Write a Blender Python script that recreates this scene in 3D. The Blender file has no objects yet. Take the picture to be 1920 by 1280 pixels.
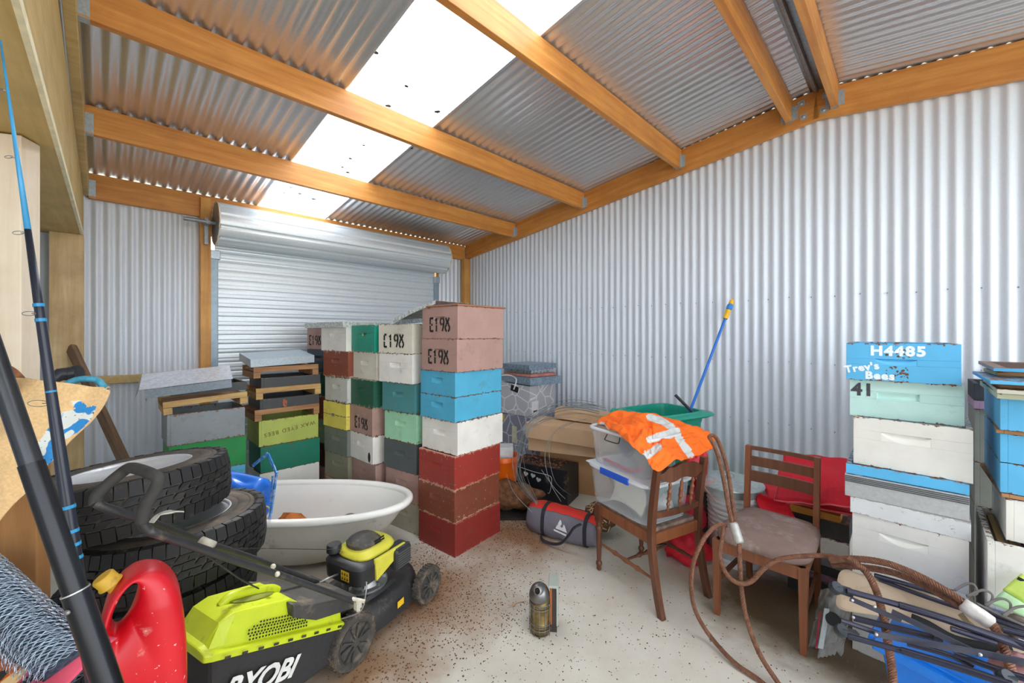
import bpy, bmesh, math, random
from mathutils import Vector, Matrix, noise
PI = math.pi
R = math.radians
rnd = random.Random(7)
scene = bpy.context.scene
COL = scene.collection

# ---------------------------------------------------------------- camera, sky, sun, exposure
H = 1.63            # eye height
FPX = 757.0         # focal length in pixels of the 1920 px frame
TH = R(45.4)        # the shed is turned this much from the view axis
cam_d = bpy.data.cameras.new('camera')
cam_d.sensor_width = 36.0
cam_d.lens = FPX / 1920 * 36.0
cam_d.shift_y = -15 / 1920
cam_d.clip_start = 0.05
cam = bpy.data.objects.new('camera', cam_d)
COL.objects.link(cam)
cam.location = (0, 0, H)
cam.rotation_euler = (PI / 2, 0, 0)
scene.camera = cam

world = bpy.data.worlds.new('overcast_sky')
scene.world = world
world.use_nodes = True
wn = world.node_tree.nodes
bg = wn['Background']
bg.inputs[0].default_value = (0.86, 0.93, 1.0, 1)
bg.inputs[1].default_value = 1.2

sun_d = bpy.data.lights.new('sun', 'SUN')
sun_d.energy = 4.5
sun_d.angle = R(6)
sun_d.color = (1.0, 0.96, 0.9)
sun = bpy.data.objects.new('sun', sun_d)
COL.objects.link(sun)
sun.rotation_euler = Vector((-0.15, 0.55, 0.82)).to_track_quat('Z', 'Y').to_euler()

vs = scene.view_settings
vs.view_transform = 'Standard'
vs.look = 'None'
vs.exposure = 1.86
vs.gamma = 1
vs.use_curve_mapping = False
scene.display_settings.display_device = 'sRGB'

# ---------------------------------------------------------------- coordinates
CT, ST = math.cos(TH), math.sin(TH)
def rm(X, Y, z=0.0):
    """shed coordinates (X along the back wall, Y along the right wall) -> world"""
    return Vector((X * CT - Y * ST, X * ST + Y * CT, z))
ROOM_ROT = TH
def P(u, v, t):
    """the place t metres in front of the camera that the photo shows at pixel u, v"""
    return Vector(((u - 960) / FPX * t, t, H - (v - 625) / FPX * t))
def PZ(u, v, z):
    """the place at height z that the photo shows at pixel u, v"""
    return P(u, v, FPX * (H - z) / (v - 625))

# ---------------------------------------------------------------- mesh building
class MB:
    def __init__(s):
        s.v, s.f = [], []
    def add(s, vs_, fs_):
        b = len(s.v)
        s.v.extend([Vector(p) for p in vs_])
        s.f.extend([tuple(b + i for i in f) for f in fs_])
        return s
    def box(s, c, d, rot=0.0, M=None):
        c = Vector(c); hx, hy, hz = d[0] / 2, d[1] / 2, d[2] / 2
        vs_ = [Vector((x, y, z)) for z in (-hz, hz) for y in (-hy, hy) for x in (-hx, hx)]
        if M is None: M = Matrix.Rotation(rot, 3, 'Z')
        vs_ = [c + M @ v for v in vs_]
        return s.add(vs_, [(0, 2, 3, 1), (4, 5, 7, 6), (0, 1, 5, 4), (2, 6, 7, 3), (0, 4, 6, 2), (1, 3, 7, 5)])
    def span(s, a, b):
        a, b = Vector(a), Vector(b)
        return s.box((a + b) / 2, (abs(b.x - a.x), abs(b.y - a.y), abs(b.z - a.z)))
    def bar(s, a, b, w, h, up=(0, 0, 1)):
        """rectangular bar from a to b, w across, h along up"""
        a, b = Vector(a), Vector(b)
        x = (b - a); L = x.length; x.normalize()
        up = Vector(up); y = up.cross(x)
        if y.length < 1e-5: y = Vector((0, 1, 0)).cross(x)
        y.normalize(); z = x.cross(y)
        M = Matrix((x, y, z)).transposed()
        return s.box((a + b) / 2, (L, w, h), M=M)
    def tube(s, pts, r, n=10, closed=False, cap=True, flat=None):
        pts = [Vector(p) for p in pts]; N = len(pts)
        if not hasattr(r, '__len__'): r = [r] * N
        T = []
        for i in range(N):
            if closed: t = pts[(i + 1) % N] - pts[i - 1]
            else: t = pts[min(i + 1, N - 1)] - pts[max(i - 1, 0)]
            if t.length < 1e-9: t = Vector((0, 0, 1))
            T.append(t.normalized())
        ref = Vector((0, 0, 1)) if abs(T[0].z) < 0.9 else Vector((1, 0, 0))
        nrm = (ref - T[0] * ref.dot(T[0])).normalized()
        vs_, fs_ = [], []
        for i in range(N):
            nrm = nrm - T[i] * nrm.dot(T[i])
            if nrm.length < 1e-6: nrm = Vector((1, 0, 0)).cross(T[i])
            nrm.normalize(); bn = T[i].cross(nrm)
            for k in range(n):
                a = 2 * PI * k / n
                ca, sa = math.cos(a), math.sin(a)
                if flat: ca *= flat
                vs_.append(pts[i] + (nrm * ca + bn * sa) * r[i])
        M_ = N if closed else N - 1
        for i in range(M_):
            for k in range(n):
                a, b = i * n + k, i * n + (k + 1) % n
                c, d = ((i + 1) % N) * n + (k + 1) % n, ((i + 1) % N) * n + k
                fs_.append((a, b, c, d))
        if cap and not closed:
            fs_.append(tuple(range(n - 1, -1, -1))); fs_.append(tuple((N - 1) * n + k for k in range(n)))
        return s.add(vs_, fs_)
    def lathe(s, prof, n=32, c=(0, 0, 0), M=None, closed=False, a0=0.0, a1=2 * PI):
        c = Vector(c); full = abs(a1 - a0 - 2 * PI) < 1e-6
        m = n if full else n + 1
        vs_ = []
        for (r, z) in prof:
            for k in range(m):
                a = a0 + (a1 - a0) * k / n
                v = Vector((r * math.cos(a), r * math.sin(a), z))
                if M is not None: v = M @ v
                vs_.append(c + v)
        fs_ = []; Np = len(prof)
        for i in range(Np if closed else Np - 1):
            j = (i + 1) % Np
            for k in range(n):
                k2 = (k + 1) % m
                fs_.append((i * m + k, i * m + k2, j * m + k2, j * m + k))
        if not closed and full:
            if prof[0][0] > 1e-6: fs_.append(tuple(range(m - 1, -1, -1)))
            if prof[-1][0] > 1e-6: fs_.append(tuple((Np - 1) * m + k for k in range(m)))
        return s.add(vs_, fs_)
    def grid(s, fn, nu, nv, closeu=False):
        vs_ = [fn(i / nu, j / nv) for j in range(nv + 1) for i in range(nu + (0 if closeu else 1))]
        m = nu if closeu else nu + 1
        fs_ = []
        for j in range(nv):
            for i in range(nu):
                i2 = (i + 1) % m
                fs_.append((j * m + i, j * m + i2, (j + 1) * m + i2, (j + 1) * m + i))
        return s.add(vs_, fs_)
    def prism(s, poly, d0, d1, M=None, c=(0, 0, 0)):
        """poly in local xy, extruded along local z from d0 to d1"""
        n = len(poly); c = Vector(c)
        vs_ = [Vector((x, y, d0)) for x, y in poly] + [Vector((x, y, d1)) for x, y in poly]
        if M is not None: vs_ = [M @ v for v in vs_]
        vs_ = [c + v for v in vs_]
        fs_ = [tuple(range(n - 1, -1, -1)), tuple(range(n, 2 * n))] + [(i, (i + 1) % n, n + (i + 1) % n, n + i) for i in range(n)]
        return s.add(vs_, fs_)
    def ball(s, c, r, n=12, m=8, M=None):
        if not hasattr(r, '__len__'): r = (r, r, r)
        c = Vector(c)
        def fn(a, b):
            th, ph = a * 2 * PI, (b - 0.5) * PI * 0.999
            v = Vector((r[0] * math.cos(ph) * math.cos(th), r[1] * math.cos(ph) * math.sin(th), r[2] * math.sin(ph)))
            if M is not None: v = M @ v
            return c + v
        return s.grid(fn, n, m, closeu=True)
    def ribbon(s, pts, w, nrm, th=0.002):
        """flat strip through pts, w wide, facing nrm, th thick"""
        pts = [Vector(p) for p in pts]; N = len(pts); vs_ = []
        for i in range(N):
            nn = Vector(nrm[i] if hasattr(nrm, '__len__') and not isinstance(nrm, Vector) and hasattr(nrm[0], '__len__') else nrm).normalized()
            t = (pts[min(i + 1, N - 1)] - pts[max(i - 1, 0)]).normalized()
            sd = nn.cross(t)
            if sd.length < 1e-6: sd = Vector((1, 0, 0))
            sd.normalize()
            ww = w[i] if hasattr(w, '__len__') else w
            for a, b in ((-1, 0), (1, 0), (1, 1), (-1, 1)):
                vs_.append(pts[i] + sd * a * ww / 2 + nn * b * th)
        fs_ = []
        for i in range(N - 1):
            for k in range(4):
                fs_.append((i * 4 + k, i * 4 + (k + 1) % 4, i * 4 + 4 + (k + 1) % 4, i * 4 + 4 + k))
        fs_ += [(3, 2, 1, 0), ((N - 1) * 4, (N - 1) * 4 + 1, (N - 1) * 4 + 2, (N - 1) * 4 + 3)]
        return s.add(vs_, fs_)

def smooth_path(pts, k=8, closed=False):
    pts = [Vector(p) for p in pts]; N = len(pts); out = []
    for i in range(N if closed else N - 1):
        if closed: p0, p1, p2, p3 = pts[i - 1], pts[i], pts[(i + 1) % N], pts[(i + 2) % N]
        else: p0, p1, p2, p3 = pts[max(i - 1, 0)], pts[i], pts[i + 1], pts[min(i + 2, N - 1)]
        for j in range(k):
            t = j / k
            out.append(0.5 * ((2 * p1) + (p2 - p0) * t + (2 * p0 - 5 * p1 + 4 * p2 - p3) * t * t + (3 * p1 - p0 - 3 * p2 + p3) * t ** 3))
    if not closed: out.append(pts[-1])
    return out

MW = {}     # world matrix of every empty made here
def link(name, mb, mat, parent=None, smooth=False, bev=0.0, world=False, solid=0.0, sub=0):
    me = bpy.data.meshes.new(name)
    vs_ = mb.v
    if world and parent is not None:
        inv = MW[parent.name].inverted()
        vs_ = [inv @ v for v in vs_]
    me.from_pydata([tuple(v) for v in vs_], [], mb.f)
    me.materials.append(mat)
    if smooth:
        me.polygons.foreach_set('use_smooth', [True] * len(me.polygons))
    bm = bmesh.new(); bm.from_mesh(me); bmesh.ops.recalc_face_normals(bm, faces=bm.faces[:]); bm.to_mesh(me); bm.free()
    if smooth and smooth != 'all':
        me.set_sharp_from_angle(angle=R(45))
    o = bpy.data.objects.new(name, me)
    COL.objects.link(o)
    if parent is not None:
        o.parent = parent
        MW[o.name] = MW[parent.name]
    else:
        MW[o.name] = Matrix.Identity(4)
    if solid:
        m = o.modifiers.new('solid', 'SOLIDIFY'); m.thickness = solid; m.offset = 0
    if sub:
        m = o.modifiers.new('sub', 'SUBSURF'); m.levels = sub; m.render_levels = sub
    if bev:
        m = o.modifiers.new('bevel', 'BEVEL'); m.width = bev; m.segments = 2; m.limit_method = 'ANGLE'; m.angle_limit = R(50)
    return o
def part(name, mb, mat, parent, label=None, **k):
    o = link(name, mb, mat, parent, **k)
    if label: o['label'] = label
    return o
def tag(o, label, cat, group=None, kind=None):
    o['label'] = label; o['category'] = cat
    if group: o['group'] = group
    if kind: o['kind'] = kind
    return o
def thing(name, label, cat, loc=(0, 0, 0), rotz=0.0, group=None, M=None, kind=None):
    o = bpy.data.objects.new(name, None)
    COL.objects.link(o)
    if M is None: M = Matrix.Translation(Vector(loc)) @ Matrix.Rotation(rotz, 4, 'Z')
    o.matrix_basis = M
    MW[o.name] = M.copy()
    o.empty_display_size = 0.05
    return tag(o, label, cat, group, kind)
def solo(name, mb, mat, label, cat, group=None, kind=None, loc=None, **k):
    """a thing that is one mesh; origin moved to its base"""
    if loc is None:
        n = len(mb.v); c = sum(mb.v, Vector()) / n; c.z = min(v.z for v in mb.v)
    else: c = Vector(loc)
    mb.v = [v - c for v in mb.v]
    o = link(name, mb, mat, None, **k)
    o.location = c
    MW[o.name] = Matrix.Translation(c)
    return tag(o, label, cat, group, kind)
def struct(name, mb, mat, parent=None, **k):
    o = link(name, mb, mat, parent, **k)
    if parent is None: o['kind'] = 'structure'
    return o
def dup_tree(o, M, label, group=None):
    r = o.copy(); COL.objects.link(r); r.matrix_basis = M; r['label'] = label; MW[r.name] = M.copy()
    if group: r['group'] = group
    for ch in [c for c in bpy.data.objects if c.parent == o]:
        c = ch.copy(); COL.objects.link(c); c.parent = r
        for g in [x for x in bpy.data.objects if x.parent == ch]:
            d = g.copy(); COL.objects.link(d); d.parent = c
    return r
def paint_by_view(o, mats, fn, M=None):
    """give faces another material of the same cloth where fn(u, v) says so (a print or a sewn band)"""
    me = o.data
    for m_ in mats: me.materials.append(m_)
    M = M or MW[o.name]
    for p in me.polygons:
        c = M @ p.center
        k = fn(960 + FPX * c.x / c.y, 625 - FPX * (c.z - H) / c.y)
        if k: p.material_index = k
def in_poly(u, v, poly):
    ins = False; n = len(poly)
    for i in range(n):
        (x1, y1), (x2, y2) = poly[i], poly[(i + 1) % n]
        if (y1 > v) != (y2 > v) and u < (x2 - x1) * (v - y1) / (y2 - y1) + x1: ins = not ins
    return ins
def near_line(u, v, pl, w):
    for (x1, y1), (x2, y2) in zip(pl, pl[1:]):
        d = (x2 - x1) ** 2 + (y2 - y1) ** 2; t = max(0, min(1, ((u - x1) * (x2 - x1) + (v - y1) * (y2 - y1)) / d))
        if (u - x1 - t * (x2 - x1)) ** 2 + (v - y1 - t * (y2 - y1)) ** 2 < w * w: return True
    return False
def text_mb(body, size, th=0.0008, shear=0.0, bold=0.0, spacing=1.0):
    cu = bpy.data.curves.new('tmp', 'FONT')
    cu.body = body; cu.size = size; cu.shear = shear; cu.offset = bold; cu.space_character = spacing
    cu.resolution_u = 3; cu.extrude = th / 2; cu.align_x = 'CENTER'; cu.align_y = 'CENTER'
    o = bpy.data.objects.new('tmp', cu); COL.objects.link(o)
    dg = bpy.context.evaluated_depsgraph_get(); dg.update()
    me = bpy.data.meshes.new_from_object(o.evaluated_get(dg))
    mb = MB(); mb.v = [v.co.copy() for v in me.vertices]; mb.f = [tuple(p.vertices) for p in me.polygons]
    bpy.data.objects.remove(o); bpy.data.curves.remove(cu); bpy.data.meshes.remove(me)
    return mb
def xform(mb, M):
    mb.v = [M @ v for v in mb.v]; return mb
def frame(o, x, y):
    """matrix whose local x, y lie along the given directions, placed at o"""
    x = Vector(x).normalized(); y = Vector(y); y = (y - x * y.dot(x)).normalized(); z = x.cross(y)
    M = Matrix((x, y, z)).transposed().to_4x4(); M.translation = Vector(o)
    return M

# ---------------------------------------------------------------- materials
MATS = {}
def S(r, g, b):
    """sRGB 0-255 -> linear"""
    f = lambda c: (c / 255 / 12.92) if c / 255 <= 0.04045 else ((c / 255 + 0.055) / 1.055) ** 2.4
    return (f(r), f(g), f(b), 1)
def nodes(name):
    m = bpy.data.materials.new(name); m.use_nodes = True
    nt = m.node_tree; b = nt.nodes['Principled BSDF']
    MATS[name] = m
    return m, nt, b
def N(nt, t, **k):
    n = nt.nodes.new(t)
    for a, v in k.items():
        if a in n.inputs: n.inputs[a].default_value = v
        else: setattr(n, a, v)
    return n
def ramp(nt, fac, stops):
    r = nt.nodes.new('ShaderNodeValToRGB'); el = r.color_ramp.elements
    while len(el) < len(stops): el.new(0.5)
    for e, (p, c) in zip(el, stops):
        e.position = p; e.color = c if len(c) == 4 else (*c, 1)
    nt.links.new(fac, r.inputs[0]); return r.outputs[0]
def mix(nt, fac, a, b, mode='MIX'):
    n = nt.nodes.new('ShaderNodeMix'); n.data_type = 'RGBA'; n.blend_type = mode
    def put(i, v):
        if hasattr(v, 'is_linked') or hasattr(v, 'links'): nt.links.new(v, n.inputs[i])
        else: n.inputs[i].default_value = v
    put(0, fac); put(6, a); put(7, b)
    return n.outputs[2]
def coord(nt, scale=(1, 1, 1), kind='Object'):
    tc = nt.nodes.new('ShaderNodeTexCoord'); oi = nt.nodes.new('ShaderNodeObjectInfo')
    mp = nt.nodes.new('ShaderNodeMapping'); mp.inputs['Scale'].default_value = scale
    ml = nt.nodes.new('ShaderNodeMath'); ml.operation = 'MULTIPLY'; ml.inputs[1].default_value = 37.0
    nt.links.new(oi.outputs['Random'], ml.inputs[0])
    cb = nt.nodes.new('ShaderNodeCombineXYZ')
    for i in range(3): nt.links.new(ml.outputs[0], cb.inputs[i])
    nt.links.new(tc.outputs[kind], mp.inputs['Vector']); nt.links.new(cb.outputs[0], mp.inputs['Location'])
    return mp.outputs[0]
def noise_t(nt, vec, scale, detail=4, rough=0.55):
    n = nt.nodes.new('ShaderNodeTexNoise'); n.inputs['Scale'].default_value = scale
    n.inputs['Detail'].default_value = detail; n.inputs['Roughness'].default_value = rough
    nt.links.new(vec, n.inputs['Vector']); return n.outputs['Fac']
def bump(nt, b, h, strength=0.3, dist=0.002):
    n = nt.nodes.new('ShaderNodeBump'); n.inputs['Strength'].default_value = strength; n.inputs['Distance'].default_value = dist
    nt.links.new(h, n.inputs['Height']); nt.links.new(n.outputs[0], b.inputs['Normal'])
def K(c, k):
    return (c[0] * k, c[1] * k, c[2] * k, 1)
def plain(name, c, rough=0.5, metal=0.0, var=0.12, sc=18.0, bmp=0.0, dirt=None, dirtamt=0.4, spec=0.5):
    if name in MATS: return MATS[name]
    m, nt, b = nodes(name)
    v = coord(nt); f = noise_t(nt, v, sc)
    col = ramp(nt, f, [(0.3, K(c, 1 - var)), (0.7, K(c, 1 + var))])
    if dirt:
        f2 = noise_t(nt, v, sc * 0.6, 8, 0.7)
        col = mix(nt, ramp(nt, f2, [(0.62 - dirtamt * 0.3, (0, 0, 0)), (0.72, (1, 1, 1))]), col, dirt)
    nt.links.new(col, b.inputs['Base Color'])
    b.inputs['Roughness'].default_value = rough; b.inputs['Metallic'].default_value = metal
    b.inputs['Specular IOR Level'].default_value = spec
    if bmp: bump(nt, b, noise_t(nt, v, sc * 4), bmp)
    return m
def hive_paint(name, c, chip=0.25, wood=S(120, 78, 50), rough=0.5, dirty=0.25, dirtc=S(110, 92, 74), axis=2):
    """old gloss paint on timber: blotchy, chipped to wood along the edges and in specks"""
    if name in MATS: return MATS[name]
    m, nt, b = nodes(name)
    v = coord(nt); vs2 = coord(nt, (1, 1, 5))
    col = ramp(nt, noise_t(nt, v, 5), [(0.3, K(c, 0.9)), (0.7, K(c, 1.06))])
    d = noise_t(nt, v, 9, 9, 0.75)
    col = mix(nt, ramp(nt, d, [(0.60 - 0.2 * dirty, (0, 0, 0)), (0.95 - 0.25 * dirty, (0.75, 0.75, 0.75))]), col, dirtc)
    gen = nt.nodes.new('ShaderNodeTexCoord'); sp = nt.nodes.new('ShaderNodeSeparateXYZ')
    nt.links.new(gen.outputs['Generated'], sp.inputs[0])
    # distance from the upper and lower rim of the box, 0.5 at the rims
    a = N(nt, 'ShaderNodeMath', operation='SUBTRACT'); nt.links.new(sp.outputs[axis], a.inputs[0]); a.inputs[1].default_value = 0.5
    ab = N(nt, 'ShaderNodeMath', operation='ABSOLUTE'); nt.links.new(a.outputs[0], ab.inputs[0])
    pw = N(nt, 'ShaderNodeMath', operation='POWER'); nt.links.new(ab.outputs[0], pw.inputs[0]); pw.inputs[1].default_value = 9.0
    ml = N(nt, 'ShaderNodeMath', operation='MULTIPLY'); nt.links.new(pw.outputs[0], ml.inputs[0]); ml.inputs[1].default_value = 120.0
    ad = N(nt, 'ShaderNodeMath', operation='ADD'); nt.links.new(ml.outputs[0], ad.inputs[0])
    nz = noise_t(nt, v, 34, 6, 0.7); nt.links.new(nz, ad.inputs[1])
    col = mix(nt, ramp(nt, ad.outputs[0], [(0.75 - 0.22 * chip, (0, 0, 0)), (0.775 - 0.21 * chip, (1, 1, 1))]), col, wood)
    nt.links.new(col, b.inputs['Base Color'])
    b.inputs['Roughness'].default_value = rough
    bump(nt, b, noise_t(nt, vs2, 22, 5), 0.25, 0.0015)
    return m
def wood(name, c1, c2, axis='x', rough=0.6, sc=1.0, dark=None, knots=0.0):
    if name in MATS: return MATS[name]
    m, nt, b = nodes(name)
    s = {'x': (0.6, 9, 9), 'y': (9, 0.6, 9), 'z': (9, 9, 0.6)}[axis]
    v = coord(nt, tuple(k * sc for k in s)); v1 = coord(nt)
    f = noise_t(nt, v, 3.0, 8, 0.65)
    col = ramp(nt, f, [(0.28, c1), (0.72, c2)])
    f2 = noise_t(nt, v1, 3.0, 5, 0.6)
    col = mix(nt, ramp(nt, f2, [(0.45, (0, 0, 0)), (0.8, (0.5, 0.5, 0.5))]), col, dark or K(c1, 0.6))
    nt.links.new(col, b.inputs['Base Color'])
    b.inputs['Roughness'].default_value = rough
    bump(nt, b, f, 0.25, 0.002)
    return m
def galv(name, c=(0.70, 0.73, 0.76, 1), metal=0.75, rough=0.36, var=0.12, sc=60.0, dirt=0.15, dirtc=S(120, 100, 80)):
    if name in MATS: return MATS[name]
    m, nt, b = nodes(name)
    v = coord(nt)
    vo = nt.nodes.new('ShaderNodeTexVoronoi'); vo.inputs['Scale'].default_value = sc; nt.links.new(v, vo.inputs['Vector'])
    sp = nt.nodes.new('ShaderNodeSeparateXYZ'); nt.links.new(vo.outputs['Color'], sp.inputs[0])
    col = ramp(nt, sp.outputs[0], [(0, K(c, 1 - var)), (1, K(c, 1 + var))])
    d = noise_t(nt, v, 3.0, 10, 0.75)
    col = mix(nt, ramp(nt, d, [(0.66 - dirt * 0.2, (0, 0, 0)), (0.86, (0.8, 0.8, 0.8))]), col, dirtc)
    nt.links.new(col, b.inputs['Base Color'])
    b.inputs['Metallic'].default_value = metal; b.inputs['Roughness'].default_value = rough
    bump(nt, b, noise_t(nt, v, 5), 0.08, 0.004)
    return m
def glassy(name, c, alpha=0.35, rough=0.25):
    """translucent plastic"""
    if name in MATS: return MATS[name]
    m, nt, b = nodes(name)
    b.inputs['Base Color'].default_value = c; b.inputs['Roughness'].default_value = rough
    b.inputs['Alpha'].default_value = alpha
    return m

# ---------------------------------------------------------------- setting materials
m_wall = galv('corrugated_steel', (0.74, 0.79, 0.86, 1), metal=0.22, rough=0.5, var=0.02, sc=120, dirt=-0.3)
m_roof = galv('roof_steel', (0.70, 0.70, 0.71, 1), metal=0.75, rough=0.28, var=0.03, sc=120, dirt=-0.1)
m_door = galv('roller_door_steel', (0.74, 0.80, 0.84, 1), metal=0.4, rough=0.4, var=0.03, sc=90, dirt=0.05, dirtc=S(150, 120, 90))
m_galv = galv('galvanised', (0.46, 0.53, 0.58, 1), metal=0.6, rough=0.42, var=0.10, sc=90, dirt=0.1)
m_gdark = galv('dull_steel', (0.30, 0.32, 0.34, 1), metal=0.8, rough=0.45)
m_purlin = wood('orange_pine', S(192, 118, 48), S(226, 162, 84), 'x', 0.5, dark=S(160, 98, 46))
m_purlinz = wood('orange_pine_upright', S(200, 132, 56), S(226, 172, 92), 'z', 0.5, dark=S(150, 98, 44))
m_green = wood('greenish_pine', S(190, 160, 100), S(222, 194, 138), 'y', 0.65, dark=S(128, 112, 70))
m_postz = wood('rough_post_timber', S(204, 168, 114), S(234, 208, 160), 'z', 0.75, dark=S(134, 98, 56))
m_pale = wood('pale_timber', S(224, 206, 180), S(240, 226, 206), 'z', 0.75, dark=S(196, 164, 130))
m_brownz = wood('brown_board', S(136, 92, 50), S(168, 120, 70), 'z', 0.75, dark=S(92, 60, 34))

# concrete floor
m, nt, b = nodes('concrete')
v = coord(nt)
c1 = ramp(nt, noise_t(nt, v, 1.6, 8, 0.65), [(0.3, S(196, 186, 170)), (0.72, S(224, 218, 206))])
c1 = mix(nt, ramp(nt, noise_t(nt, v, 0.9, 6, 0.7), [(0.55, (0, 0, 0)), (0.75, (0.55, 0.55, 0.55))]), c1, S(186, 150, 112))
c1 = mix(nt, ramp(nt, noise_t(nt, v, 45, 6, 0.7), [(0.60, (0, 0, 0)), (0.72, (0.45, 0.45, 0.45))]), c1, S(150, 130, 112))
# damp dark patch beside the padded chair
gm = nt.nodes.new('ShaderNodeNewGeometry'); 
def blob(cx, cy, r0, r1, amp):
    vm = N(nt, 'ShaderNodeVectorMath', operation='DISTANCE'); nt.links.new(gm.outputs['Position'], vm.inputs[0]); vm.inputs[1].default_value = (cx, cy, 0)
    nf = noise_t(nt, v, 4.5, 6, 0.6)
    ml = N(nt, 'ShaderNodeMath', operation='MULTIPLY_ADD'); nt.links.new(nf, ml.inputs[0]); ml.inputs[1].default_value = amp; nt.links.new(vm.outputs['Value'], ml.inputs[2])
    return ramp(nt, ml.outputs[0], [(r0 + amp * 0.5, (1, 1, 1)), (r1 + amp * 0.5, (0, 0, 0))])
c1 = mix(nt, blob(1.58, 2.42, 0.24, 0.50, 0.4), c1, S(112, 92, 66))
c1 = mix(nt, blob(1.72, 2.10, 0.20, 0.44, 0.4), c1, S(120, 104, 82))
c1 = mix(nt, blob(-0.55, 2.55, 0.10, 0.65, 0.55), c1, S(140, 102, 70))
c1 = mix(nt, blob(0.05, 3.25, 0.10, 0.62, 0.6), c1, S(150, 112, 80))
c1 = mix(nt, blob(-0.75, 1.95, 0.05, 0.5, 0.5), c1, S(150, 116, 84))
nt.links.new(c1, b.inputs['Base Color']); b.inputs['Roughness'].default_value = 0.7
bump(nt, b, noise_t(nt, v, 30, 8), 0.3, 0.002)
m_conc = m

# translucent roofing
m, nt, b = nodes('skylight_sheet')
out = nt.nodes['Material Output']; nt.nodes.remove(b)
tr = N(nt, 'ShaderNodeBsdfTranslucent', Color=(0.62, 0.68, 0.76, 1)); tp = N(nt, 'ShaderNodeBsdfTransparent', Color=(0.95, 0.97, 1.0, 1))
gl = N(nt, 'ShaderNodeBsdfGlossy', Color=(1, 1, 1, 1), Roughness=0.3)
mx = nt.nodes.new('ShaderNodeMixShader'); mx.inputs[0].default_value = 0.22
nt.links.new(tr.outputs[0], mx.inputs[1]); nt.links.new(tp.outputs[0], mx.inputs[2])
mx2 = nt.nodes.new('ShaderNodeMixShader'); mx2.inputs[0].default_value = 0.05
nt.links.new(mx.outputs[0], mx2.inputs[1]); nt.links.new(gl.outputs[0], mx2.inputs[2]); nt.links.new(mx2.outputs[0], out.inputs[0])
m_sky = m

# ---------------------------------------------------------------- setting
XR, YB = 4.08, 5.08           # right wall, back wall
RIDGE = 0.53
def roof_z(Y):
    return 3.015 + 0.13 * (YB - Y) if Y > RIDGE else 3.015 + 0.13 * (YB - RIDGE) - 0.13 * (RIDGE - Y)
def rafter_bot(Y):
    return 2.795 + 0.1235 * (YB - Y) if Y > RIDGE else 2.795 + 0.1235 * (YB - RIDGE) - 0.1235 * (RIDGE - Y)
PITCH, AMP = 0.0762, 0.0085
def corr(mb, fn, length, nv, amp=AMP, pitch=PITCH, seg=8, s0=0.0):
    """corrugated sheet: fn(s, w, a) -> point at s metres across the waves, w 0..1 along them, a out of the sheet"""
    nu = max(2, int(round(length / pitch * seg)))
    return mb.grid(lambda i, j: fn(i * length, j, amp * math.cos(2 * PI * (i * length + s0) / pitch)), nu, nv)

mb = MB(); mb.span((-14, -14, -0.1), (14, 14, -0.0))
gr = struct('ground_outside', MB().span((-30, -30, -0.16), (30, 30, -0.11)), plain('gravel', S(150, 146, 134), 0.9, sc=3))
fl = MB(); c0, c1_ = Vector((-4.3, -4.0, 0)), Vector((XR + 0.1, YB + 0.15, 0))
fl.prism([tuple(rm(x, y).xy) for x, y in ((c0.x, c0.y), (c1_.x, c0.y), (c1_.x, c1_.y), (c0.x, c1_.y))], -0.1, 0.0)
floor = struct('floor', fl, m_conc)

# right wall (gable end)
mb = MB(); L = 8.0
corr(mb, lambda s, w, a: rm(XR + 0.012 + a, YB + 0.05 - s, w * (roof_z(YB + 0.05 - s) + 0.012)), L, 1, s0=0.02)
wr = struct('wall_right', mb, m_wall, smooth='all')
sc_ = MB()
k = 0
for z0 in (0.85, 1.385, 1.93, 2.45):
    for i in range(2, 104):
        if i % 2: continue
        Y = YB + 0.05 + 0.02 - i * PITCH
        if z0 > 2.1 or Y < -1.6: continue
        zz = z0 + 0.006 * math.sin(i)
        sc_.ball(rm(XR + 0.002, Y, zz), (0.005, 0.005, 0.006), 6, 4)
o = part('screw_tips', sc_, m_gdark, wr, 'small dark screw tips in two level rows'); o['kind'] = 'stuff'

# back wall, opening for the roller door from DL to DR
DL, DR, DTOP = 0.79, 3.46, 2.60
mb = MB()
def back_panel(x0, x1, z0, z1, nm=None):
    corr(mb, lambda s, w, a: rm(x0 + s, YB + 0.012 + a, z0 + w * (z1 - z0)), x1 - x0, 1, s0=x0)
back_panel(-4.3, DL - 0.02, 0, 3.013); back_panel(DR + 0.02, XR + 0.02, 0, 3.013); back_panel(DL - 0.02, DR + 0.02, 2.62, 3.013)
wb = struct('wall_back', mb, m_wall, smooth='all')
# left wall beyond the post
mb = MB()
corr(mb, lambda s, w, a: rm(-0.50 + a, 3.0 + s, w * 2.5), 2.1, 1)
struct('wall_partition', mb, m_wall, smooth='all')
mb = MB(); corr(mb, lambda s, w, a: rm(-4.28 + a, -3.4 + s, w * (roof_z(-3.4 + s) - 0.02)), 8.6, 1)  # unseen far wall, added to block sky light from the left
struct('wall_left_unseen', mb, m_wall, smooth='all')

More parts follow.
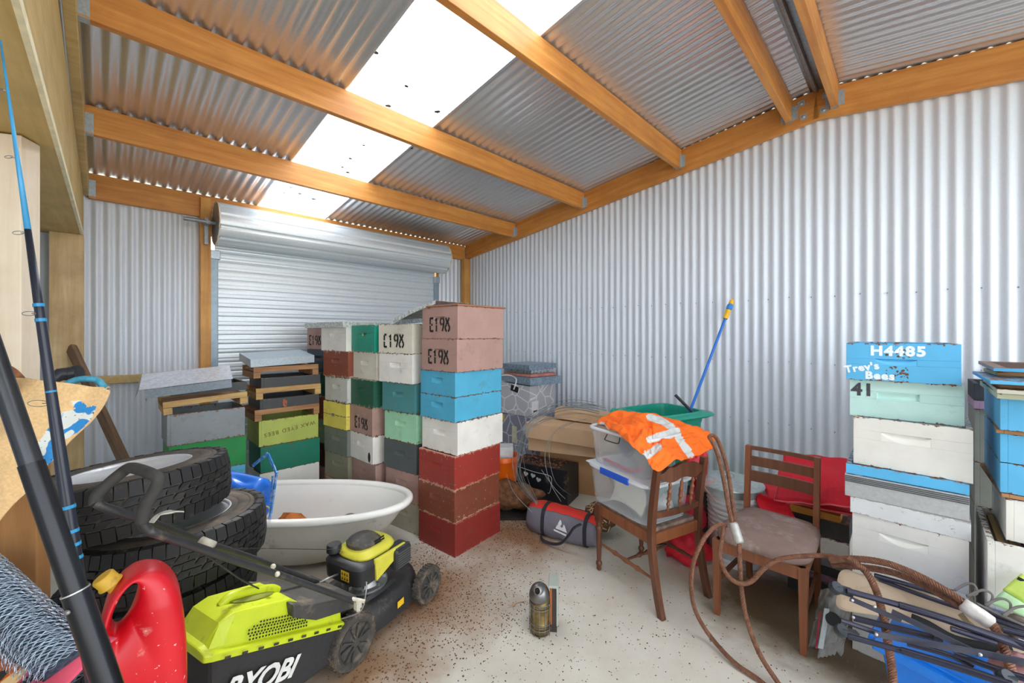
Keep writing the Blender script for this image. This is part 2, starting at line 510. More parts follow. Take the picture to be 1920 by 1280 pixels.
# roof sheets and the clear sheet
SKL, SKR = 1.155, 1.925
def roof_fn(x0, ya, yb, dz=0.0):
    def fn(s, w, a):
        Y = ya + w * (yb - ya)
        return rm(x0 + s, Y, roof_z(Y) + dz + a + 0.009)
    return fn
mb = MB()
for (ya, yb) in ((YB + 0.35, RIDGE + 0.02), (RIDGE - 0.02, -3.0)):
    corr(mb, roof_fn(-4.35, ya, yb), SKL + 4.35 + 0.03, 1)  # carried on unseen to the left to keep side light out
    corr(mb, roof_fn(SKR - 0.03, ya, yb), XR + 0.3 - SKR + 0.03, 1, s0=0.03)
ce = struct('ceiling', mb, m_roof, smooth='all')
mb = MB(); corr(mb, roof_fn(SKL - 0.03, YB + 0.35, RIDGE + 0.02, 0.012), SKR - SKL + 0.06, 1)
sk = struct('window_1', mb, m_sky, smooth='all')
lf = MB(); r_ = random.Random(3)
for (u, v) in ((762, 160), (728, 197), (682, 271), (657, 296), (770, 276), (642, 312), (652, 322), (545, 350), (533, 360), (562, 362), (588, 372), (820, 208), (566, 345), (705, 97)):
    d = (Vector((u, 0, v))); dx, dy, dz = (u - 960) / FPX, 1.0, (625 - v) / FPX
    Yr = -dx * ST + dy * CT
    t = (3.035 + 0.13 * YB - H) / (dz + 0.13 * Yr)
    p = Vector((dx * t, t, H + dz * t - 0.006))
    sz = r_.uniform(0.014, 0.034)
    lf.ball(p, (sz, sz * r_.uniform(0.5, 1), 0.004), 5, 4, Matrix.Rotation(r_.uniform(0, 3), 3, 'Z'))
o = part('fallen_leaf', lf, plain('dead_leaf', S(70, 62, 44), 0.8), sk, 'dark scraps of leaf lying on the clear sheet'); o['kind'] = 'stuff'
# ridge flashing and strap
mb = MB()
mb.bar(rm(-0.3, RIDGE, roof_z(RIDGE) - 0.006), rm(XR, RIDGE, roof_z(RIDGE) - 0.006), 0.10, 0.008)
mb.tube([rm(-0.2, RIDGE + 0.01, roof_z(RIDGE) - 0.03), rm(XR - 0.06, RIDGE + 0.01, roof_z(RIDGE) - 0.03)], 0.017, 10)
struct('trim_1', mb, m_gdark, ce)

# timbers ---------------------------------------------------------------
def timber(name, a, b, w, h, mat, label, cat, up=(0, 0, 1), group=None, bev=0.003):
    """a squared timber from a to b (its top edge line), as one thing lying along its own x axis"""
    a, b = Vector(a), Vector(b); x = (b - a); L = x.length
    M = frame(a, x, Vector(up).cross(x))
    o = bpy.data.objects.new(name, None); COL.objects.remove if False else None
    me_mb = MB().span((0, -w / 2, -h), (L, w / 2, 0))
    ob = link(name, me_mb, mat, None, bev=bev)
    ob.matrix_basis = M; MW[ob.name] = M.copy()
    bpy.data.objects.remove(o)
    return tag(ob, label, cat, group)
def hanger(purlin, x, side, h, w=0.047):
    """joist hanger around one end of a purlin, in the purlin's own frame"""
    mb = MB()
    for s in (-1, 1):
        mb.box((x, s * (w / 2 + 0.0015), -h * 0.62), (0.042, 0.002, h * 0.68))
        mb.box((x + side * 0.022, s * (w / 2 + 0.018), -h * 0.62), (0.002, 0.036, h * 0.6))
    mb.box((x, 0, -h - 0.0015), (0.042, w + 0.004, 0.002))
    return part('joist_hanger', mb, m_galv, purlin)
XL = -0.085
pl = [
 (3.935, 0.19, 'timber purlin nearest above the roller door, crossing under the clear roof sheet'),
 (2.79, 0.19, 'timber purlin with bark-brown streaks, second out from the roller door'),
 (1.64, 0.19, 'timber purlin third out from the roller door, running off the top of the picture'),
 (0.72, 0.19, 'timber purlin on the door side of the grey ridge bar'),
 (0.42, 0.19, 'timber purlin on the near side of the grey ridge bar'),
]
for Y, h, lab in pl:
    zt = roof_z(Y) - 0.005
    o = timber('roof_purlin', rm(XL, Y, zt), rm(XR - 0.045, Y, zt), 0.047, h, m_purlin, lab, 'roof beam', group='roof purlins')
    hanger(o, 0.022, -1, h); hanger(o, XR - 0.045 - XL - 0.022, 1, h)
zt = 3.012
o = timber('eave_beam', rm(XL, YB - 0.03, zt), rm(XR - 0.045, YB - 0.03, zt), 0.047, 0.217, m_purlin, 'timber eave beam along the top of the back wall behind the door roll', 'roof beam')
hanger(o, 0.022, -1, 0.205)
# right rafters (two, bolted at the ridge)
def rafter(X, Ya, Yb, lab, mat, dz=0.0):
    d = 0.235
    a = rm(X, Ya, rafter_bot(Ya) + d + dz); b_ = rm(X, Yb, rafter_bot(Yb) + d + dz)
    return timber('rafter', a, b_, 0.045, d, mat, lab, 'rafter', group='rafters')
ra = rafter(XR - 0.022, YB - 0.055, RIDGE + 0.012, 'sloping timber rafter on the right wall, rising from the back corner to the ridge', m_purlin)
rb = rafter(XR - 0.022, RIDGE + 0.008, -2.6, 'timber rafter on the right wall falling away from the ridge toward the near side', m_purlin)
for (o, X) in ((ra, YB - 0.055 - RIDGE - 0.08), (rb, 0.07)):
    for zz in (-0.06, -0.175):
        mb = MB().box((X, 0, 0), (0.001, 0.001, 0.001))
        pl_ = MB(); pl_.box((X, 0.0235, zz), (0.05, 0.003, 0.05)) if False else None
        mb = MB(); s = 1
        # the face seen from inside the shed
        yy = 0.0
        loc = MW[o.name].inverted() @ rm(XR - 0.0465, 0, 0)
        yy = 0.0245 if loc.y > 0 else -0.0245
        mb.box((X, yy, zz), (0.048, 0.003, 0.048)); mb.lathe([(0.013, 0), (0.013, 0.006), (0.006, 0.012)], 8, (X, yy, zz), Matrix.Rotation(-PI / 2 * (1 if yy > 0 else -1), 3, 'X'))
        part('bolt_plate', mb, m_galv, o)
# left rafter and its deep lintel
rafter(-0.105, YB - 0.055, RIDGE, 'weathered timber rafter on the left side holding the purlin ends', m_green)
# deep beam above the opening on the left: solid, lower than the rafter
mb = MB()
a, b_ = P(156.6, 444, 3.42), P(78, 160, 1.33)
far = Vector((a.x, a.y, 2.447)); di = Vector((b_.x - a.x, b_.y - a.y, 0)); di.normalize()
lefth = Vector((-di.y, di.x, 0))
if lefth.x > 0: lefth = -lefth
Lb = 4.2
w_, h_ = 0.30, 0.40
M = frame(far, di, (0, 0, 1))     # x along, y up
sgn = 1 if (M.to_3x3() @ Vector((0, 0, 1))).dot(lefth) > 0 else -1
mb.add([Vector((x, y, z)) for x, t_ in ((0, 0.35), (Lb, 0.35 + Lb * 0.118)) for y in (0, t_) for z in (0, sgn * w_)], [(0, 1, 3, 2), (4, 5, 7, 6), (0, 1, 5, 4), (2, 3, 7, 6), (0, 2, 6, 4), (1, 3, 7, 5)])
ob = link('lintel_beam', mb, wood('greenish_pine_x', S(190, 158, 92), S(214, 184, 122), 'x', 0.65, dark=S(134, 116, 72)), None, bev=0.002); ob.matrix_basis = M; MW[ob.name] = M.copy()
tag(ob, 'deep greenish timber lintel at the upper left with a pale lower edge', 'beam')
e = MB(); e.span((0, -0.004, -sgn * 0.003), (Lb, 0.028, sgn * 0.012))
part('edge_strip', e, plain('fresh_cut_pine', S(240, 228, 190), 0.6), ob, 'pale cream strip along the lower edge')

# posts
def post(x, y, w, d, z1, mat, label, rot=TH, z0=0.0):
    M = Matrix.Translation((x, y, z0)) @ Matrix.Rotation(rot, 4, 'Z')
    ob = link('timber_post', MB().span((-w / 2, -d / 2, 0), (w / 2, d / 2, z1 - z0)), mat, None, bev=0.004)
    ob.matrix_basis = M; MW[ob.name] = M.copy()
    return tag(ob, label, 'post')
p = rm(-0.205, 4.94); post(p.x, p.y, 0.19, 0.14, 2.446, m_postz, 'rough pale-brown timber post in the back left corner')
p = rm(DL - 0.07, YB - 0.055); post(p.x, p.y, 0.085, 0.09, 2.98, m_purlinz, 'orange-yellow timber post left of the roller door')
p = rm(DR + 0.055, YB - 0.03); post(p.x, p.y, 0.05, 0.045, 2.79, m_purlinz, 'narrow timber stud right of the roller door')
p = rm(XR - 0.065, YB - 0.09); post(p.x, p.y, 0.11, 0.09, 2.80, m_purlinz, 'timber post in the back right corner under the rafter')
q = P(-14, 400, 1.66); M_ = post(q.x, q.y, 0.24, 0.10, 2.44, m_pale, 'pale sun-bleached timber post at the left edge under the lintel', rot=R(18))
q = P(38, 900, 1.235); post(q.x - 0.10, q.y, 0.30, 0.045, 1.36, m_brownz, 'upright brown board at the left edge in front of the tyres', rot=R(8))
# nog on the back wall
o = timber('wall_nog', rm(-0.11, YB - 0.03, 1.255), rm(DL - 0.11, YB - 0.03, 1.255), 0.045, 0.07, m_green, 'level timber nog across the back wall left of the door', 'timber nog')

# roller door -----------------------------------------------------------
door = thing('door_1', 'closed roller door of ribbed galvanised steel in the back wall', 'roller door', rm(DL, YB - 0.05, 0), TH, kind='structure')
cu = MB()
W_ = DR - DL - 0.02
def slat(i, j):
    z = j * 2.80; ph = (z % 0.0945) / 0.0945
    y = 0.009 + 0.0025 * math.sin(PI * (ph - 0.16) / 0.84) if ph > 0.16 else 0.009 * (0.5 + 0.5 * math.cos(2 * PI * ph / 0.16))
    y2 = 0.004 * math.exp(-((ph - 0.5) / 0.05) ** 2)
    return Vector((0.01 + i * W_, 0.02 - y + y2, z))
cu.grid(slat, 1, 30 * 16)
part('curtain', cu, m_door, door, smooth='all')
rl = MB()
zc, rr = 2.705, 0.195
def drum(i, j):
    a = j * 2 * PI; s = (a * 11 / (2 * PI)) % 1.0
    r = rr + (0.007 if 0.14 < s < 0.9 else -0.004) + 0.003 * math.sin(PI * s)
    return Vector((-0.02 + i * (W_ + 0.06), -0.20 + r * math.cos(a), zc + r * math.sin(a)))
rl.grid(drum, 1, 11 * 16)
part('roll', rl, m_door, door, smooth='all')
for x in (-0.015, W_ + 0.035):
    e = MB().lathe([(0.02, 0), (0.20, 0), (0.205, 0.006), (0.20, 0.012), (0.02, 0.012)], 28, (x, -0.20, zc), Matrix.Rotation(PI / 2, 3, 'Y'))
    part('end_plate', e, m_gdark, door, smooth=True)
    r2 = MB(); rv = random.Random(5)
    pts = [Vector((x, -0.20 + (0.206 + rv.uniform(-.004, .005)) * math.cos(a), zc + (0.206 + rv.uniform(-.004, .005)) * math.sin(a))) for a in [2 * PI * i / 30 for i in range(30)]]
    r2.tube(pts, 0.006, 6, closed=True)
    part('edge_tape', r2, plain('grubby_rope', S(222, 208, 186), 0.8), door, 'off-white felt edging', smooth='all')
for x, s in ((0.006, -1), (W_ + 0.045, 1)):
    g = MB().span((x - 0.036, -0.035, 0), (x + 0.028, 0.03, 2.43)); part('guide_rail', g, plain('guide_blue_grey', S(150, 168, 180), 0.45, 0.4), door, bev=0.004)
    g = MB().span((x - 0.045, -0.045, 2.38), (x + 0.045, 0.03, 2.47)); part('guide_bracket', g, m_galv, door, bev=0.006)
ax = MB().tube([(-0.26, -0.20, zc), (-0.01, -0.20, zc)], 0.018, 10); ax.box((-0.075, -0.10, zc - 0.07), (0.03, 0.03, 0.26)); ax.box((-0.075, -0.15, zc), (0.03, 0.13, 0.035))
part('axle_bracket', ax, m_gdark, door)
ax = MB().tube([(W_ + 0.02, -0.20, zc), (W_ + 0.16, -0.20, zc)], 0.018, 10); ax.box((W_ + 0.09, -0.11, zc), (0.03, 0.2, 0.03)); ax.box((W_ + 0.065, -0.03, 2.56), (0.05, 0.05, 0.07))
part('axle_bracket', ax, m_gdark, door)
for zz in (1.83, 1.25):
    part('rail_clip', MB().box((-0.065, -0.03, zz), (0.05, 0.02, 0.025)), m_galv, door)

# ---------------------------------------------------------------- hive boxes
WOODEND = S(128, 84, 56)
def hp(name, r, g, b_, **k):
    return hive_paint(name, S(r, g, b_), **k)
C = dict(
 pink=hp('paint_dusty_pink', 182, 146, 136, chip=0.15), blue=hp('paint_sky_blue', 84, 178, 214, chip=0.35), white=hp('paint_white', 238, 234, 226, chip=0.2, dirty=0.1),
 red=hp('paint_red', 156, 52, 42, chip=0.5, wood=S(200, 140, 118)), brown=hp('paint_brown', 128, 66, 46, chip=0.5, wood=S(190, 150, 120)), dred=hp('paint_dark_red', 138, 42, 36, chip=0.3, wood=S(180, 110, 90)),
 cream=hp('paint_cream', 226, 220, 204, chip=0.2, dirty=0.12), teal=hp('paint_teal', 12, 148, 124, chip=0.35, wood=S(170, 170, 140)), wteal=hp('paint_worn_teal', 78, 142, 146, chip=0.3, dirty=0.6, dirtc=S(96, 130, 112)),
 mint=hp('paint_mint', 166, 220, 182, chip=0.3), slate=hp('paint_slate', 84, 92, 92, chip=0.2, dirty=0.4), beige=hp('paint_beige_grey', 176, 168, 148, chip=0.2), dgreen=hp('paint_bottle_green', 34, 92, 72, chip=0.35, wood=S(160, 160, 140)),
 rbrown=hp('paint_red_brown', 140, 74, 54, chip=0.45, wood=S(206, 168, 146)), speck=hp('paint_speckled_white', 214, 216, 206, chip=0.55, wood=S(70, 64, 56)), yellow=hp('paint_yellow', 240, 222, 104, chip=0.2),
 grey=hp('paint_grey', 122, 126, 118, chip=0.2, dirty=0.4), olive=hp('paint_olive_grey', 142, 140, 116, chip=0.25, dirty=0.5), navy=hp('paint_dark_blue_grey', 62, 72, 84, chip=0.2), lgreen=hp('paint_pale_green', 160, 184, 140, chip=0.2),
 maroon=hp('paint_maroon', 92, 44, 36, chip=0.2), lime=hp('paint_lime', 178, 190, 90, chip=0.3), forest=hp('paint_forest_green', 14, 118, 92, chip=0.25), kelly=hp('paint_bright_green', 20, 142, 66, chip=0.2), bgrey=hp('paint_bare_grey', 140, 146, 148, chip=0.35, dirty=0.5),
 aqua=hp('paint_pale_aqua', 190, 226, 220, chip=0.12, dirty=0.05), tblue=hp('paint_bright_blue', 92, 184, 232, chip=0.2, dirty=0.05), cwhite=hp('paint_warm_white', 232, 230, 222, chip=0.03, dirty=0.08), black=hp('paint_worn_black', 62, 64, 66, chip=0.3, wood=S(120, 100, 84)),
 dgrey=hp('paint_bin_grey', 140, 142, 134, chip=0.2, dirty=0.3),
)
def matcol(m):
    return m
FACE_LEFT, FACE_RIGHT = 'left', 'right'
def hive_box(x, y, z, rot, h, mat, label, group, L=0.508, W=0.406, hold='left', hw=0.13, hh=0.042, hz=0.60, Lf=None, inside=None):
    """open-topped super. (x, y) front corner nearest the camera; +x local runs along its right face, +y along its left face"""
    o = thing('hive_box', label, 'beehive box', (x, y, z), R(rot), group)
    t = 0.021
    mb = MB()
    h2 = h - 0.0015
    # right face board, far end board, back board
    mb.span((t, 0, 0), (L, t, h2)); mb.span((L - t, t, 0), (L, W, h2)); mb.span((t, W - t, 0), (L - t, W, h2))
    # left face board, with the hand hold let in
    yc, zc_ = W / 2, h * hz
    ya, yb, za, zb = yc - hw / 2, yc + hw / 2, zc_ - hh / 2, zc_ + hh / 2
    if hold == 'left':
        mb.span((0, 0, 0), (t, W, za)); mb.span((0, 0, zb), (t, W, h2)); mb.span((0, 0, za), (t, ya, zb)); mb.span((0, yb, za), (t, W, zb))
    else: mb.span((0, 0, 0), (t, W, h2))
    part('body', mb, mat, o, bev=0.0015)
    if hold == 'left':
        def fn(i, j):
            a = abs(2 * i - 1); e = max(0.0, 1 - a ** 3)
            dep = 0.018 * e * (j ** 1.3 if j < 0.93 else 1.0) * (1 if j < 0.96 else 0.0)
            return Vector((0.0006 + dep, ya + i * hw, za + j * hh))
        hb = MB().grid(fn, 16, 12)
        for i in range(1): hb.span((t * 0.8, ya - .001, za - .001), (t, yb + .001, zb + .001))
        part('hand_hold', hb, plain('hold_' + mat.name, tuple(mat.node_tree.nodes['Color Ramp'].color_ramp.elements[1].color), 0.55, var=0.1), o, smooth=True)
    return o
# stencil strokes ----------------------------------------------------------
m_sten = plain('stencil_black', S(40, 38, 38), 0.75, var=0.3, sc=60)
def arc(cx, cy, rx, ry, a0, a1, n=10):
    return [(cx + rx * math.cos(R(a0 + (a1 - a0) * i / n)), cy + ry * math.sin(R(a0 + (a1 - a0) * i / n))) for i in range(n + 1)]
GLY = {
 'E': [[(0.06, 0.0), (0.06, 0.44)], [(0.06, 0.52), (0.06, 1.0)], [(0.06, 0.97), (0.42, 0.97)], [(0.18, 0.5), (0.34, 0.5)], [(0.06, 0.03), (0.42, 0.03)]],
 'C': [[(0.06, 0.0), (0.06, 0.44)], [(0.06, 0.52), (0.06, 0.94)], [(0.08, 0.97), (0.30, 0.97)], [(0.06, 0.03), (0.36, 0.03)]],
 '1': [[(0.06, 0.78), (0.2, 0.98), (0.2, 0.52)], [(0.2, 0.46), (0.2, 0.0)]],
 '9': [arc(0.26, 0.72, 0.19, 0.24, 100, 260), arc(0.26, 0.72, 0.19, 0.24, 80, -80), [(0.46, 0.74), (0.42, 0.38), (0.28, 0.02)]],
 '8': [[(0.10, 0.98), (0.24, 0.66), (0.42, 0.52)], [(0.46, 0.98), (0.30, 0.66), (0.12, 0.5)], arc(0.27, 0.25, 0.22, 0.24, 110, 255), arc(0.27, 0.25, 0.22, 0.24, 70, -75)],
}
def stencil(o, word, y0, z0, hgt, mat=None, wd=0.085, adv=0.56, label=None, sk=0.0):
    """black stencil word on the left face of a box; reading left to right runs toward -y local"""
    mb = MB()
    for i, ch in enumerate(word):
        if ch not in GLY: continue
        for st in GLY[ch]:
            pts = [Vector((-0.0006, y0 - (i * adv + x + sk * y) * hgt, z0 + (y + 0.0 * i) * hgt)) for x, y in st]
            if len(st) == 2: pts = [pts[0], (pts[0] + pts[1]) / 2, pts[1]]
            mb.ribbon(pts, wd * hgt * 1.9, Vector((-1, 0, 0)), 0.0006)
    return part('stencilled_lettering', mb, mat or m_sten, o, label or ('black stencilled ' + word))
FH = 0.244
def up(u, t): return ((u - 960) / FPX * t, t)
G1 = 'hive boxes of the nearest stack'
f1 = 'the tall nearest stack beside the white bathtub'
def S1(u, t, z, rot, h, c, lab, **k):
    x, y = up(u, t); return hive_box(x, y, z, rot, h, C[c], lab, G1, **k)
z = 0
S1(853, 2.93, z, 51.5, FH, 'dred', 'dark red hive box on the floor, lowest of the tall stack right of the bathtub'); z += FH
S1(852, 2.935, z, 52, FH, 'brown', 'brown hive box sandwiched between two red ones in the tall stack'); z += FH
S1(852, 2.93, z, 51, FH, 'red', 'scuffed bright red hive box directly under a white one'); z += FH
S1(858, 2.95, z, 51, FH, 'white', 'white hive box between the red and the blue boxes of the tall stack'); z += FH
S1(853, 2.95, z, 50, 0.185, 'blue', 'shallow blue hive box resting on a white one in the tall stack'); z += 0.185
S1(853.5, 2.95, z, 50, 0.185, 'blue', 'shallow blue hive box directly under the two dusty pink ones'); z += 0.185
o = S1(857, 2.93, z, 50.5, FH, 'pink', 'dusty pink hive box stencilled E198 resting on blue boxes'); z += FH
stencil(o, 'E198', 0.325, 0.055, 0.105)
o = S1(858, 2.93, z, 50.4, FH, 'pink', 'dusty pink hive box stencilled E198 at the very top of the tall stack'); z += FH
stencil(o, 'E198', 0.315, 0.055, 0.105)
part('crown_board', MB().span((-0.004, -0.004, FH), (0.535, 0.41, FH + 0.012)), wood('rusty_board', S(150, 92, 66), S(190, 130, 96), 'x', 0.7), o, 'thin rusty-brown cover board', bev=0.002)
# bent galvanised lid sliding off to the left
lid = MB()
lx, ly = up(795, 3.12)
Cn = [P(733, 600, 3.33), P(817, 563, 3.12), P(880, 566, 3.60), P(800, 596, 3.86)]
def lf_(i, j):
    p = (Cn[0] * (1 - i) + Cn[1] * i) * (1 - j) + (Cn[3] * (1 - i) + Cn[2] * i) * j
    p.z += 0.012 * math.sin(3.1 * i) - 0.02 * max(0, i - 0.82) * 4 * j
    return p
lid.grid(lf_, 14, 8)
# front skirt turned down
lid.grid(lambda i, j: lf_(i, 0) + Vector((0, -0.004 - 0.003 * j, -0.042 * j * (1 - 0.35 * i))), 14, 2)
lid.grid(lambda i, j: lf_(0, i) + Vector((-0.005, 0, -0.04 * j)), 6, 2)
solo('hive_cover', lid, galv('weathered_galvanised', (0.62, 0.66, 0.66, 1), 0.5, 0.5, 0.3, 60, 0.5, S(150, 140, 120)), 'bent galvanised lid sloping down to the left from the tall dusty pink topped stack', 'hive lid', solid=0.002)

G2 = 'hive boxes of the stack left of the tallest'
def ST2(u, z, rot, c, lab, t=3.24, **k):
    x, y = up(u, t); return hive_box(x, y, z, rot, FH, C[c], lab, G2, **k)
for i, (u, rot, c, lab) in enumerate([
 (783, 55, 'beige', 'beige-grey hive box on the floor, just beyond the rounded end of the bathtub'),
 (782, 55, 'pink', 'dusty pink hive box with a chipped hand hold, half behind the bathtub rim'),
 (779, 55.5, 'slate', 'dark slate-grey hive box under the mint green one'),
 (779.5, 55, 'mint', 'mint green hive box with chips along its upper edge'),
 (776, 56, 'wteal', 'weathered teal hive box over the mint green one'),
 (771, 57, 'white', 'plain white hive box right under the one stencilled C198'),
 (771, 57.5, 'cream', 'off-white hive box stencilled C198 under the sloping lid')]):
    o = ST2(u + 2, i * FH, rot, c, lab, t=3.25)
    if i == 6: stencil(o, 'C198', 0.34, 0.05, 0.11)
G3 = 'hive boxes of the stack with the green top'
for i, (u, rot, c, lab) in enumerate([
 (704, 50, 'pink', 'dusty pink hive box hidden low behind the bathtub'),
 (704, 49, 'pink', 'dusty pink hive box above the bathtub rim, under the smudged white one'),
 (699, 49, 'white', 'white hive box with a black smudge at its near corner'),
 (698, 49, 'pink', 'dusty pink hive box stencilled E198 between dark green and white ones'),
 (700, 49, 'dgreen', 'bottle green hive box in the third stack from the right'),
 (706, 49, 'cream', 'cream hive box directly under the bright teal one'),
 (702, 48.5, 'teal', 'bright teal hive box at the top of its stack')]):
    x, y = up(u, 3.50)
    o = hive_box(x, y, i * FH, rot, FH, C[c], lab, G3)
    if i == 3: stencil(o, 'E198', 0.30, 0.045, 0.10)
    if i == 2: part('smudge', MB().ball((-0.0005, 0.06, 0.055), (0.0006, 0.022, 0.045), 10, 6), m_sten, o, 'black paint smudge')
    if i == 6: part('chipped_patch', MB().ball((-0.0004, 0.2, 0.155), (0.0006, 0.02, 0.014), 9, 6), plain('bare_wood_patch', S(190, 176, 140), 0.8, var=0.4, sc=90), o, 'bare wood patch where the paint has chipped')
G4 = 'hive boxes of the stack with the yellow pair'
z = 0
for i, (u, rot, c, h, lab) in enumerate([
 (652, 53, 'pink', FH, 'dusty pink hive box low behind the bathtub, under an olive-grey one'),
 (652, 53, 'olive', FH, 'mossy olive-grey hive box above the bathtub'),
 (651, 53, 'grey', FH, 'grey hive box under the yellow pair'),
 (649, 53, 'yellow', FH / 2, 'shallow yellow hive box, the lower of two with a clip between'),
 (649, 53, 'yellow', FH / 2, 'shallow yellow hive box, the upper of two with a clip between'),
 (651, 52, 'speck', FH, 'white hive box speckled with dark chips over the yellow pair'),
 (653, 56, 'rbrown', FH, 'red-brown hive box with pale scratches under a white one'),
 (649, 56, 'white', FH, 'white hive box under the galvanised lid of the fourth stack')]):
    x, y = up(u, 3.73)
    o = hive_box(x, y, z, rot, h, C[c], lab, G4, hold='left' if c != 'yellow' else 'none'); z += h
    if i == 3: part('clip', MB().span((-0.006, 0.20, h - 0.014), (0, 0.245, h + 0.012)), m_gdark, o, 'small dark clip')
x, y = up(645, 3.70)
def metal_lid(x, y, z, rot, L, W, h, lab, mat=None, tiltx=0.0, tilty=0.0, group=None, over=0.0):
    M = Matrix.Translation((x, y, z)) @ Matrix.Rotation(R(rot), 4, 'Z') @ Matrix.Rotation(R(tiltx), 4, 'X') @ Matrix.Rotation(R(tilty), 4, 'Y')
    o = thing('hive_cover', lab, 'hive lid', M=M, group=group)
    t = 0.0025
    part('top_sheet', MB().span((0, 0, h - t), (L, W, h)), mat or m_galv, o, bev=0.001)
    mb = MB(); mb.span((0, 0, 0), (L, t, h - t)); mb.span((0, W - t, 0), (L, W, h - t)); mb.span((0, t, 0), (t, W - t, h - t)); mb.span((L - t, t, 0), (L, W - t, h - t))
    part('skirt', mb, mat or m_galv, o)
    mb = MB(); mb.span((t, t, h - 0.018), (L - t, W - t, h - t - 0.0005))
    part('inner_board', mb, plain('lid_ply', S(96, 76, 58), 0.8), o)
    return o
m_glid = galv('lid_galvanised', (0.60, 0.63, 0.60, 1), 0.4, 0.5, 0.3, 70, 0.4, S(150, 146, 130))
metal_lid(x - 0.008, y - 0.01, z - 0.02, 56, 0.53, 0.428, 0.05, 'flat galvanised lid on the fourth stack from the right', m_glid)
G5 = 'hive boxes of the farthest, half hidden stack'
P5 = (-1.86, 4.13)
for i, (c, lab) in enumerate([
 ('pink', 'dusty pink hive box low in the narrow strip beside the lime stack'),
 ('maroon', 'maroon hive box in the narrow strip behind the forest green box'),
 ('lgreen', 'pale green hive box in the narrow strip behind the lime green box'),
 ('rbrown', 'brown hive box in the narrow strip beside the lowest black super'),
 ('dgreen', 'bottle green hive box in the narrow strip behind the wooden risers'),
 ('navy', 'dark blue-grey hive box under the farthest stencilled pink one'),
 ('pink', 'dusty pink hive box stencilled E198, farthest back beside the roller door')]):
    o = hive_box(P5[0], P5[1], i * FH, 56, FH, C[c], lab, G5, W=0.43)
    if i == 6: stencil(o, 'E198', 0.39, 0.045, 0.10)
metal_lid(P5[0] - 0.01, P5[1] - 0.012, 7 * FH - 0.02, 56, 0.53, 0.45, 0.05, 'flat galvanised lid on the farthest stack against the roller door', m_glid)

# lime / forest green stack with risers, in shed coordinates
def rmbox(X, Y, z, h, mat, label, group, rot=0.0, name='hive_box', L=0.508, W=0.406, **k):
    p = rm(X, Y)
    return hive_box(p.x, p.y, z, 45.4 + rot, h, mat, label, group, L=L, W=W, hold='none', **k)
G6 = 'pieces of the lime green stack'
X6, Y6 = 0.985, 4.13
rmbox(X6 + 0.01, Y6, 0.0, 0.13, C['black'], 'black shallow hive box on the floor under the white one, behind the bathtub', G6)
rmbox(X6, Y6, 0.13, FH, C['white'], 'white hive box under the forest green one, behind the bathtub', G6)
rmbox(X6 + 0.005, Y6, 0.13 + FH, FH - 0.005, C['forest'], 'forest green hive box under the lime green one', G6)
o = rmbox(X6 - 0.005, Y6 + 0.01, 0.125 + 2 * FH, FH - 0.01, C['lime'], 'lime green hive box with faded upside-down brown lettering', G6)
tm = text_mb('WAX EYED BEES', 0.050, bold=0.0006, spacing=1.25)
part('faded_lettering', xform(tm, Matrix.Translation((0.26, -0.0015, 0.125)) @ Matrix.Rotation(R(-7), 4, 'Y') @ Matrix.Rotation(PI / 2, 4, 'X') @ Matrix.Rotation(PI, 4, 'Z')), plain('faded_brown', S(128, 110, 52), 0.8, var=0.3, sc=50), o, 'faded brown lettering')
m_riser = wood('riser_wood', S(136, 90, 58), S(196, 150, 104), 'x', 0.75, dark=S(90, 58, 40))
def riser(X, Y, z, rot, label, group, h=0.10, tilt=0.0, mat=None):
    """timber riser: a rail on two blocks at each side with a floor board under the rail"""
    p = rm(X, Y, z); M = Matrix.Translation(p) @ Matrix.Rotation(R(45.4 + rot), 4, 'Z') @ Matrix.Rotation(R(tilt), 4, 'Y')
    o = thing('hive_floor', label, 'hive floor', M=M, group=group)
    mm = mat or m_riser
    rh = 0.045
    for y in (0, 0.406 - 0.022):
        part('rail', MB().span((-0.02, y, h - rh), (0.53, y + 0.022, h)), mm, o, bev=0.003)
    for x in (-0.02, 0.53 - 0.055):
        part('side_block', MB().span((x, 0.0, 0.0), (x + 0.055, 0.406, h - rh - 0.001)), mm, o, bev=0.003)
    part('floor_board', MB().span((0.0, 0.024, h - 0.03), (0.51, 0.38, h - 0.012)), m_riser, o)
    return o
z = 0.115 + 3 * FH
riser(X6 - 0.02, Y6, z, 0, 'brown timber hive floor resting on the lime green box', G6); z += 0.101
rmbox(X6, Y6, z, 0.092, C['black'], 'black shallow super with a scrap of orange weed on its face', G6)
sc = MB(); r_ = random.Random(8)
p0 = rm(X6 + 0.2, Y6 - 0.012, z + 0.07)
for i in range(9):
    pts = [p0 + Vector((r_.uniform(-.02, .02), r_.uniform(-.008, 0), -0.02 * k + r_.uniform(-.008, .008))) for k in range(4)]
    sc.tube(smooth_path(pts, 3), 0.003, 5)
solo('dry_weed', sc, plain('weed_orange', S(196, 116, 84), 0.8), 'scrap of orange dried weed caught on the lower black super', 'dried weed'); z += 0.093
riser(X6 - 0.012, Y6 - 0.01, z, -1, 'yellowish timber hive floor between the two black supers', G6, mat=wood('riser_yellow', S(170, 124, 70), S(222, 186, 124), 'x', 0.7, dark=S(110, 72, 46))); z += 0.101
rmbox(X6 + 0.01, Y6, z, 0.088, C['black'], 'black shallow super under the topmost timber hive floor', G6); z += 0.089
riser(X6 - 0.03, Y6 - 0.005, z, 0, 'topmost brown timber hive floor, under the slanting metal lid', G6); z += 0.1015
p = rm(X6 - 0.075, Y6 - 0.02)
metal_lid(p.x, p.y, z, 45.4, 0.53, 0.42, 0.07, 'galvanised lid tipped up to the right on the stack before the roller door', m_galv, tilty=-2.0, tiltx=6)

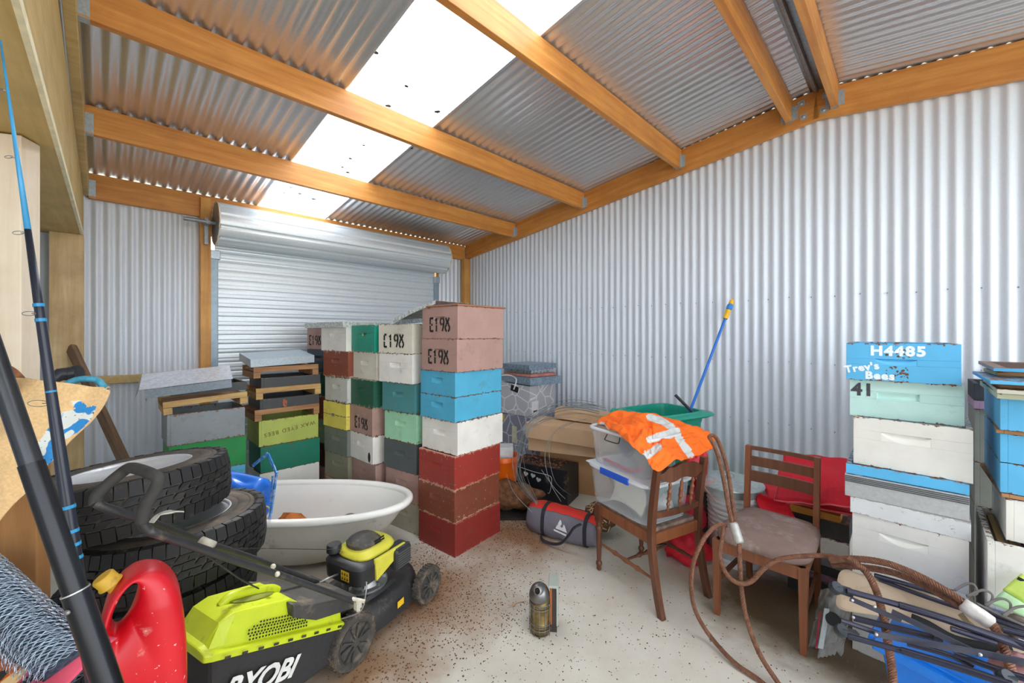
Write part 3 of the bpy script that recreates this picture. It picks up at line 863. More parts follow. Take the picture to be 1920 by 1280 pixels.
G7 = 'pieces of the grey stack behind the tyres'
X7, Y7 = 0.345, 4.05
z = 0.03
rmbox(X7, Y7, 0.0, 0.275, C['cwhite'], 'off-white hive box on the floor behind the tyres, under the bright green one', G7)
rmbox(X7 + 0.005, Y7, 0.275, FH, C['blue'], 'pale blue hive box low behind the tyres', G7)
rmbox(X7 + 0.01, Y7, 0.275 + FH, FH, C['kelly'], 'bright green hive box just above the top tyre', G7)
rmbox(X7, Y7 - 0.01, 0.275 + 2 * FH, FH, C['bgrey'], 'bare weathered grey hive box behind the tyres', G7)
z = 0.275 + 3 * FH
p = rm(X7 + 0.0, Y7)
riser(X7 + 0.0, Y7 - 0.01, z, 0, 'yellow-brown timber hive floor tilted on the grey box', G7, tilt=-3.0, mat=MATS['riser_yellow'])
rmbox(X7 + 0.02, Y7 + 0.012, z + 0.140, 0.07, C['black'], 'black shallow super jammed under the slipping metal lid', G7)
M = Matrix.Translation(P(273, 747, 3.0)) @ Matrix.Rotation(R(38), 4, 'Z') @ Matrix.Rotation(R(-4.5), 4, 'Y') @ Matrix.Rotation(R(16), 4, 'X')
o = thing('hive_cover', 'galvanised lid slipping off the grey stack with its open end to the left', 'hive lid', M=M)
part('top_sheet', MB().span((-0.03, 0, 0.072), (0.54, 0.33, 0.0745)), galv('lit_galvanised', (0.78, 0.80, 0.86, 1), 0.45, 0.35, 0.12, 60, 0.05), o)  # coloured brighter than the skirt, for the light falling on the top
part('skirt', MB().span((0, -0.002, 0.0), (0.53, 0.001, 0.068)).span((0.528, 0, 0.0), (0.53, 0.33, 0.071)), m_galv, o)
part('skirt', MB().grid(lambda i, j: Vector((-0.03 - 0.03 * j, i * 0.33, 0.072 - 0.07 * j)), 2, 2).grid(lambda i, j: Vector((0.0, i * 0.33, 0.07 * (1 - j) - 0.03 * j)), 2, 2), m_galv, o, 'bent open end flap')

# ---------------------------------------------------------------- right-hand stacks
G8 = 'pieces of the stack marked H4485'
def facebox(uL, uR_, tL, tR, z, h, mat, label, group, depth=0.46, hold=None, name='hive_box', wall=0.021):
    """box whose long side facing the camera runs from (uL, tL) to (uR, tR); local x along that side, y away"""
    a, b_ = Vector(up(uL, tL)), Vector(up(uR_, tR))
    ang = math.atan2(b_.y - a.y, b_.x - a.x); w = (b_ - a).length
    o = thing(name, label, 'beehive box' if name == 'hive_box' else 'tray', (a.x, a.y, z), ang, group)
    t = wall; h2 = h - 0.001
    mb = MB()
    mb.span((0, t, 0), (t, depth, h2)); mb.span((w - t, t, 0), (w, depth, h2)); mb.span((t, depth - t, 0), (w - t, depth, h2))
    if hold:
        hw, hh, hx, hz, dep = hold
        xa, xb, za, zb = hx * w - hw / 2, hx * w + hw / 2, hz * h - hh / 2, hz * h + hh / 2
        mb.span((0, 0, 0), (w, t, za)); mb.span((0, 0, zb), (w, t, h2)); mb.span((0, 0, za), (xa, t, zb)); mb.span((xb, 0, za), (w, t, zb))
    else: mb.span((0, 0, 0), (w, t, h2))
    part('body', mb, mat, o, bev=0.0015)
    if hold:
        def fn(i, j):
            a_ = abs(2 * i - 1)
            if dep > 0:   # scooped, deepest at the upper edge
                lim = 1 - a_ ** 2.2
                d = dep * max(0, (j - (1 - lim)) / max(lim, 0.02)) if lim > 0.02 else 0
                if j > 0.97: d = 0
            else:         # square slot
                d = -dep if (a_ < 0.97 and 0.06 < j < 0.94) else 0
            return Vector((xa + i * (xb - xa), 0.0004 + d, za + j * (zb - za)))
        part('hand_hold', MB().grid(fn, 32, 18), plain('hold_' + mat.name, tuple(mat.node_tree.nodes['Color Ramp'].color_ramp.elements[1].color), 0.5, var=0.03), o, smooth=True)
    o['w'] = w
    return o
tL, tR = 2.17, 1.85
facebox(1598, 1817, 2.09, 1.79, 0.0, 0.235, C['cwhite'], 'cream hive box on the floor behind the folded camp chairs', G8)
facebox(1598, 1817, 2.09, 1.79, 0.235, 0.235, C['cwhite'], 'cream hive box directly behind the thick rope, second from the floor', G8)
facebox(1598, 1817, 2.09, 1.79, 0.47, 0.24, C['cwhite'], 'cream hive box with a scooped hand hold under the speckled white lid', G8, hold=(0.17, 0.04, 0.47, 0.62, 0.014))
a, b_ = Vector(up(1594, 2.09)), Vector(up(1821, 1.785))
ang = math.atan2(b_.y - a.y, b_.x - a.x)
m_splid = hive_paint('speckled_lid', S(222, 224, 224), chip=0.5, wood=S(176, 172, 166), rough=0.5, dirty=0.3, dirtc=S(186, 182, 176))
o = solo('hive_cover', MB().span((0, 0, 0), ((b_ - a).length, 0.49, 0.082)), m_splid, 'speckled white metal lid between the cream boxes and the grey tray', 'hive lid', bev=0.002, loc=(0, 0, 0))
o.matrix_basis = Matrix.Translation((a.x, a.y, 0.708)) @ Matrix.Rotation(ang, 4, 'Z')
o = facebox(1584, 1818, 2.10, 1.80, 0.791, 0.112, galv('tray_grey', (0.52, 0.54, 0.55, 1), 0.5, 0.45, 0.06, 80, 0.2), 'grey metal feeder tray with ribbed upper edges', G8, depth=0.46, name='feeder_tray', wall=0.01)
mb = MB()
for i in range(4): mb.span((0.001, -0.004 - 0.001 * (i % 2), 0.075 + i * 0.0085), (o['w'] - 0.001, 0.004, 0.079 + i * 0.0085))
part('rib', mb, plain('rib_dark', S(96, 98, 100), 0.5, 0.6), o)
facebox(1586, 1818, 2.11, 1.81, 0.903, 0.05, C['tblue'], 'bright blue shallow rim showing between the grey tray and a cream box', G8, depth=0.45)
facebox(1600, 1825, 2.115, 1.815, 0.953, 0.244, C['cwhite'], 'cream hive box with a wide scooped hand hold under the pale aqua one', G8, hold=(0.175, 0.045, 0.47, 0.64, 0.016))
o = facebox(1593, 1809, 2.15, 1.87, 1.197, 0.192, C['aqua'], 'pale aqua hive box marked 41 with a rectangular hand slot', G8, hold=(0.155, 0.042, 0.45, 0.60, -0.012))
part('number', xform(text_mb('41', 0.088, bold=0.003, spacing=1.05), Matrix.Translation((0.052, -0.0012, 0.137)) @ Matrix.Rotation(PI / 2, 4, 'X')), plain('number_grey', S(66, 66, 74), 0.6, var=0.2, sc=80), o, 'dark grey number 41')
o = facebox(1587, 1803, 2.14, 1.865, 1.389, 0.192, C['tblue'], 'bright blue hive box lettered H4485, topmost of its stack', G8, hold=(0.15, 0.03, 0.46, 0.50, 0.012))
m_wl = plain('white_lettering', S(232, 242, 246), 0.6, var=0.1, sc=80)
part('number', xform(text_mb('H4485', 0.066, bold=0.0032, spacing=1.16), Matrix.Translation((0.195, -0.0012, 0.151)) @ Matrix.Rotation(PI / 2, 4, 'X')), m_wl, o, 'white stencilled H4485')
mb = xform(text_mb("Trev's", 0.050, bold=0.0022, spacing=1.1), Matrix.Translation((0.060, -0.0012, 0.063)) @ Matrix.Rotation(R(-12), 4, 'Y') @ Matrix.Rotation(PI / 2, 4, 'X'))
mb2 = xform(text_mb('Bees', 0.052, bold=0.0026, spacing=1.15), Matrix.Translation((0.130, -0.0012, 0.025)) @ Matrix.Rotation(PI / 2, 4, 'X'))
mb.add(mb2.v, mb2.f); part('lettering', mb, m_wl, o, "white lettering reading Trev's Bees")
mb = MB(); r_ = random.Random(12)
for i in range(46):
    g = r_.random()
    x_, z_ = (0.175 + r_.uniform(-.025, .075), r_.choice((r_.uniform(0.118, 0.165), r_.uniform(0.01, 0.075))))
    mb.ball((x_, -0.0008, z_), (r_.uniform(.002, .007), 0.0008, r_.uniform(.002, .009)), 6, 4, Matrix.Rotation(r_.uniform(0, 3), 3, 'Y'))
part('paint_chips', mb, plain('flaked_wood', S(104, 78, 60), 0.85, var=0.4, sc=80), o, 'patches where the paint has flaked to brown wood')

# stack at the right edge
G9 = 'pieces of the stack at the right edge'
def cornerbox(u, t, z, rot, h, mat, label, L, W, hold='none', group=G9, **k):
    x, y = up(u, t)
    return hive_box(x, y, z, rot, h, mat, label, group, L=L, W=W, hold=hold, **k)
# local +x along the face running off to the right, +y along the face receding behind the H4485 stack
RR = -45
def rbox(u, t, z, h, mat, label, L=0.52, W=0.56, rot=RR, **k):
    return cornerbox(u, t, z, rot, h, mat, label, L, W, **k)
# +y of this frame must recede to the upper left of the blue box: direction from the px fit
rbox(1851, 1.715, 0.0, 0.24, C['cwhite'], 'white hive box on the floor at the right edge, lowest of its stack', rot=-45, W=0.5)
rbox(1851, 1.715, 0.24, 0.24, C['cwhite'], 'white hive box second from the floor at the right edge, behind the lime bag', rot=-45, W=0.5)
o = rbox(1851, 1.70, 0.48, 0.28, C['cwhite'], 'open white hive box at the right edge showing its frame tops', rot=-45, W=0.5)
mb = MB()
for i in range(5): mb.span((0.035 + i * 0.036, 0.03, 0.245), (0.055 + i * 0.036, 0.46, 0.262))
part('frame_top', mb, wood('waxy_frame', S(96, 74, 50), S(176, 142, 78), 'y', 0.7), o, 'waxy brown frame tops')
rbox(1886, 1.70, 0.762, 0.172, C['cwhite'], 'white hive box set back on the open one at the right edge', rot=-45, W=0.45)
rbox(1878, 1.715, 0.936, 0.018, m_riser, 'thin brown batten board under the lowest blue box', rot=RR + 2)
rbox(1875, 1.72, 0.955, 0.128, C['tblue'], 'lowest of the three bright blue boxes at the right edge', rot=RR)
rbox(1875, 1.72, 1.084, 0.122, C['tblue'], 'middle one of the three bright blue boxes at the right edge', rot=RR)
rbox(1868, 1.72, 1.207, 0.017, m_riser, 'thin brown batten board between the middle and upper blue boxes', rot=RR - 3)
rbox(1875, 1.70, 1.225, 0.135, C['tblue'], 'uppermost of the three bright blue boxes at the right edge', rot=RR)
# flat boards and mesh screen on top
def board(u, t, z, rot, L, W, h, mat, label, name='hive_board', x0=0.0):
    x, y = up(u, t); o = solo(name, MB().span((x0, 0, 0), (L, W, h)), mat, label, 'hive board', bev=0.002, loc=(0, 0, 0))
    o.matrix_basis = Matrix.Translation((x, y, z)) @ Matrix.Rotation(R(rot), 4, 'Z'); return o
board(1869, 1.67, 1.361, RR, 0.56, 0.62, 0.022, hive_paint('board_pale_green', S(190, 196, 168), chip=0.4), 'pale green-cream board on the uppermost blue box')
board(1869, 1.66, 1.384, RR - 1, 0.56, 0.63, 0.017, hive_paint('board_pale_grey', S(202, 200, 184), chip=0.5), 'grey-white board second up on the right edge stack')
board(1874, 1.70, 1.402, RR + 2, 0.54, 0.56, 0.018, m_riser, 'bare brown board under the blue edged one at the right edge')
board(1856, 1.68, 1.4205, RR + 1, 0.20, 0.58, 0.014, C['tblue'], 'blue edged board poking out to the left under the mesh screen')
board(1868, 1.86, 1.436, RR + 3, 0.50, 0.30, 0.016, wood('clean_strip', S(190, 140, 90), S(214, 172, 120), 'x', 0.6), 'light brown strip board under the mesh screen')
x, y = up(1863, 1.80)
o = thing('mesh_screen', 'blue edged wooden screen with rusty wire mesh on top of the right edge stack', 'mesh screen', (x, y, 1.462), R(RR))
mb = MB(); mb.span((0, 0, 0), (0.5, 0.03, 0.016)); mb.span((0, 0.59, 0), (0.5, 0.62, 0.016)); mb.span((0, 0.03, 0), (0.04, 0.59, 0.016)); mb.span((0.46, 0.03, 0), (0.5, 0.59, 0.016))
part('frame', mb, hive_paint('screen_frame', S(150, 128, 120), chip=0.5), o)
part('blue_edge', MB().span((0, -0.002, 0.001), (0.5, 0.0, 0.015)), C['tblue'], o, 'flaking blue front edge')
mb = MB()
for i in range(70): mb.span((0.04 + i * 0.006, 0.03, 0.010), (0.0415 + i * 0.006, 0.59, 0.0115))
for i in range(92): mb.span((0.04, 0.03 + i * 0.006, 0.0115), (0.46, 0.0315 + i * 0.006, 0.013))
part('wire_mesh', mb, plain('rusty_wire', S(120, 96, 84), 0.6, 0.5), o, 'rusty wire mesh')
# grey stack in the gap
xg, yg = up(1827, 2.42)
for i, (h, mt, lab) in enumerate([(0.30, C['dgrey'], 'grey hive box on the floor in the gap behind the H4485 stack'), (0.30, C['dgrey'], 'grey hive box second from the floor in the gap behind the H4485 stack'), (0.26, C['dgrey'], 'grey hive box in the dark gap beside the blue boxes'), (0.32, C['dgrey'], 'topmost grey hive box in the gap beside the blue boxes')]):
    zz = [0, 0.301, 0.602, 0.863][i]
    hive_box(xg, yg, zz, -44.6, h - 0.001, mt, lab, 'grey boxes in the gap', hold='none', L=0.36, W=0.36)
p = Vector(up(1826, 2.40)); 
hive_box(p.x, p.y, 1.184, -44.6, 0.05, hive_paint('mauve_edge', S(170, 140, 168), chip=0.4), 'thin mauve edged tray on the grey boxes in the gap', 'grey boxes in the gap', hold='none', L=0.36, W=0.36)
hive_box(p.x, p.y, 1.235, -44.6, 0.10, plain('charcoal_cloth', S(58, 64, 70), 0.9, bmp=0.4), 'charcoal dark box at the top of the gap stack', 'grey boxes in the gap', hold='none', L=0.36, W=0.36)

# low pile with the red mats, between the padded chair and the H4485 stack
G10 = 'pieces of the low pile under the red mats'
def pbox(X, Y, z, h, mat, lab, L=0.5, W=0.62, rot=0):
    # front face looks toward -X of the shed; local x runs toward the camera's right (-Y)
    p = rm(X, Y); a = p; ang = TH - PI / 2 + R(rot)
    o = thing('hive_box', lab, 'beehive box', (p.x, p.y, z), ang, G10)
    t = 0.02
    mb = MB(); mb.span((0, 0, 0), (W, t, h - .001)); mb.span((0, L - t, 0), (W, L, h - .001)); mb.span((0, t, 0), (t, L - t, h - .001)); mb.span((W - t, t, 0), (W, L - t, h - .001))
    part('body', mb, mat, o, bev=0.002)
    return o
pbox(3.09, 0.56, 0.0, 0.11, C['black'], 'black shallow box on the floor under the low pile', W=0.30)
pbox(3.10, 0.57, 0.11, 0.03, plain('mauve_board', S(150, 118, 142), 0.6), 'thin mauve board low in the pile', W=0.31)
pbox(3.13, 0.57, 0.14, 0.06, C['black'], 'black tray in the middle of the low pile', W=0.31)
pbox(3.12, 0.58, 0.20, 0.05, C['bgrey'], 'thin grey box under the white one of the low pile', W=0.32)
pbox(3.12, 0.59, 0.25, 0.12, C['cwhite'], 'white shallow box of the low pile beside the speckled lid', W=0.33)
pbox(3.14, 0.58, 0.37, 0.11, C['black'], 'black shallow box at the top of the low pile', W=0.32)
p = rm(3.13, 0.60); 
o = solo('timber_offcut', MB().span((0, 0, 0), (0.30, 0.10, 0.045)), wood('bright_offcut', S(196, 132, 44), S(224, 164, 74), 'x', 0.6), 'bright orange-brown timber offcut lying under the red mats', 'timber offcut', bev=0.004, loc=(0, 0, 0))
o.matrix_basis = Matrix.Translation((p.x, p.y, 0.4805)) @ Matrix.Rotation(TH - PI / 2, 4, 'Z')
m_red = plain('red_mesh_cloth', S(228, 24, 48), 0.75, var=0.12, sc=140, bmp=0.5)
m_redpipe = plain('red_piping', S(232, 110, 120), 0.7)
def mat_cloth(pts4, label, th=0.012, seedv=0, droop=0.03):
    """padded red mat: four corners, slightly sagging, with a pale sewn edge"""
    A, B, C_, D = [Vector(p) for p in pts4]
    nrm = (B - A).cross(D - A).normalized()
    if nrm.z < 0: nrm = -nrm
    def fn(i, j):
        p = (A * (1 - i) + B * i) * (1 - j) + (D * (1 - i) + C_ * i) * j
        n_ = noise.noise(Vector((i * 3 + seedv, j * 3, seedv))) * droop
        return p + nrm * (n_ + 0.012 * math.sin(PI * i) * math.sin(PI * j))
    mb = MB().grid(fn, 20, 14)
    c = (A + B + C_ + D) / 4
    o = thing('mesh_mat', label, 'mat', (c.x, c.y, min(A.z, B.z, C_.z, D.z)), 0, 'red mesh mats')
    part('cloth', mb, m_red, o, world=True, smooth='all', solid=th)
    edge = [fn(i / 20, 0) for i in range(21)] + [fn(1, j / 14) for j in range(1, 15)] + [fn(1 - i / 20, 1) for i in range(1, 21)] + [fn(0, 1 - j / 14) for j in range(1, 14)]
    part('piping', MB().tube(edge, 0.006, 6, closed=True), m_redpipe, o, 'pale pink sewn edge', world=True, smooth='all')
    return o
mat_cloth([P(1452, 937, 2.62), P(1598, 950, 2.30), P(1592, 862, 2.72), P(1470, 850, 3.05)], 'upper red mesh mat sloping up toward the wall behind the padded chair', seedv=1)
mat_cloth([P(1440, 934, 2.70), P(1600, 966, 2.33), P(1598, 930, 2.66), P(1430, 905, 3.0)], 'lower red mesh mat sticking out under the other on the low pile', seedv=5, droop=0.015)
# rolled end hanging by the white pail
mb = MB().grid(lambda i, j: P(1435 + 45 * j, 925 + 40 * math.sin(PI * (0.15 + 0.7 * j)) * 0.3 + 60 * i, 2.62) + Vector((0, 0.05 * math.sin(6 * i) + 0.05 * math.cos(PI * j), 0)), 10, 10)
solo('red_netting', mb, m_red, 'curled red mesh flap hanging between the white pail and the low pile', 'netting', solid=0.004, smooth='all')

# ---------------------------------------------------------------- bathtub and what lies in it
m_enam = plain("bath_enamel", S(248, 245, 238), 0.28, var=0.03, sc=4, dirt=S(196, 176, 150), dirtamt=0.05)
m_bout = plain('bath_outside', S(206, 200, 188), 0.6, var=0.06, sc=4, dirt=S(120, 104, 90), dirtamt=0.1)
tub = thing('bathtub', 'old white cast-iron roll-top bathtub sitting on the floor before the hive stacks', 'bathtub', (-1.57, 3.0, 0), R(1))
def tub_loop(a, lx, ly, sh=0.0):
    c, s_ = math.cos(a), math.sin(a)
    n = 2.15 if c > 0 else 3.0
    x = lx * math.copysign(abs(c) ** (2 / n), c); y = ly * math.copysign(abs(s_) ** (2 / n), s_)
    if x > 0: x = x + sh * (x / lx)
    return Vector((x, y, 0))
def shell(levels, name, mat, n=64):
    mb = MB()
    K_ = len(levels) - 1
    def fn(i, j):
        z, lx, ly, sh = levels[int(round(j * K_))]
        v = tub_loop(i * 2 * PI, lx, ly, sh); v.z = z; return v
    mb.grid(fn, n, K_, closeu=True)
    return part(name, mb, mat, tub, smooth='all')
outl = [(0.385, 0.79, 0.355, 0), (0.34, 0.78, 0.345, -0.02), (0.25, 0.765, 0.33, -0.07), (0.15, 0.74, 0.31, -0.13), (0.07, 0.70, 0.275, -0.2), (0.03, 0.62, 0.22, -0.23), (0.02, 0.3, 0.1, -0.1), (0.02, 0.01, 0.01, 0)]
shell(outl, 'outer_shell', m_bout)
inl = [(0.392, 0.785, 0.35, 0), (0.36, 0.772, 0.338, -0.01), (0.27, 0.755, 0.322, -0.06), (0.17, 0.73, 0.30, -0.12), (0.09, 0.69, 0.26, -0.19), (0.05, 0.60, 0.20, -0.22), (0.042, 0.3, 0.1, -0.1), (0.042, 0.01, 0.01, 0)]
shell(inl, 'basin', m_enam)
rim = [tub_loop(i / 72 * 2 * PI, 0.80, 0.367) + Vector((0, 0, 0.39)) for i in range(72)]
part('rolled_rim', MB().tube(rim, 0.026, 10, closed=True), m_enam, tub, smooth='all')
mb = MB()
for x, y in ((0.38, -0.2), (0.38, 0.2), (-0.5, -0.22), (-0.5, 0.22)): mb.lathe([(0.03, 0.0), (0.035, 0.02), (0.02, 0.035)], 10, (x, y, 0))
mb.box((-0.85, 0.0, 0.3), (0.04, 0.06, 0.02))
part('foot_lug', mb, m_bout, tub)
def chunk(c, r, seed, n=10, m=7, k=0.35):
    mb = MB().ball((0, 0, 0), r, n, m)
    mb.v = [Vector(c) + v * (1 + k * noise.noise(v * (3.0 / max(r)) + Vector((seed, seed, 0)))) for v in mb.v]
    return mb
m_bark = plain('bark_brown', S(120, 72, 44), 0.9, var=0.4, sc=40, bmp=0.8)
m_obark = plain('orange_bark', S(196, 112, 50), 0.85, var=0.35, sc=40, bmp=0.8)
p = P(545, 985, 2.98); o = solo('firewood_piece', chunk((p.x, p.y, 0.17), (0.17, 0.09, 0.125), 2), m_obark, 'orange-brown piece of split wood lying in the bathtub', 'firewood', smooth=True)
p = P(505, 995, 2.95); solo('bark_heap', chunk((p.x - 0.16, p.y + 0.02, 0.16), (0.14, 0.09, 0.12), 5), m_bark, 'dark bark heap in the bathtub behind the tyres', 'bark')
pts = smooth_path([P(640, 980, 2.86), P(645, 968, 2.9), P(658, 963, 2.92), P(672, 968, 2.92), P(680, 978, 2.9)], 5)
for q in pts: pass
o = solo('strap_loop', MB().tube(pts, 0.006, 6), plain('mottled_strap', S(150, 140, 132), 0.7, var=0.6, sc=120), 'mottled loop of strap standing in the bathtub', 'strap', smooth='all')
p = P(650, 980, 2.9); solo('orange_chip', chunk((p.x, p.y, p.z - 0.03), (0.03, 0.02, 0.06), 4), m_obark, 'small orange wood chip inside the strap loop in the bathtub', 'wood chip')

# blue plastic can leaning in the tub behind the tyres
m_bp = plain('blue_plastic', S(32, 106, 206), 0.35, var=0.06, sc=12, dirt=S(110, 150, 200), dirtamt=0.1)
m_bstr = plain('blue_strap', S(40, 126, 208), 0.5, var=0.1, dirt=S(210, 220, 230), dirtamt=0.5, sc=60)
bc = P(462, 925, 2.78)
bl = thing('plastic_carrier', 'blue plastic carrier with a chipped triangular strap handle, tipped in the bathtub end', 'carrier', (bc.x, bc.y, bc.z - 0.25), R(-12))
def bfn(i, j):
    a = 2 * PI * i; y = -0.24 + 0.40 * j
    r = 0.135 * (1 - 0.2 * (1 - j)) * (1 - 0.97 * max(0, 0.12 - j) / 0.12) * (1 - 0.97 * max(0, j - 0.93) / 0.07)
    dent = 0.035 * math.exp(-(((a - 1.9) / 0.28) ** 2 + ((j - 0.62) / 0.2) ** 2))
    rr_ = r - dent
    return Vector((y, rr_ * 0.8 * math.cos(a), 0.25 + rr_ * 1.05 * math.sin(a) - 0.08 * (j - 0.5)))
part('shell', MB().grid(bfn, 40, 20, closeu=True), m_bp, bl, smooth='all', solid=0.005)
mb = MB()
rimp = [bfn(i / 40, 1.0) + Vector((0.006, 0, 0)) for i in range(40)]

def brib(a, b_, w=0.016): mb.bar(a, b_, 0.006, w, up=(0, 0, 1))
A_, B_, T_ = P(474, 873, 2.74), P(518, 886, 2.68), P(502, 850, 2.70)
inv = MW[bl.name].inverted()
mb = MB()
mb.bar(inv @ A_, inv @ T_, 0.008, 0.018); mb.bar(inv @ T_, inv @ B_, 0.008, 0.018)
part('strap_handle', mb, m_bstr, bl, 'blue strap handle with white chips')
mb = MB(); mb.bar(inv @ P(519, 884, 2.66), inv @ P(504, 985, 2.68), 0.012, 0.014, up=(0, 1, 0)); mb.bar(inv @ P(511, 892, 2.67), inv @ P(508, 940, 2.67), 0.008, 0.01, up=(0, 1, 0))
part('side_bracket', mb, m_bstr, bl)
pr = inv @ P(497, 962, 2.70)
part('ring', MB().tube([pr + Vector((0.0, 0.02 * math.cos(a), 0.045 * math.sin(a))) + Vector((0.022 * math.cos(a), 0, 0)) for a in [2 * PI * i / 24 for i in range(24)]], 0.005, 6, closed=True), plain('tan_ring', S(210, 178, 120), 0.6), bl, 'tan ring', smooth='all')

# ---------------------------------------------------------------- tyres
m_rub = plain('tyre_rubber', S(34, 33, 34), 0.6, var=0.2, sc=20, bmp=0.2, dirt=S(96, 86, 74), dirtamt=0.1)
m_side = plain('tyre_sidewall', S(92, 82, 72), 0.8, var=0.25, sc=16, bmp=0.3, dirt=S(56, 52, 50), dirtamt=0.5)
m_alloy = plain('alloy_white', S(224, 226, 228), 0.32, metal=0.35, var=0.04, dirt=S(150, 140, 126), dirtamt=0.15)
TR, TW = 0.39, 0.235
def make_tyre(label, M):
    o = thing('car_tyre', label, 'tyre', M=M, group='stack of tyres')
    hw = TW / 2
    prof = [(0.225, -hw + 0.02), (0.235, -hw + 0.004), (0.27, -hw), (0.32, -hw + 0.002), (0.352, -hw + 0.012), (0.372, -hw + 0.03), (0.378, -hw + 0.05), (0.379, 0), (0.378, hw - 0.05), (0.372, hw - 0.03), (0.352, hw - 0.012), (0.345, hw - 0.009), (0.340, hw - 0.013), (0.335, hw - 0.006), (0.32, hw - 0.002), (0.315, hw - 0.005), (0.31, hw - 0.001), (0.27, hw), (0.262, hw - 0.004), (0.255, hw), (0.235, hw - 0.004), (0.225, hw - 0.02)]
    part('sidewall', MB().lathe(prof + [(0.225, hw - 0.02), (0.225, -hw + 0.02)], 72, closed=False), m_side, o, smooth=True)
    tr = MB(); n = 54
    rows = [(-0.083, 0.060, 1.0, 0.35), (-0.035, 0.031, 0.82, 0.0), (0.0, 0.031, 0.82, 0.5), (0.035, 0.031, 0.82, 0.0), (0.083, 0.060, 1.0, 0.35)]
    r_ = random.Random(1)
    for (zc_, zw, fill, off) in rows:
        for i in range(n):
            a0 = 2 * PI * (i + off) / n; da = 2 * PI / n * 0.9
            sk_ = 0.035 if abs(zc_) < 0.05 else 0.0
            vs_ = []
            for (aa, zz) in ((0, -1), (1, -1), (1, 1), (0, 1)):
                ang_ = a0 + da * aa + sk_ * zz * (1 if (i + int(off * 2)) % 2 else 0.3)
                z = zc_ + zz * zw / 2 * (1 if i % 2 else 0.88)
                ro = TR - (0.010 if abs(z) > 0.1 else 0)
                vs_.append(Vector((ro * math.cos(ang_), ro * math.sin(ang_), z)))
            base = [Vector((v.x * 0.366 / TR, v.y * 0.366 / TR, v.z)) for v in vs_]
            tr.add(base + vs_, [(4, 5, 6, 7), (0, 1, 5, 4), (1, 2, 6, 5), (2, 3, 7, 6), (3, 0, 4, 7)])
            if abs(zc_) > 0.05:      # shoulder lug wrapping onto the sidewall
                s_ = 1 if zc_ > 0 else -1; vs2 = []
                for (aa, rr_, zz) in ((0, TR - 0.011, 0.108), (1, TR - 0.011, 0.108), (1, 0.352, 0.1165 if i % 2 else 0.114), (0, 0.352, 0.1165 if i % 2 else 0.114)):
                    ang_ = a0 + da * aa; vs2.append(Vector((rr_ * math.cos(ang_), rr_ * math.sin(ang_), s_ * zz)))
                b2 = [v * 0.96 for v in vs2]
                tr.add(b2 + vs2, [(4, 5, 6, 7), (0, 1, 5, 4), (1, 2, 6, 5), (2, 3, 7, 6), (3, 0, 4, 7)])
    part('tread', tr, m_rub, o)
    rm_ = MB().lathe([(0.232, hw - 0.018), (0.236, hw - 0.008), (0.230, hw - 0.004), (0.222, hw - 0.010), (0.212, hw - 0.05), (0.205, hw - 0.10), (0.20, -hw + 0.03), (0.228, -hw + 0.012)], 56)
    part('rim', rm_, m_alloy, o, 'white alloy rim', smooth='all')
    sp = MB()
    sp.lathe([(0.0, hw - 0.035), (0.03, hw - 0.035), (0.034, hw - 0.045), (0.085, hw - 0.05), (0.09, hw - 0.08), (0.0, hw - 0.08)], 32)
    for i in range(6):
        a = 2 * PI * i / 6 + 0.3; Mz = Matrix.Rotation(a, 3, 'Z')
        poly = [(0.06, -0.045), (0.14, -0.03), (0.212, -0.055), (0.212, 0.055), (0.14, 0.03), (0.06, 0.045)]
        sp.prism(poly, hw - 0.075, hw - 0.052, M=Mz)
        sp.prism([(0.07, -0.012), (0.205, -0.012), (0.205, 0.012), (0.07, 0.012)], hw - 0.055, hw - 0.043, M=Mz)
    part('spokes', sp, m_alloy, o, bev=0.003)
    nt_ = MB()
    for i in range(6):
        a = 2 * PI * (i + 0.5) / 6 + 0.3
        nt_.lathe([(0.016, hw - 0.052), (0.013, hw - 0.049), (0.011, hw - 0.07), (0.0, hw - 0.07)], 10, (0.068 * math.cos(a), 0.068 * math.sin(a), 0.002))
    part('bolt_holes', nt_, plain('hole_dark', S(70, 66, 60), 0.8), o)
    return o
def TMx(x, y, z, rx, ry, rz=0):
    return Matrix.Translation((x, y, z)) @ Matrix.Rotation(R(ry), 4, 'Y') @ Matrix.Rotation(R(rx), 4, 'X') @ Matrix.Rotation(R(rz), 4, 'Z')
t1 = make_tyre('top car tyre of the stack, tilted, with a white alloy rim', TMx(-1.835, 1.955, 0.868, -1.5, -5.5, 10))
dup_tree(t1, TMx(-1.69, 2.03, 0.603, -1, -2.5, 50), 'second car tyre from the top, sticking out right under the tilted one')
dup_tree(t1, TMx(-1.73, 2.01, 0.3565, 0, -0.6, 97), 'third car tyre from the top, behind the lime mower catcher')
dup_tree(t1, TMx(-1.74, 2.02, 0.119, 0, 0, 140), 'lowest car tyre of the stack, on the floor')

# ---------------------------------------------------------------- lawn mower
m_blk = plain('mower_black', S(44, 44, 46), 0.45, var=0.15, sc=14, dirt=S(120, 104, 86), dirtamt=0.2)
m_blk2 = plain('mower_black_dusty', S(62, 60, 58), 0.6, var=0.2, sc=14, dirt=S(130, 116, 98), dirtamt=0.35)
m_lime = plain('mower_lime', S(190, 204, 28), 0.4, var=0.05, dirt=S(124, 116, 60), dirtamt=0.15)
m_yel = plain('shroud_yellow', S(214, 206, 70), 0.4, var=0.06, dirt=S(140, 120, 60), dirtamt=0.2)
m_cast = plain('cast_alloy', S(150, 150, 148), 0.4, metal=0.7, var=0.25, sc=30)
m_hz = plain('hazard_yellow', S(236, 190, 30), 0.5, var=0.05)
m_fab = plain('catcher_fabric', S(46, 44, 44), 0.85, var=0.12, sc=60, bmp=0.3)
ANG = math.atan2(0.875, 0.483)
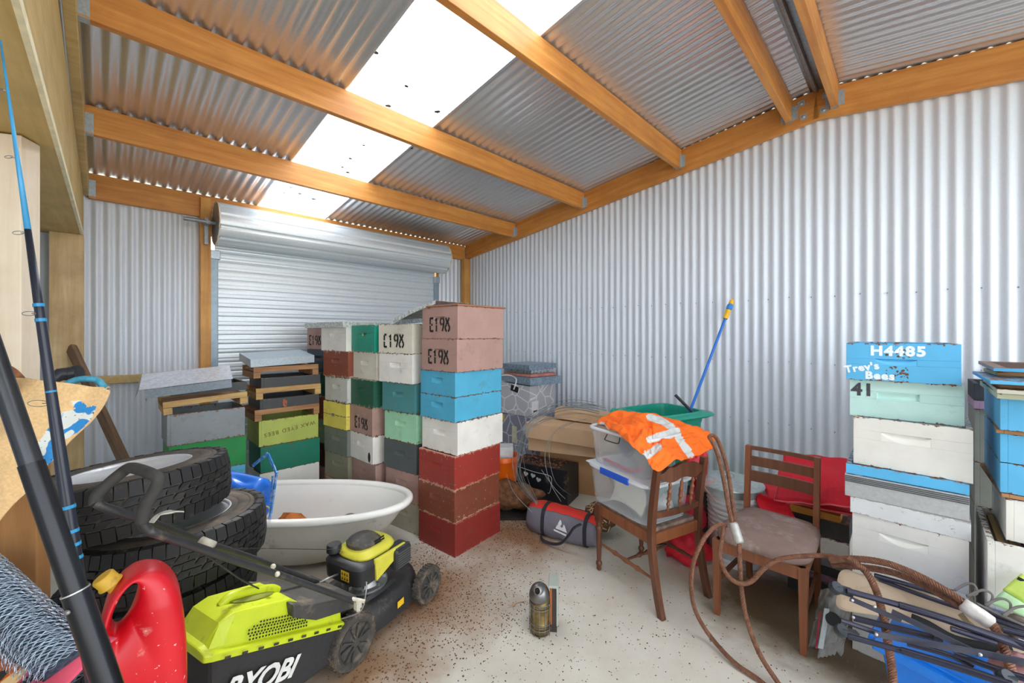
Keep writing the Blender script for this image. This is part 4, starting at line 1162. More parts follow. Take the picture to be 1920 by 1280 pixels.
mow = thing('lawn_mower', 'push lawn mower with a black deck, yellow engine cover and lime-lidded catcher', 'lawn mower', (-0.785, 1.98, 0), ANG)
def sup(a, n, lx, ly):
    c, s_ = math.cos(a), math.sin(a)
    return lx * math.copysign(abs(c) ** (2 / n), c), ly * math.copysign(abs(s_) ** (2 / n), s_)
def loft(levels, n=40, cx=0, cy=0, top=True, bottom=False, ex=2.6):
    """stack of superellipse rings: (z, lx, ly, dx, dy)"""
    mb = MB(); vs_ = []; fs_ = []
    for (z, lx, ly, dx, dy) in levels:
        for k in range(n):
            x, y = sup(2 * PI * k / n, ex, lx, ly); vs_.append(Vector((cx + dx + x, cy + dy + y, z)))
    for j in range(len(levels) - 1):
        for k in range(n): fs_.append((j * n + k, j * n + (k + 1) % n, (j + 1) * n + (k + 1) % n, (j + 1) * n + k))
    if top: fs_.append(tuple((len(levels) - 1) * n + k for k in range(n)))
    if bottom: fs_.append(tuple(range(n - 1, -1, -1)))
    return mb.add(vs_, fs_)
deck = loft([(0.055, 0.335, 0.225, 0, 0), (0.06, 0.345, 0.235, 0, 0), (0.12, 0.335, 0.228, 0, 0), (0.165, 0.318, 0.212, 0, 0), (0.185, 0.28, 0.18, 0, 0), (0.182, 0.21, 0.15, 0, 0), (0.20, 0.17, 0.14, 0, 0), (0.205, 0.05, 0.05, 0, 0)], 48, 0.275, 0.235, ex=2.4)
part('deck', deck, m_blk, mow, smooth=True)
part('rear_housing', MB().prism([(-0.10, 0.07), (0.10, 0.07), (0.16, 0.19), (0.02, 0.26), (-0.10, 0.28)], -0.40, -0.065, M=Matrix.Rotation(PI / 2, 3, 'X')), m_blk2, mow, bev=0.012)
part('warning_label', MB().box((0.33, -0.0, 0.118), (0.05, 0.003, 0.035), M=Matrix.Rotation(R(4), 3, 'Z')), m_hz, mow, 'small yellow warning label')
def wheel(x, y, r, side, w=0.05):
    o = MB().lathe([(r * 0.70, -w / 2), (r * 0.96, -w / 2), (r, -w / 3), (r, w / 3), (r * 0.96, w / 2), (r * 0.70, w / 2)], 40, (x, y, r), Matrix.Rotation(PI / 2, 3, 'X'), closed=True)
    for k in range(30):
        a = 2 * PI * k / 30
        o.box((x + (r + 0.001) * math.cos(a), y, r + (r + 0.001) * math.sin(a)), (0.006, w * 0.9, 0.008), M=Matrix.Rotation(-a, 3, 'Y'))
    wo = part('wheel', o, plain('wheel_rubber', S(72, 66, 60), 0.85, var=0.3, sc=40, bmp=0.5, dirt=S(140, 120, 96), dirtamt=0.4), mow, smooth=True)
    h_ = MB(); ys = y - side * w * 0.32
    h_.lathe([(0, -0.012), (r * 0.72, -0.012), (r * 0.72, 0.004), (0, 0.004)], 32, (x, ys, r), Matrix.Rotation(PI / 2, 3, 'X'))
    h_.lathe([(r * 0.62, 0), (r * 0.72, 0.014), (r * 0.76, 0.014), (r * 0.76, 0)], 32, (x, ys, r), Matrix.Rotation(side * PI / 2, 3, 'X'))
    h_.lathe([(0, 0.02), (r * 0.14, 0.018), (r * 0.2, 0)], 20, (x, ys, r), Matrix.Rotation(side * PI / 2, 3, 'X'))
    for k in range(5):
        a = 2 * PI * k / 5 + 0.4
        for s_ in (-0.16, 0.16):
            h_.bar((x + r * 0.1 * math.cos(a), ys - side * 0.012, r + r * 0.1 * math.sin(a)), (x + r * 0.66 * math.cos(a + s_ * 1.6), ys - side * 0.010, r + r * 0.66 * math.sin(a + s_ * 1.6)), 0.008, 0.010, up=(0, 1, 0))
    part('hubcap', h_, m_blk2, wo, 'grey-black five-spoke hubcap')
wheel(0.0, 0.0, 0.127, 1, 0.055); wheel(0.0, 0.47, 0.127, -1, 0.055)
wheel(0.55, 0.0, 0.105, 1); wheel(0.55, 0.47, 0.105, -1)
# engine
eng = MB(); eng.lathe([(0.125, 0.20), (0.125, 0.212), (0.10, 0.215), (0.085, 0.25), (0.08, 0.29)], 32, (0.27, 0.22, 0))
for k in range(8):
    a = 2 * PI * k / 8; eng.box((0.27 + 0.1 * math.cos(a), 0.22 + 0.1 * math.sin(a), 0.222), (0.03, 0.012, 0.02), M=Matrix.Rotation(a, 3, 'Z'))
part('crankcase', eng, m_cast, mow, 'bare alloy crankcase', smooth=True)
en = part('engine_block', loft([(0.285, 0.10, 0.13, 0, 0), (0.29, 0.12, 0.15, 0, 0), (0.375, 0.125, 0.155, 0, 0), (0.39, 0.11, 0.14, 0, 0)], 32, 0.225, 0.22, bottom=True, ex=5), m_blk, mow, smooth=True)
lb = MB()
for i, j in ((0, 0), (1, 0), (2, 0), (0, 1), (1, 1), (2, 1)): lb.prism([(0.020 * i + 0.002, 0.024 * j), (0.020 * i + 0.017, 0.024 * j + (0.0 if (i + j) % 2 else 0.004)), (0.020 * i + 0.010, 0.024 * j + 0.02)], 0, 0.001, M=Matrix.Rotation(PI / 2, 3, 'X') , c=(0, 0, 0))
L_ = frame((0.085, 0.205, 0.312), (0.12, -1, 0), (0, 0, 1)) 
part('hazard_label', xform(MB().prism([(0, 0), (0.062, 0), (0.062, 0.052), (0, 0.052)], 0, 0.001), frame((0.0985, 0.205, 0.312), (0, -1, 0), (0, 0, 1))), m_hz, en, 'yellow hazard symbols label')
mb = MB()
for i in range(3):
    for j in range(2): mb.prism([(0.006 + 0.019 * i, 0.006 + 0.024 * j), (0.018 + 0.019 * i, 0.006 + 0.024 * j), (0.012 + 0.019 * i, 0.022 + 0.024 * j)], 0.001, 0.002)
part('hazard_symbol', xform(mb, frame((0.0985, 0.205, 0.312), (0, -1, 0), (0, 0, 1))), m_blk, en)
shr = loft([(0.375, 0.13, 0.125, 0, 0), (0.40, 0.14, 0.13, 0, 0), (0.418, 0.13, 0.12, 0, 0), (0.43, 0.10, 0.09, 0.01, 0)], 40, 0.29, 0.225, ex=3)
part('engine_cover', shr, m_yel, mow, smooth=True)
mb = MB().prism([(0.20, 0.405), (0.43, 0.40), (0.42, 0.37), (0.21, 0.285)], 0, 0.02, M=Matrix.Rotation(PI / 2, 3, 'X'), c=(0, 0.075, 0))
part('cover_side', mb, m_yel, mow, bev=0.006)
rc = loft([(0.42, 0.085, 0.085, 0, 0), (0.445, 0.088, 0.088, 0, 0), (0.462, 0.07, 0.072, 0, 0), (0.47, 0.03, 0.03, 0, 0)], 32, 0.27, 0.23, ex=2.5)
rco = part('recoil_cap', rc, m_blk2, mow, 'dusty grey-black vented starter cap', smooth=True)
mb = MB()
for i in range(10):
    for j in range(2): mb.box((0.275 + 0.0075 * i, 0.142 + 0.006 * (i > 5) - 0.004 * j, 0.452 - 0.012 * j), (0.004, 0.006, 0.008))
part('vent_slot', mb, plain('slot_dark', S(22, 22, 22), 0.8), rco)
part('fuel_cap', MB().lathe([(0, 0.455), (0.035, 0.455), (0.04, 0.445), (0.04, 0.415), (0, 0.385)], 24, (0.155, 0.335, -0.01)), m_blk, mow, smooth=True)
af = MB().span((0.33, 0.035, 0.275), (0.46, 0.14, 0.395)); afo = part('air_filter', af, m_blk, mow, bev=0.02)
mb = MB()
for i in range(7): mb.span((0.345, 0.032, 0.29 + 0.013 * i), (0.445, 0.036, 0.296 + 0.013 * i))
for i in range(10): mb.box((0.35 + 0.0105 * i, 0.05, 0.396), (0.005, 0.02, 0.004))
part('louvre', mb, plain('louvre_grey', S(84, 84, 84), 0.6), afo)
# catcher
rz = lambda x: 0.235 + (-0.05 - x) * 0.40
cb = MB()
def ring(x, y0, y1, zb, zt): return [Vector((x, y0, zb)), Vector((x, y1, zb)), Vector((x, y1, zt)), Vector((x, y0, zt))]
A1 = ring(-0.60, 0.02, 0.30, 0.10, rz(-0.60)); A2 = ring(-0.05, 0.0, 0.37, 0.085, rz(-0.05)); A3 = ring(-0.62, 0.03, 0.29, 0.16, rz(-0.61))
cb.add(A1 + A2, [(0, 1, 5, 4), (1, 2, 6, 5), (2, 3, 7, 6), (3, 0, 4, 7), (4, 5, 6, 7), (3, 2, 1, 0)])
catcher = part('catcher_bag', cb, m_fab, mow, bev=0.02)
txt = text_mb('RYOBI', 0.108, th=0.001, shear=0.25, bold=0.0034, spacing=0.96)
part('brand_lettering', xform(txt, Matrix.Translation((-0.435, -0.004, 0.262)) @ Matrix.Rotation(R(20), 4, 'Y') @ Matrix.Rotation(PI / 2, 4, 'X')), plain('print_white', S(214, 214, 210), 0.6), catcher, 'white RYOBI print')
ld = MB()
def lidsec(x, y0, y1, zr, zt, ins=0.045):
    return [Vector((x, y0 - 0.012, zr - 0.012)), Vector((x, y0 - 0.012, zr + 0.014)), Vector((x, y0 + 0.012, zr + 0.02)), Vector((x, y0 + ins, zt)), Vector((x, y1 - ins, zt)), Vector((x, y1 - 0.012, zr + 0.02)), Vector((x, y1 + 0.012, zr + 0.014)), Vector((x, y1 + 0.012, zr - 0.012))]
secs = [lidsec(-0.625, 0.03, 0.29, rz(-0.62), rz(-0.62) + 0.022), lidsec(-0.60, 0.02, 0.30, rz(-0.60), rz(-0.6) + 0.03), lidsec(-0.555, 0.018, 0.305, rz(-0.555), rz(-0.555) + 0.10), lidsec(-0.50, 0.016, 0.31, rz(-0.50), 0.545),
        lidsec(-0.28, 0.008, 0.34, rz(-0.28), 0.475), lidsec(-0.235, 0.006, 0.345, rz(-0.235), 0.43, 0.03), lidsec(-0.05, 0.0, 0.37, rz(-0.05), 0.315, 0.02)]
vs_, fs_ = [], []
for s_ in secs: vs_ += s_
for i in range(len(secs) - 1):
    for k in range(7): fs_.append((i * 8 + k, i * 8 + k + 1, i * 8 + 9 + k, i * 8 + 8 + k))
fs_.append(tuple(range(8))); fs_.append(tuple(range((len(secs) - 1) * 8 + 7, (len(secs) - 1) * 8 - 1, -1)))
ld.add(vs_, fs_)
lid_ = part('catcher_lid', ld, m_lime, mow, 'lime catcher lid', bev=0.006)
hd = MB(); zt1, zt2 = 0.553, 0.492
hd.tube(smooth_path([(-0.50, 0.165, zt1 - 0.02), (-0.46, 0.165, zt1 - 0.002), (-0.36, 0.165, 0.518), (-0.30, 0.165, 0.492), (-0.27, 0.165, 0.465)], 6), 0.016, 8, flat=1.3)
part('lid_handle', hd, m_lime, lid_, smooth='all')
part('handle_recess', MB().ball((-0.385, 0.165, 0.512), (0.10, 0.05, 0.008), 20, 6, Matrix.Rotation(R(18), 3, 'Y')), plain('recess_lime', S(120, 126, 30), 0.6), lid_)
mb = MB()
for i in range(20):
    for j in range(6):
        x = -0.47 + i * 0.0125; z = rz(x) + 0.034 + j * 0.010
        if z > 0.47 - 0.0 * i: continue
        k_ = (z - rz(x) - 0.02) / (0.085)
        mb.box((x + 0.004 * (j % 2), 0.010 + 0.034 * min(1, k_) - 0.004, z), (0.0052, 0.004, 0.0052))
part('vent_hole', mb, plain('vent_black', S(40, 42, 20), 0.8), lid_)
for i in range(9): part('clip_slot', MB().box((-0.56 + i * 0.06, -0.013, rz(-0.56 + i * 0.06) + 0.002), (0.02, 0.004, 0.008), M=Matrix.Rotation(R(21), 3, 'Y')), m_blk, lid_)
part('chute_flap', MB().prism([(-0.30, 0.475), (-0.24, 0.44), (0.03, 0.33), (0.03, 0.27), (-0.04, 0.29), (-0.19, 0.34), (-0.30, 0.42)], -0.35, -0.0, M=Matrix.Rotation(PI / 2, 3, 'X')), m_blk2, mow, 'dusty black chute flap', bev=0.008)
# handle
inv = MW[mow.name].inverted()
near = [P(673, 1131, 1.93), P(560, 1090, 1.68), P(455, 1055, 1.46), P(385, 1031, 1.33), P(300, 1002, 1.18), P(277, 993, 1.155), P(266, 978, 1.145)]
far_ = [P(595, 1092, 2.08), P(480, 1048, 1.78), P(374, 1013, 1.49), P(300, 985, 1.30), P(254, 970, 1.20), P(195, 950, 1.135), P(181, 943, 1.125)]
mb = MB(); mb.tube([inv @ p for p in smooth_path(near, 6)], 0.0125, 12); mb.tube([inv @ p for p in smooth_path(far_, 6)], 0.0115, 12)
hb_ = part('handle_tubes', mb, m_blk, mow, smooth='all')
grip = [P(266, 978, 1.145), P(272, 950, 1.14), P(292, 915, 1.145), P(297, 898, 1.15), P(286, 889, 1.155), P(262, 880, 1.17), P(243, 877, 1.18), P(228, 886, 1.18), P(205, 905, 1.165), P(185, 925, 1.14), P(180, 935, 1.13), P(181, 944, 1.125)]
part('foam_grip', MB().tube([inv @ p for p in smooth_path(grip, 6)], 0.0155, 12), plain('foam_black', S(60, 58, 56), 0.8, var=0.2, sc=40), hb_, smooth='all')
m_pk = plain('pale_knob', S(196, 190, 172), 0.6, var=0.2, sc=40)
part('clamp', MB().tube([inv @ P(376, 1014, 1.40), inv @ P(400, 1024, 1.40)], 0.016, 10), m_pk, hb_, 'pale plastic clamp', smooth='all')
part('wing_nut', MB().box(inv @ P(671, 1133, 1.90), (0.03, 0.02, 0.035)).tube([inv @ P(660, 1122, 1.895), inv @ P(684, 1127, 1.905)], 0.009, 6).tube([inv @ P(671, 1125, 1.895), inv @ P(672, 1145, 1.895)], 0.009, 6), m_pk, hb_, 'pale wing nut', smooth=True)
part('knob', MB().ball(inv @ P(512, 1062, 1.80), 0.012, 8, 6), m_pk, hb_, 'pale knob', smooth='all')
part('knob', MB().ball(inv @ P(520, 1076, 1.57), 0.010, 8, 6), m_pk, hb_, 'pale knob', smooth='all')
mb = MB(); mb.ribbon(smooth_path([inv @ P(284, 980, 1.13), inv @ P(300, 965, 1.15), inv @ P(322, 960, 1.16), inv @ P(342, 960, 1.19)], 5), [0.016] * 6 + [0.022] * 5 + [0.012] * 5, Vector((0, 0, 1)), 0.004)
part('throttle_lever', mb, plain('lever_grey', S(176, 172, 160), 0.5), hb_, 'grey plastic lever')
mb = MB().tube(smooth_path([inv @ P(340, 1010, 1.30), inv @ P(400, 1050, 1.44), inv @ P(450, 1085, 1.56), inv @ P(485, 1103, 1.66)], 6), 0.003, 6)
mb.tube([inv @ P(400, 1027, 1.40), inv @ P(640, 1030, 2.15)], 0.0016, 5)
part('pull_cord', mb, m_blk, hb_)
mb = MB().tube(smooth_path([inv @ P(640, 1160, 1.92), inv @ P(676, 1145, 1.93), inv @ P(686, 1110, 1.95), inv @ P(687, 1090, 1.97)], 5), 0.004, 6)
mb.tube([inv @ P(598, 1092, 2.08), inv @ P(640, 1073, 2.2)], 0.006, 6)
part('linkage_rod', mb, m_cast, mow, smooth='all')

# ---------------------------------------------------------------- fuel can, bench, poles, sack, wire roll
m_can = plain('can_red', S(206, 18, 34), 0.38, var=0.05, sc=10, dirt=S(226, 150, 140), dirtamt=0.02)
mt = m_can.node_tree; vv = coord(mt); 
sp_ = ramp(mt, noise_t(mt, vv, 70, 3, 0.5), [(0.70, (0, 0, 0)), (0.72, (1, 1, 1))])
bb = mt.nodes['Principled BSDF']; src = bb.inputs['Base Color'].links[0].from_socket
mt.links.new(mix(mt, sp_, src, S(230, 190, 180)), bb.inputs['Base Color'])
TC = 1.12
def c2(u, v): return ((u - 268) / FPX * TC * 0.76, -(v - 1085) / FPX * TC)
outer = [c2(*p) for p in [(188, 1369), (180, 1285), (183, 1205), (193, 1158), (206, 1122), (228, 1098), (258, 1086), (290, 1089), (316, 1106), (338, 1142), (351, 1205), (357, 1285), (353, 1369), (320, 1376), (268, 1377), (220, 1376)]]
oc = smooth_path([Vector((x, 0, z)) for x, z in outer], 6, closed=True)
hc = Vector((*c2(234, 1146),)); hl, hw_ = 0.066, 0.020; hd_ = Vector((0.30, 0.95))
nO = len(oc)
def can_fn(i, j):
    k = int(round(i * nO)) % nO; q = oc[k]
    d = Vector((q.x, q.z)) - hc; a = math.atan2(d.y, d.x)
    b_ = a - math.atan2(hd_.y, hd_.x); rr_ = 1 / math.sqrt((math.cos(b_) / hl) ** 2 + (math.sin(b_) / hw_) ** 2)
    hp_ = hc + Vector((math.cos(a), math.sin(a))) * rr_
    ph = 2 * PI * j; s_ = (1 - math.cos(ph)) / 2
    s2 = s_
    w2 = hp_ * (1 - s2) + Vector((q.x, q.z)) * s2
    dep = 0.082 * math.copysign(abs(math.sin(ph)) ** (0.42 if s_ > 0.5 else 0.8), math.sin(ph))
    top = min(1, max(0.35, (0.0 - w2.y) / 0.16 + 0.35))
    return Vector((w2.x, -dep * (0.55 + 0.45 * min(1, top)), w2.y))
vs_, fs_ = [], []
mcan = MB(); mj = 40
for j in range(mj):
    for i in range(nO): vs_.append(can_fn(i / nO, j / mj))
for j in range(mj):
    for i in range(nO): fs_.append((j * nO + i, j * nO + (i + 1) % nO, ((j + 1) % mj) * nO + (i + 1) % nO, ((j + 1) % mj) * nO + i))
mcan.add(vs_, fs_)
pc = P(268, 1085, TC)
zb = min(v.z for v in vs_)
can = thing('fuel_can', 'red plastic fuel can with a yellow screw cap and see-through handle', 'fuel can', (pc.x * 1.06, pc.y * 1.06, pc.z + zb), R(42))
mcan.v = [v - Vector((0, 0, zb)) for v in mcan.v]
part('body', mcan, m_can, can, smooth='all')
cx_, cz_ = c2(207, 1106)
Mc = Matrix.Rotation(R(-32), 3, 'Y')
part('screw_cap', MB().lathe([(0, 0.030), (0.022, 0.030), (0.025, 0.026), (0.025, 0.004), (0.028, 0.0), (0.028, -0.004), (0.016, -0.006), (0.016, -0.03)], 28, (cx_, 0, cz_ - zb + 0.006), Mc), plain('cap_yellow', S(212, 166, 44), 0.45, dirt=S(150, 110, 50), dirtamt=0.1), can, 'yellow screw cap', smooth=True)
bz = pc.z + zb - 0.001
bench = thing('low_bench', 'low wooden bench under the red fuel can and the pink cloth bag', 'bench', (-1.25, 1.0, 0))
part('top_board', MB().span((-0.55, -0.22, bz - 0.03), (0.30, 0.26, bz)), m_brownz, bench, bev=0.003)
for x in (-0.5, 0.25):
    for y in (-0.19, 0.20): part('leg', MB().span((x, y, 0), (x + 0.04, y + 0.04, bz - 0.031)), m_brownz, bench)

m_pole = plain('black_aluminium', S(26, 27, 32), 0.25, metal=0.3, var=0.1, sc=10, dirt=S(110, 110, 114), dirtamt=0.02)
A_, B_ = P(0, 700, 0.80), P(201, 1280, 0.80)
dirp = (B_ - A_) / (A_.z - B_.z)
foot = B_ + dirp * B_.z
o = thing('telescopic_pole', 'thick black telescopic pole leaning across the left foreground', 'pole', (foot.x, foot.y, 0))
inv = MW[o.name].inverted()
def along(z): return inv @ (B_ + dirp * (B_.z - z))
zj = 1.63 - (1108 - 625) / FPX * 0.8
zj2 = 1.63 - (868 - 625) / FPX * 0.8
part('lower_tube', MB().tube([along(0.005), along(zj)], 0.0212, 24), m_pole, o, smooth=True)
part('middle_tube', MB().tube([along(zj), along(zj2)], 0.0188, 24), m_pole, o, smooth=True)
part('upper_tube', MB().tube([along(zj2), along(2.3)], 0.017, 24), plain('dark_aluminium', S(52, 54, 58), 0.25, metal=0.4), o, 'dark grey upper tube', smooth=True)
part('joint_ring', MB().tube([along(zj - 0.0012), along(zj + 0.0012)], 0.0218, 24), plain('bright_ring', S(190, 190, 186), 0.4, 0.7), o, 'bright ring at the joint')
q = along(1.63 - (1133 - 625) / FPX * 0.8) + Vector((0, -0.023, 0))
part('spring_button', MB().ball(q, (0.006, 0.004, 0.005), 10, 6), m_cast, o, smooth='all')

A_, B_ = P(1, 76, 0.92), P(150, 1110, 0.92); dirr = (B_ - A_) / (A_.z - B_.z); foot = B_ + dirr * B_.z
o = thing('fishing_rod', 'slender blue and black fishing rod with line guides at the left edge', 'fishing rod', (foot.x, foot.y, 0))
inv = MW[o.name].inverted()
def rz_(v): return 1.63 - (v - 625) / FPX * 0.92
def ral(v): return inv @ (B_ + dirr * (B_.z - rz_(v)))
m_rodb = plain('rod_blue', S(62, 150, 200), 0.3, var=0.1); m_rodn = plain('rod_navy', S(32, 36, 50), 0.3, var=0.1); m_wrap = plain('wrap_cyan', S(40, 140, 190), 0.35)
part('tip_section', MB().tube([ral(76), ral(300), ral(430)], [0.0018, 0.004, 0.0058], 10), m_rodb, o, 'light blue tip section', smooth='all')
part('butt_section', MB().tube([ral(430), ral(600), ral(760), ral(940), ral(1110), inv @ foot], [0.0058, 0.0085, 0.0098, 0.0125, 0.0125, 0.013], 12), m_rodn, o, smooth='all')
for v in (572, 600, 735, 770, 950, 995, 1020, 1045): part('wrap', MB().tube([ral(v - 3), ral(v + 3)], 0.0096 if v < 780 else 0.0136, 12), m_wrap, o, 'cyan thread wrap')
for v, s_ in ((172, 5), (297, 8), (438, 11), (588, 13), (755, 20)):
    c = ral(v); w = 0.0012 * s_
    mb = MB().tube([c + Vector((-w * 1.0 + w * math.cos(a), -0.008, 0.3 * w * math.sin(a))) for a in [2 * PI * i / 16 for i in range(16)]], 0.0008, 5, closed=True); mb.tube([c, c + Vector((-w * 0.6, -0.008, 0))], 0.0011, 5)
    part('line_guide', mb, m_gdark, o, smooth='all')

# burlap sack
m_burlap = plain('burlap', S(226, 188, 136), 0.9, var=0.12, sc=160, bmp=0.5)
topc = smooth_path([P(-60, 690, 1.06), P(5, 705, 1.04), P(28, 708, 1.03), P(60, 710, 1.02), P(110, 716, 1.03), P(165, 724, 1.06), P(206, 725, 1.12)], 6)
botc = smooth_path([P(-70, 1060, 1.02), P(0, 985, 1.0), P(35, 935, 0.99), P(72, 885, 0.99), P(120, 850, 1.02), P(160, 795, 1.07), P(207, 733, 1.12)], 6)
def sack_fn(i, j):
    k = min(i * (len(topc) - 1), len(topc) - 1.001); a = int(k); f = k - a
    t_ = topc[a] * (1 - f) + topc[a + 1] * f; b2 = botc[a] * (1 - f) + botc[a + 1] * f
    p = t_ * (1 - j) + b2 * j
    bul = 0.05 * math.sin(PI * min(1, j)) * (1 - i * 0.7)
    fold = 0.012 * math.sin(14 * i + 5 * j) * j + 0.012 * noise.noise(Vector((i * 6, j * 5, 0)))
    p.y -= bul + fold
    return p
o = thing('burlap_sack', 'burlap sack with a blue and white sea creature print, hanging at the left edge', 'sack', (-1.28, 1.02, P(0, 985, 1.0).z))
sack_cloth = part('cloth', MB().grid(sack_fn, 110, 80), m_burlap, o, world=True, smooth='all', solid=0.004)
m, nt, b = nodes('sack_print'); v = coord(nt)
wv = nt.nodes.new('ShaderNodeTexWave'); wv.inputs['Scale'].default_value = 9; wv.inputs['Distortion'].default_value = 14; wv.inputs['Detail'].default_value = 3; nt.links.new(v, wv.inputs['Vector'])
cc = ramp(nt, wv.outputs['Fac'], [(0.35, S(46, 134, 200)), (0.5, S(216, 220, 214))])
cc = mix(nt, ramp(nt, noise_t(nt, v, 120, 2), [(0.66, (0, 0, 0)), (0.7, (1, 1, 1))]), cc, S(60, 90, 130))
nt.links.new(cc, b.inputs['Base Color']); b.inputs['Roughness'].default_value = 0.9
creature = [(52, 852), (80, 818), (100, 790), (118, 772), (150, 764), (180, 760), (172, 782), (150, 806), (112, 830), (100, 838), (104, 852), (96, 868), (72, 884), (56, 874)]
claw = [(133, 752), (150, 751), (162, 762), (150, 770), (138, 764)]
paint_by_view(sack_cloth, [m], lambda u, v: 1 if in_poly(u, v, creature) or in_poly(u, v, claw) else 0, Matrix.Translation(MW[o.name].translation))
pts = smooth_path([P(122, 722, 1.06), P(140, 713, 1.08), P(162, 710, 1.09), P(182, 713, 1.1), P(191, 721, 1.1), P(196, 731, 1.12)], 5)
solo('garden_hose', MB().tube(pts, 0.0085, 10), plain('hose_teal', S(66, 148, 176), 0.5, var=0.2, sc=200), 'teal ribbed hose curling out of the burlap sack', 'hose', smooth='all')
mb = MB(); a_ = P(122, 706, 1.13); mb.tube([P(80, 760, 1.08), P(95, 714, 1.12), P(112, 702, 1.14), P(141, 700, 1.16)], [0.010, 0.014, 0.018, 0.021], 14); mb.tube([P(141, 700, 1.16), P(143, 700, 1.16)], 0.024, 14)
solo('black_tube', mb, plain('tube_black', S(40, 42, 50), 0.4), 'black moulded tube end poking up behind the burlap sack', 'tube', smooth=True)
mb = MB()
r_ = random.Random(4)
for k in range(9):
    pts = smooth_path([P(-10, 690 + 2 * k, 1.02), P(12, 684 + 2.2 * k, 1.03), P(32, 694 + 1.8 * k, 1.03), P(46, 708 + k, 1.04)], 4); mb.tube(pts, 0.0018, 5)
solo('wicker_basket', mb, plain('wicker', S(134, 88, 52), 0.7, var=0.3, sc=90), 'brown wicker handle above the sack at the left edge', 'wicker handle', smooth='all')
def strip(i, j): return P(4 + 22 * i + 2 * j, 708 + 36 * j + 3 * math.sin(6 * i), 0.985 + 0.01 * math.sin(3 * i))
m2, nt, b = nodes('teal_orange_weave'); v = coord(nt); wv = nt.nodes.new('ShaderNodeTexWave'); wv.bands_direction = 'Z'; wv.inputs['Scale'].default_value = 22; wv.inputs['Distortion'].default_value = 3; nt.links.new(v, wv.inputs['Vector'])
nt.links.new(ramp(nt, wv.outputs['Fac'], [(0.4, S(208, 150, 96)), (0.55, S(56, 132, 150))]), b.inputs['Base Color']); b.inputs['Roughness'].default_value = 0.9
solo('woven_cloth', MB().grid(strip, 8, 10), m2, 'small teal and tan striped cloth beside the sack at the left edge', 'cloth', solid=0.003, smooth='all')

# wire netting roll
A_, B_ = P(-60, 1078, 1.12), P(128, 1262, 1.0)
ax = (B_ - A_).normalized(); Lr = (B_ - A_).length
ux = ax.cross(Vector((0, 1, 0))).normalized(); uy = ax.cross(ux)
o = thing('wire_netting', 'roll of galvanised chicken wire leaning in the lower left corner', 'wire netting', (B_.x, B_.y, B_.z - 0.06))
mb = MB(); r_ = random.Random(6)
for layer, rad in enumerate((0.066, 0.060, 0.053)):
    nseg = 26
    for k in range(int(Lr / 0.0085)):
        s0 = k * 0.0085
        pts = []
        for i in range(nseg * 2):
            a = 2 * PI * i / (nseg * 2) + layer * 0.1
            ds = (0.004 if (i // 2 + k) % 2 else -0.002) + r_.uniform(-.0012, .0012)
            rr_ = rad + r_.uniform(-.002, .002)
            pts.append(A_ + ax * (s0 + ds) + (ux * math.cos(a) + uy * math.sin(a)) * rr_)
        mb.tube(pts, 0.0007, 3, closed=True)
part('netting', mb, plain('zinc_wire', S(168, 184, 200), 0.4, metal=0.6), o, world=True)
part('core', MB().tube([A_ + ax * 0.004, B_ - ax * 0.004], 0.047, 20), plain('wire_core', S(70, 84, 100), 0.7, metal=0.3, var=0.5, sc=120), o, world=True)

# pink and orange cloth bag
def bag(i, j):
    u = -30 + 190 * i; vtop = 1232 - 8 * math.sin(PI * i) - 3 * i
    p = P(u, vtop, 1.02) if j < 0.5 else P(u, vtop, 0.98)
    d = j
    y = 1.06 - 0.22 * math.sin(PI * d * 0.5) - 0.02 * math.sin(5 * i)
    z = p.z - 0.10 * (1 - math.cos(PI * d * 0.55)) - 0.22 * max(0, d - 0.55) + 0.006 * noise.noise(Vector((i * 5, j * 5, 2)))
    return Vector(((u - 960) / FPX * 1.0, y, z))
o = thing('cloth_bag', 'pink and orange patterned cloth bag in the lower left corner', 'bag', (-1.18, 0.95, bz + 0.001))
m, nt, b = nodes('bag_cloth'); v = coord(nt)
gmn = nt.nodes.new('ShaderNodeTexCoord'); spx = nt.nodes.new('ShaderNodeSeparateXYZ'); nt.links.new(gmn.outputs['Object'], spx.inputs[0])
ad = N(nt, 'ShaderNodeMath', operation='MULTIPLY_ADD'); nt.links.new(spx.outputs[0], ad.inputs[0]); ad.inputs[1].default_value = 2.6
ad2 = N(nt, 'ShaderNodeMath', operation='ADD'); nt.links.new(noise_t(nt, v, 4, 2), ad2.inputs[0]); nt.links.new(spx.outputs[1], ad2.inputs[1]); nt.links.new(ad2.outputs[0], ad.inputs[2])
nt.links.new(ramp(nt, ad.outputs[0], [(0.46, S(238, 120, 40)), (0.50, S(232, 92, 116))]), b.inputs['Base Color']); b.inputs['Roughness'].default_value = 0.85
bump(nt, b, noise_t(nt, v, 120), 0.3)
part('cloth', MB().grid(bag, 30, 24), m, o, world=True, smooth='all', solid=0.004)
def spot(i, j, ri, rj, rot=0.0):
    mb = MB(); c = []
    n = 16
    vs_ = [bag(i, j) + Vector((0, -0.002, 0.004))] + [bag(i + ri * math.cos(2 * PI * k / n + rot) , j + rj * math.sin(2 * PI * k / n)) + Vector((0, -0.002, 0.004)) for k in range(n)]
    return mb.add(vs_, [(0, 1 + k, 1 + (k + 1) % n) for k in range(n)])
part('printed_patch', spot(0.36, 0.30, 0.07, 0.10), plain('print_black', S(44, 44, 46), 0.8), o, 'black printed oval', world=True)
part('printed_patch', spot(0.66, 0.28, 0.05, 0.12, 0.6), MATS['print_black'], o, 'black printed oval', world=True)
part('printed_patch', spot(0.52, 0.30, 0.07, 0.08), plain('print_cream', S(244, 206, 150), 0.8), o, 'cream printed oval', world=True)
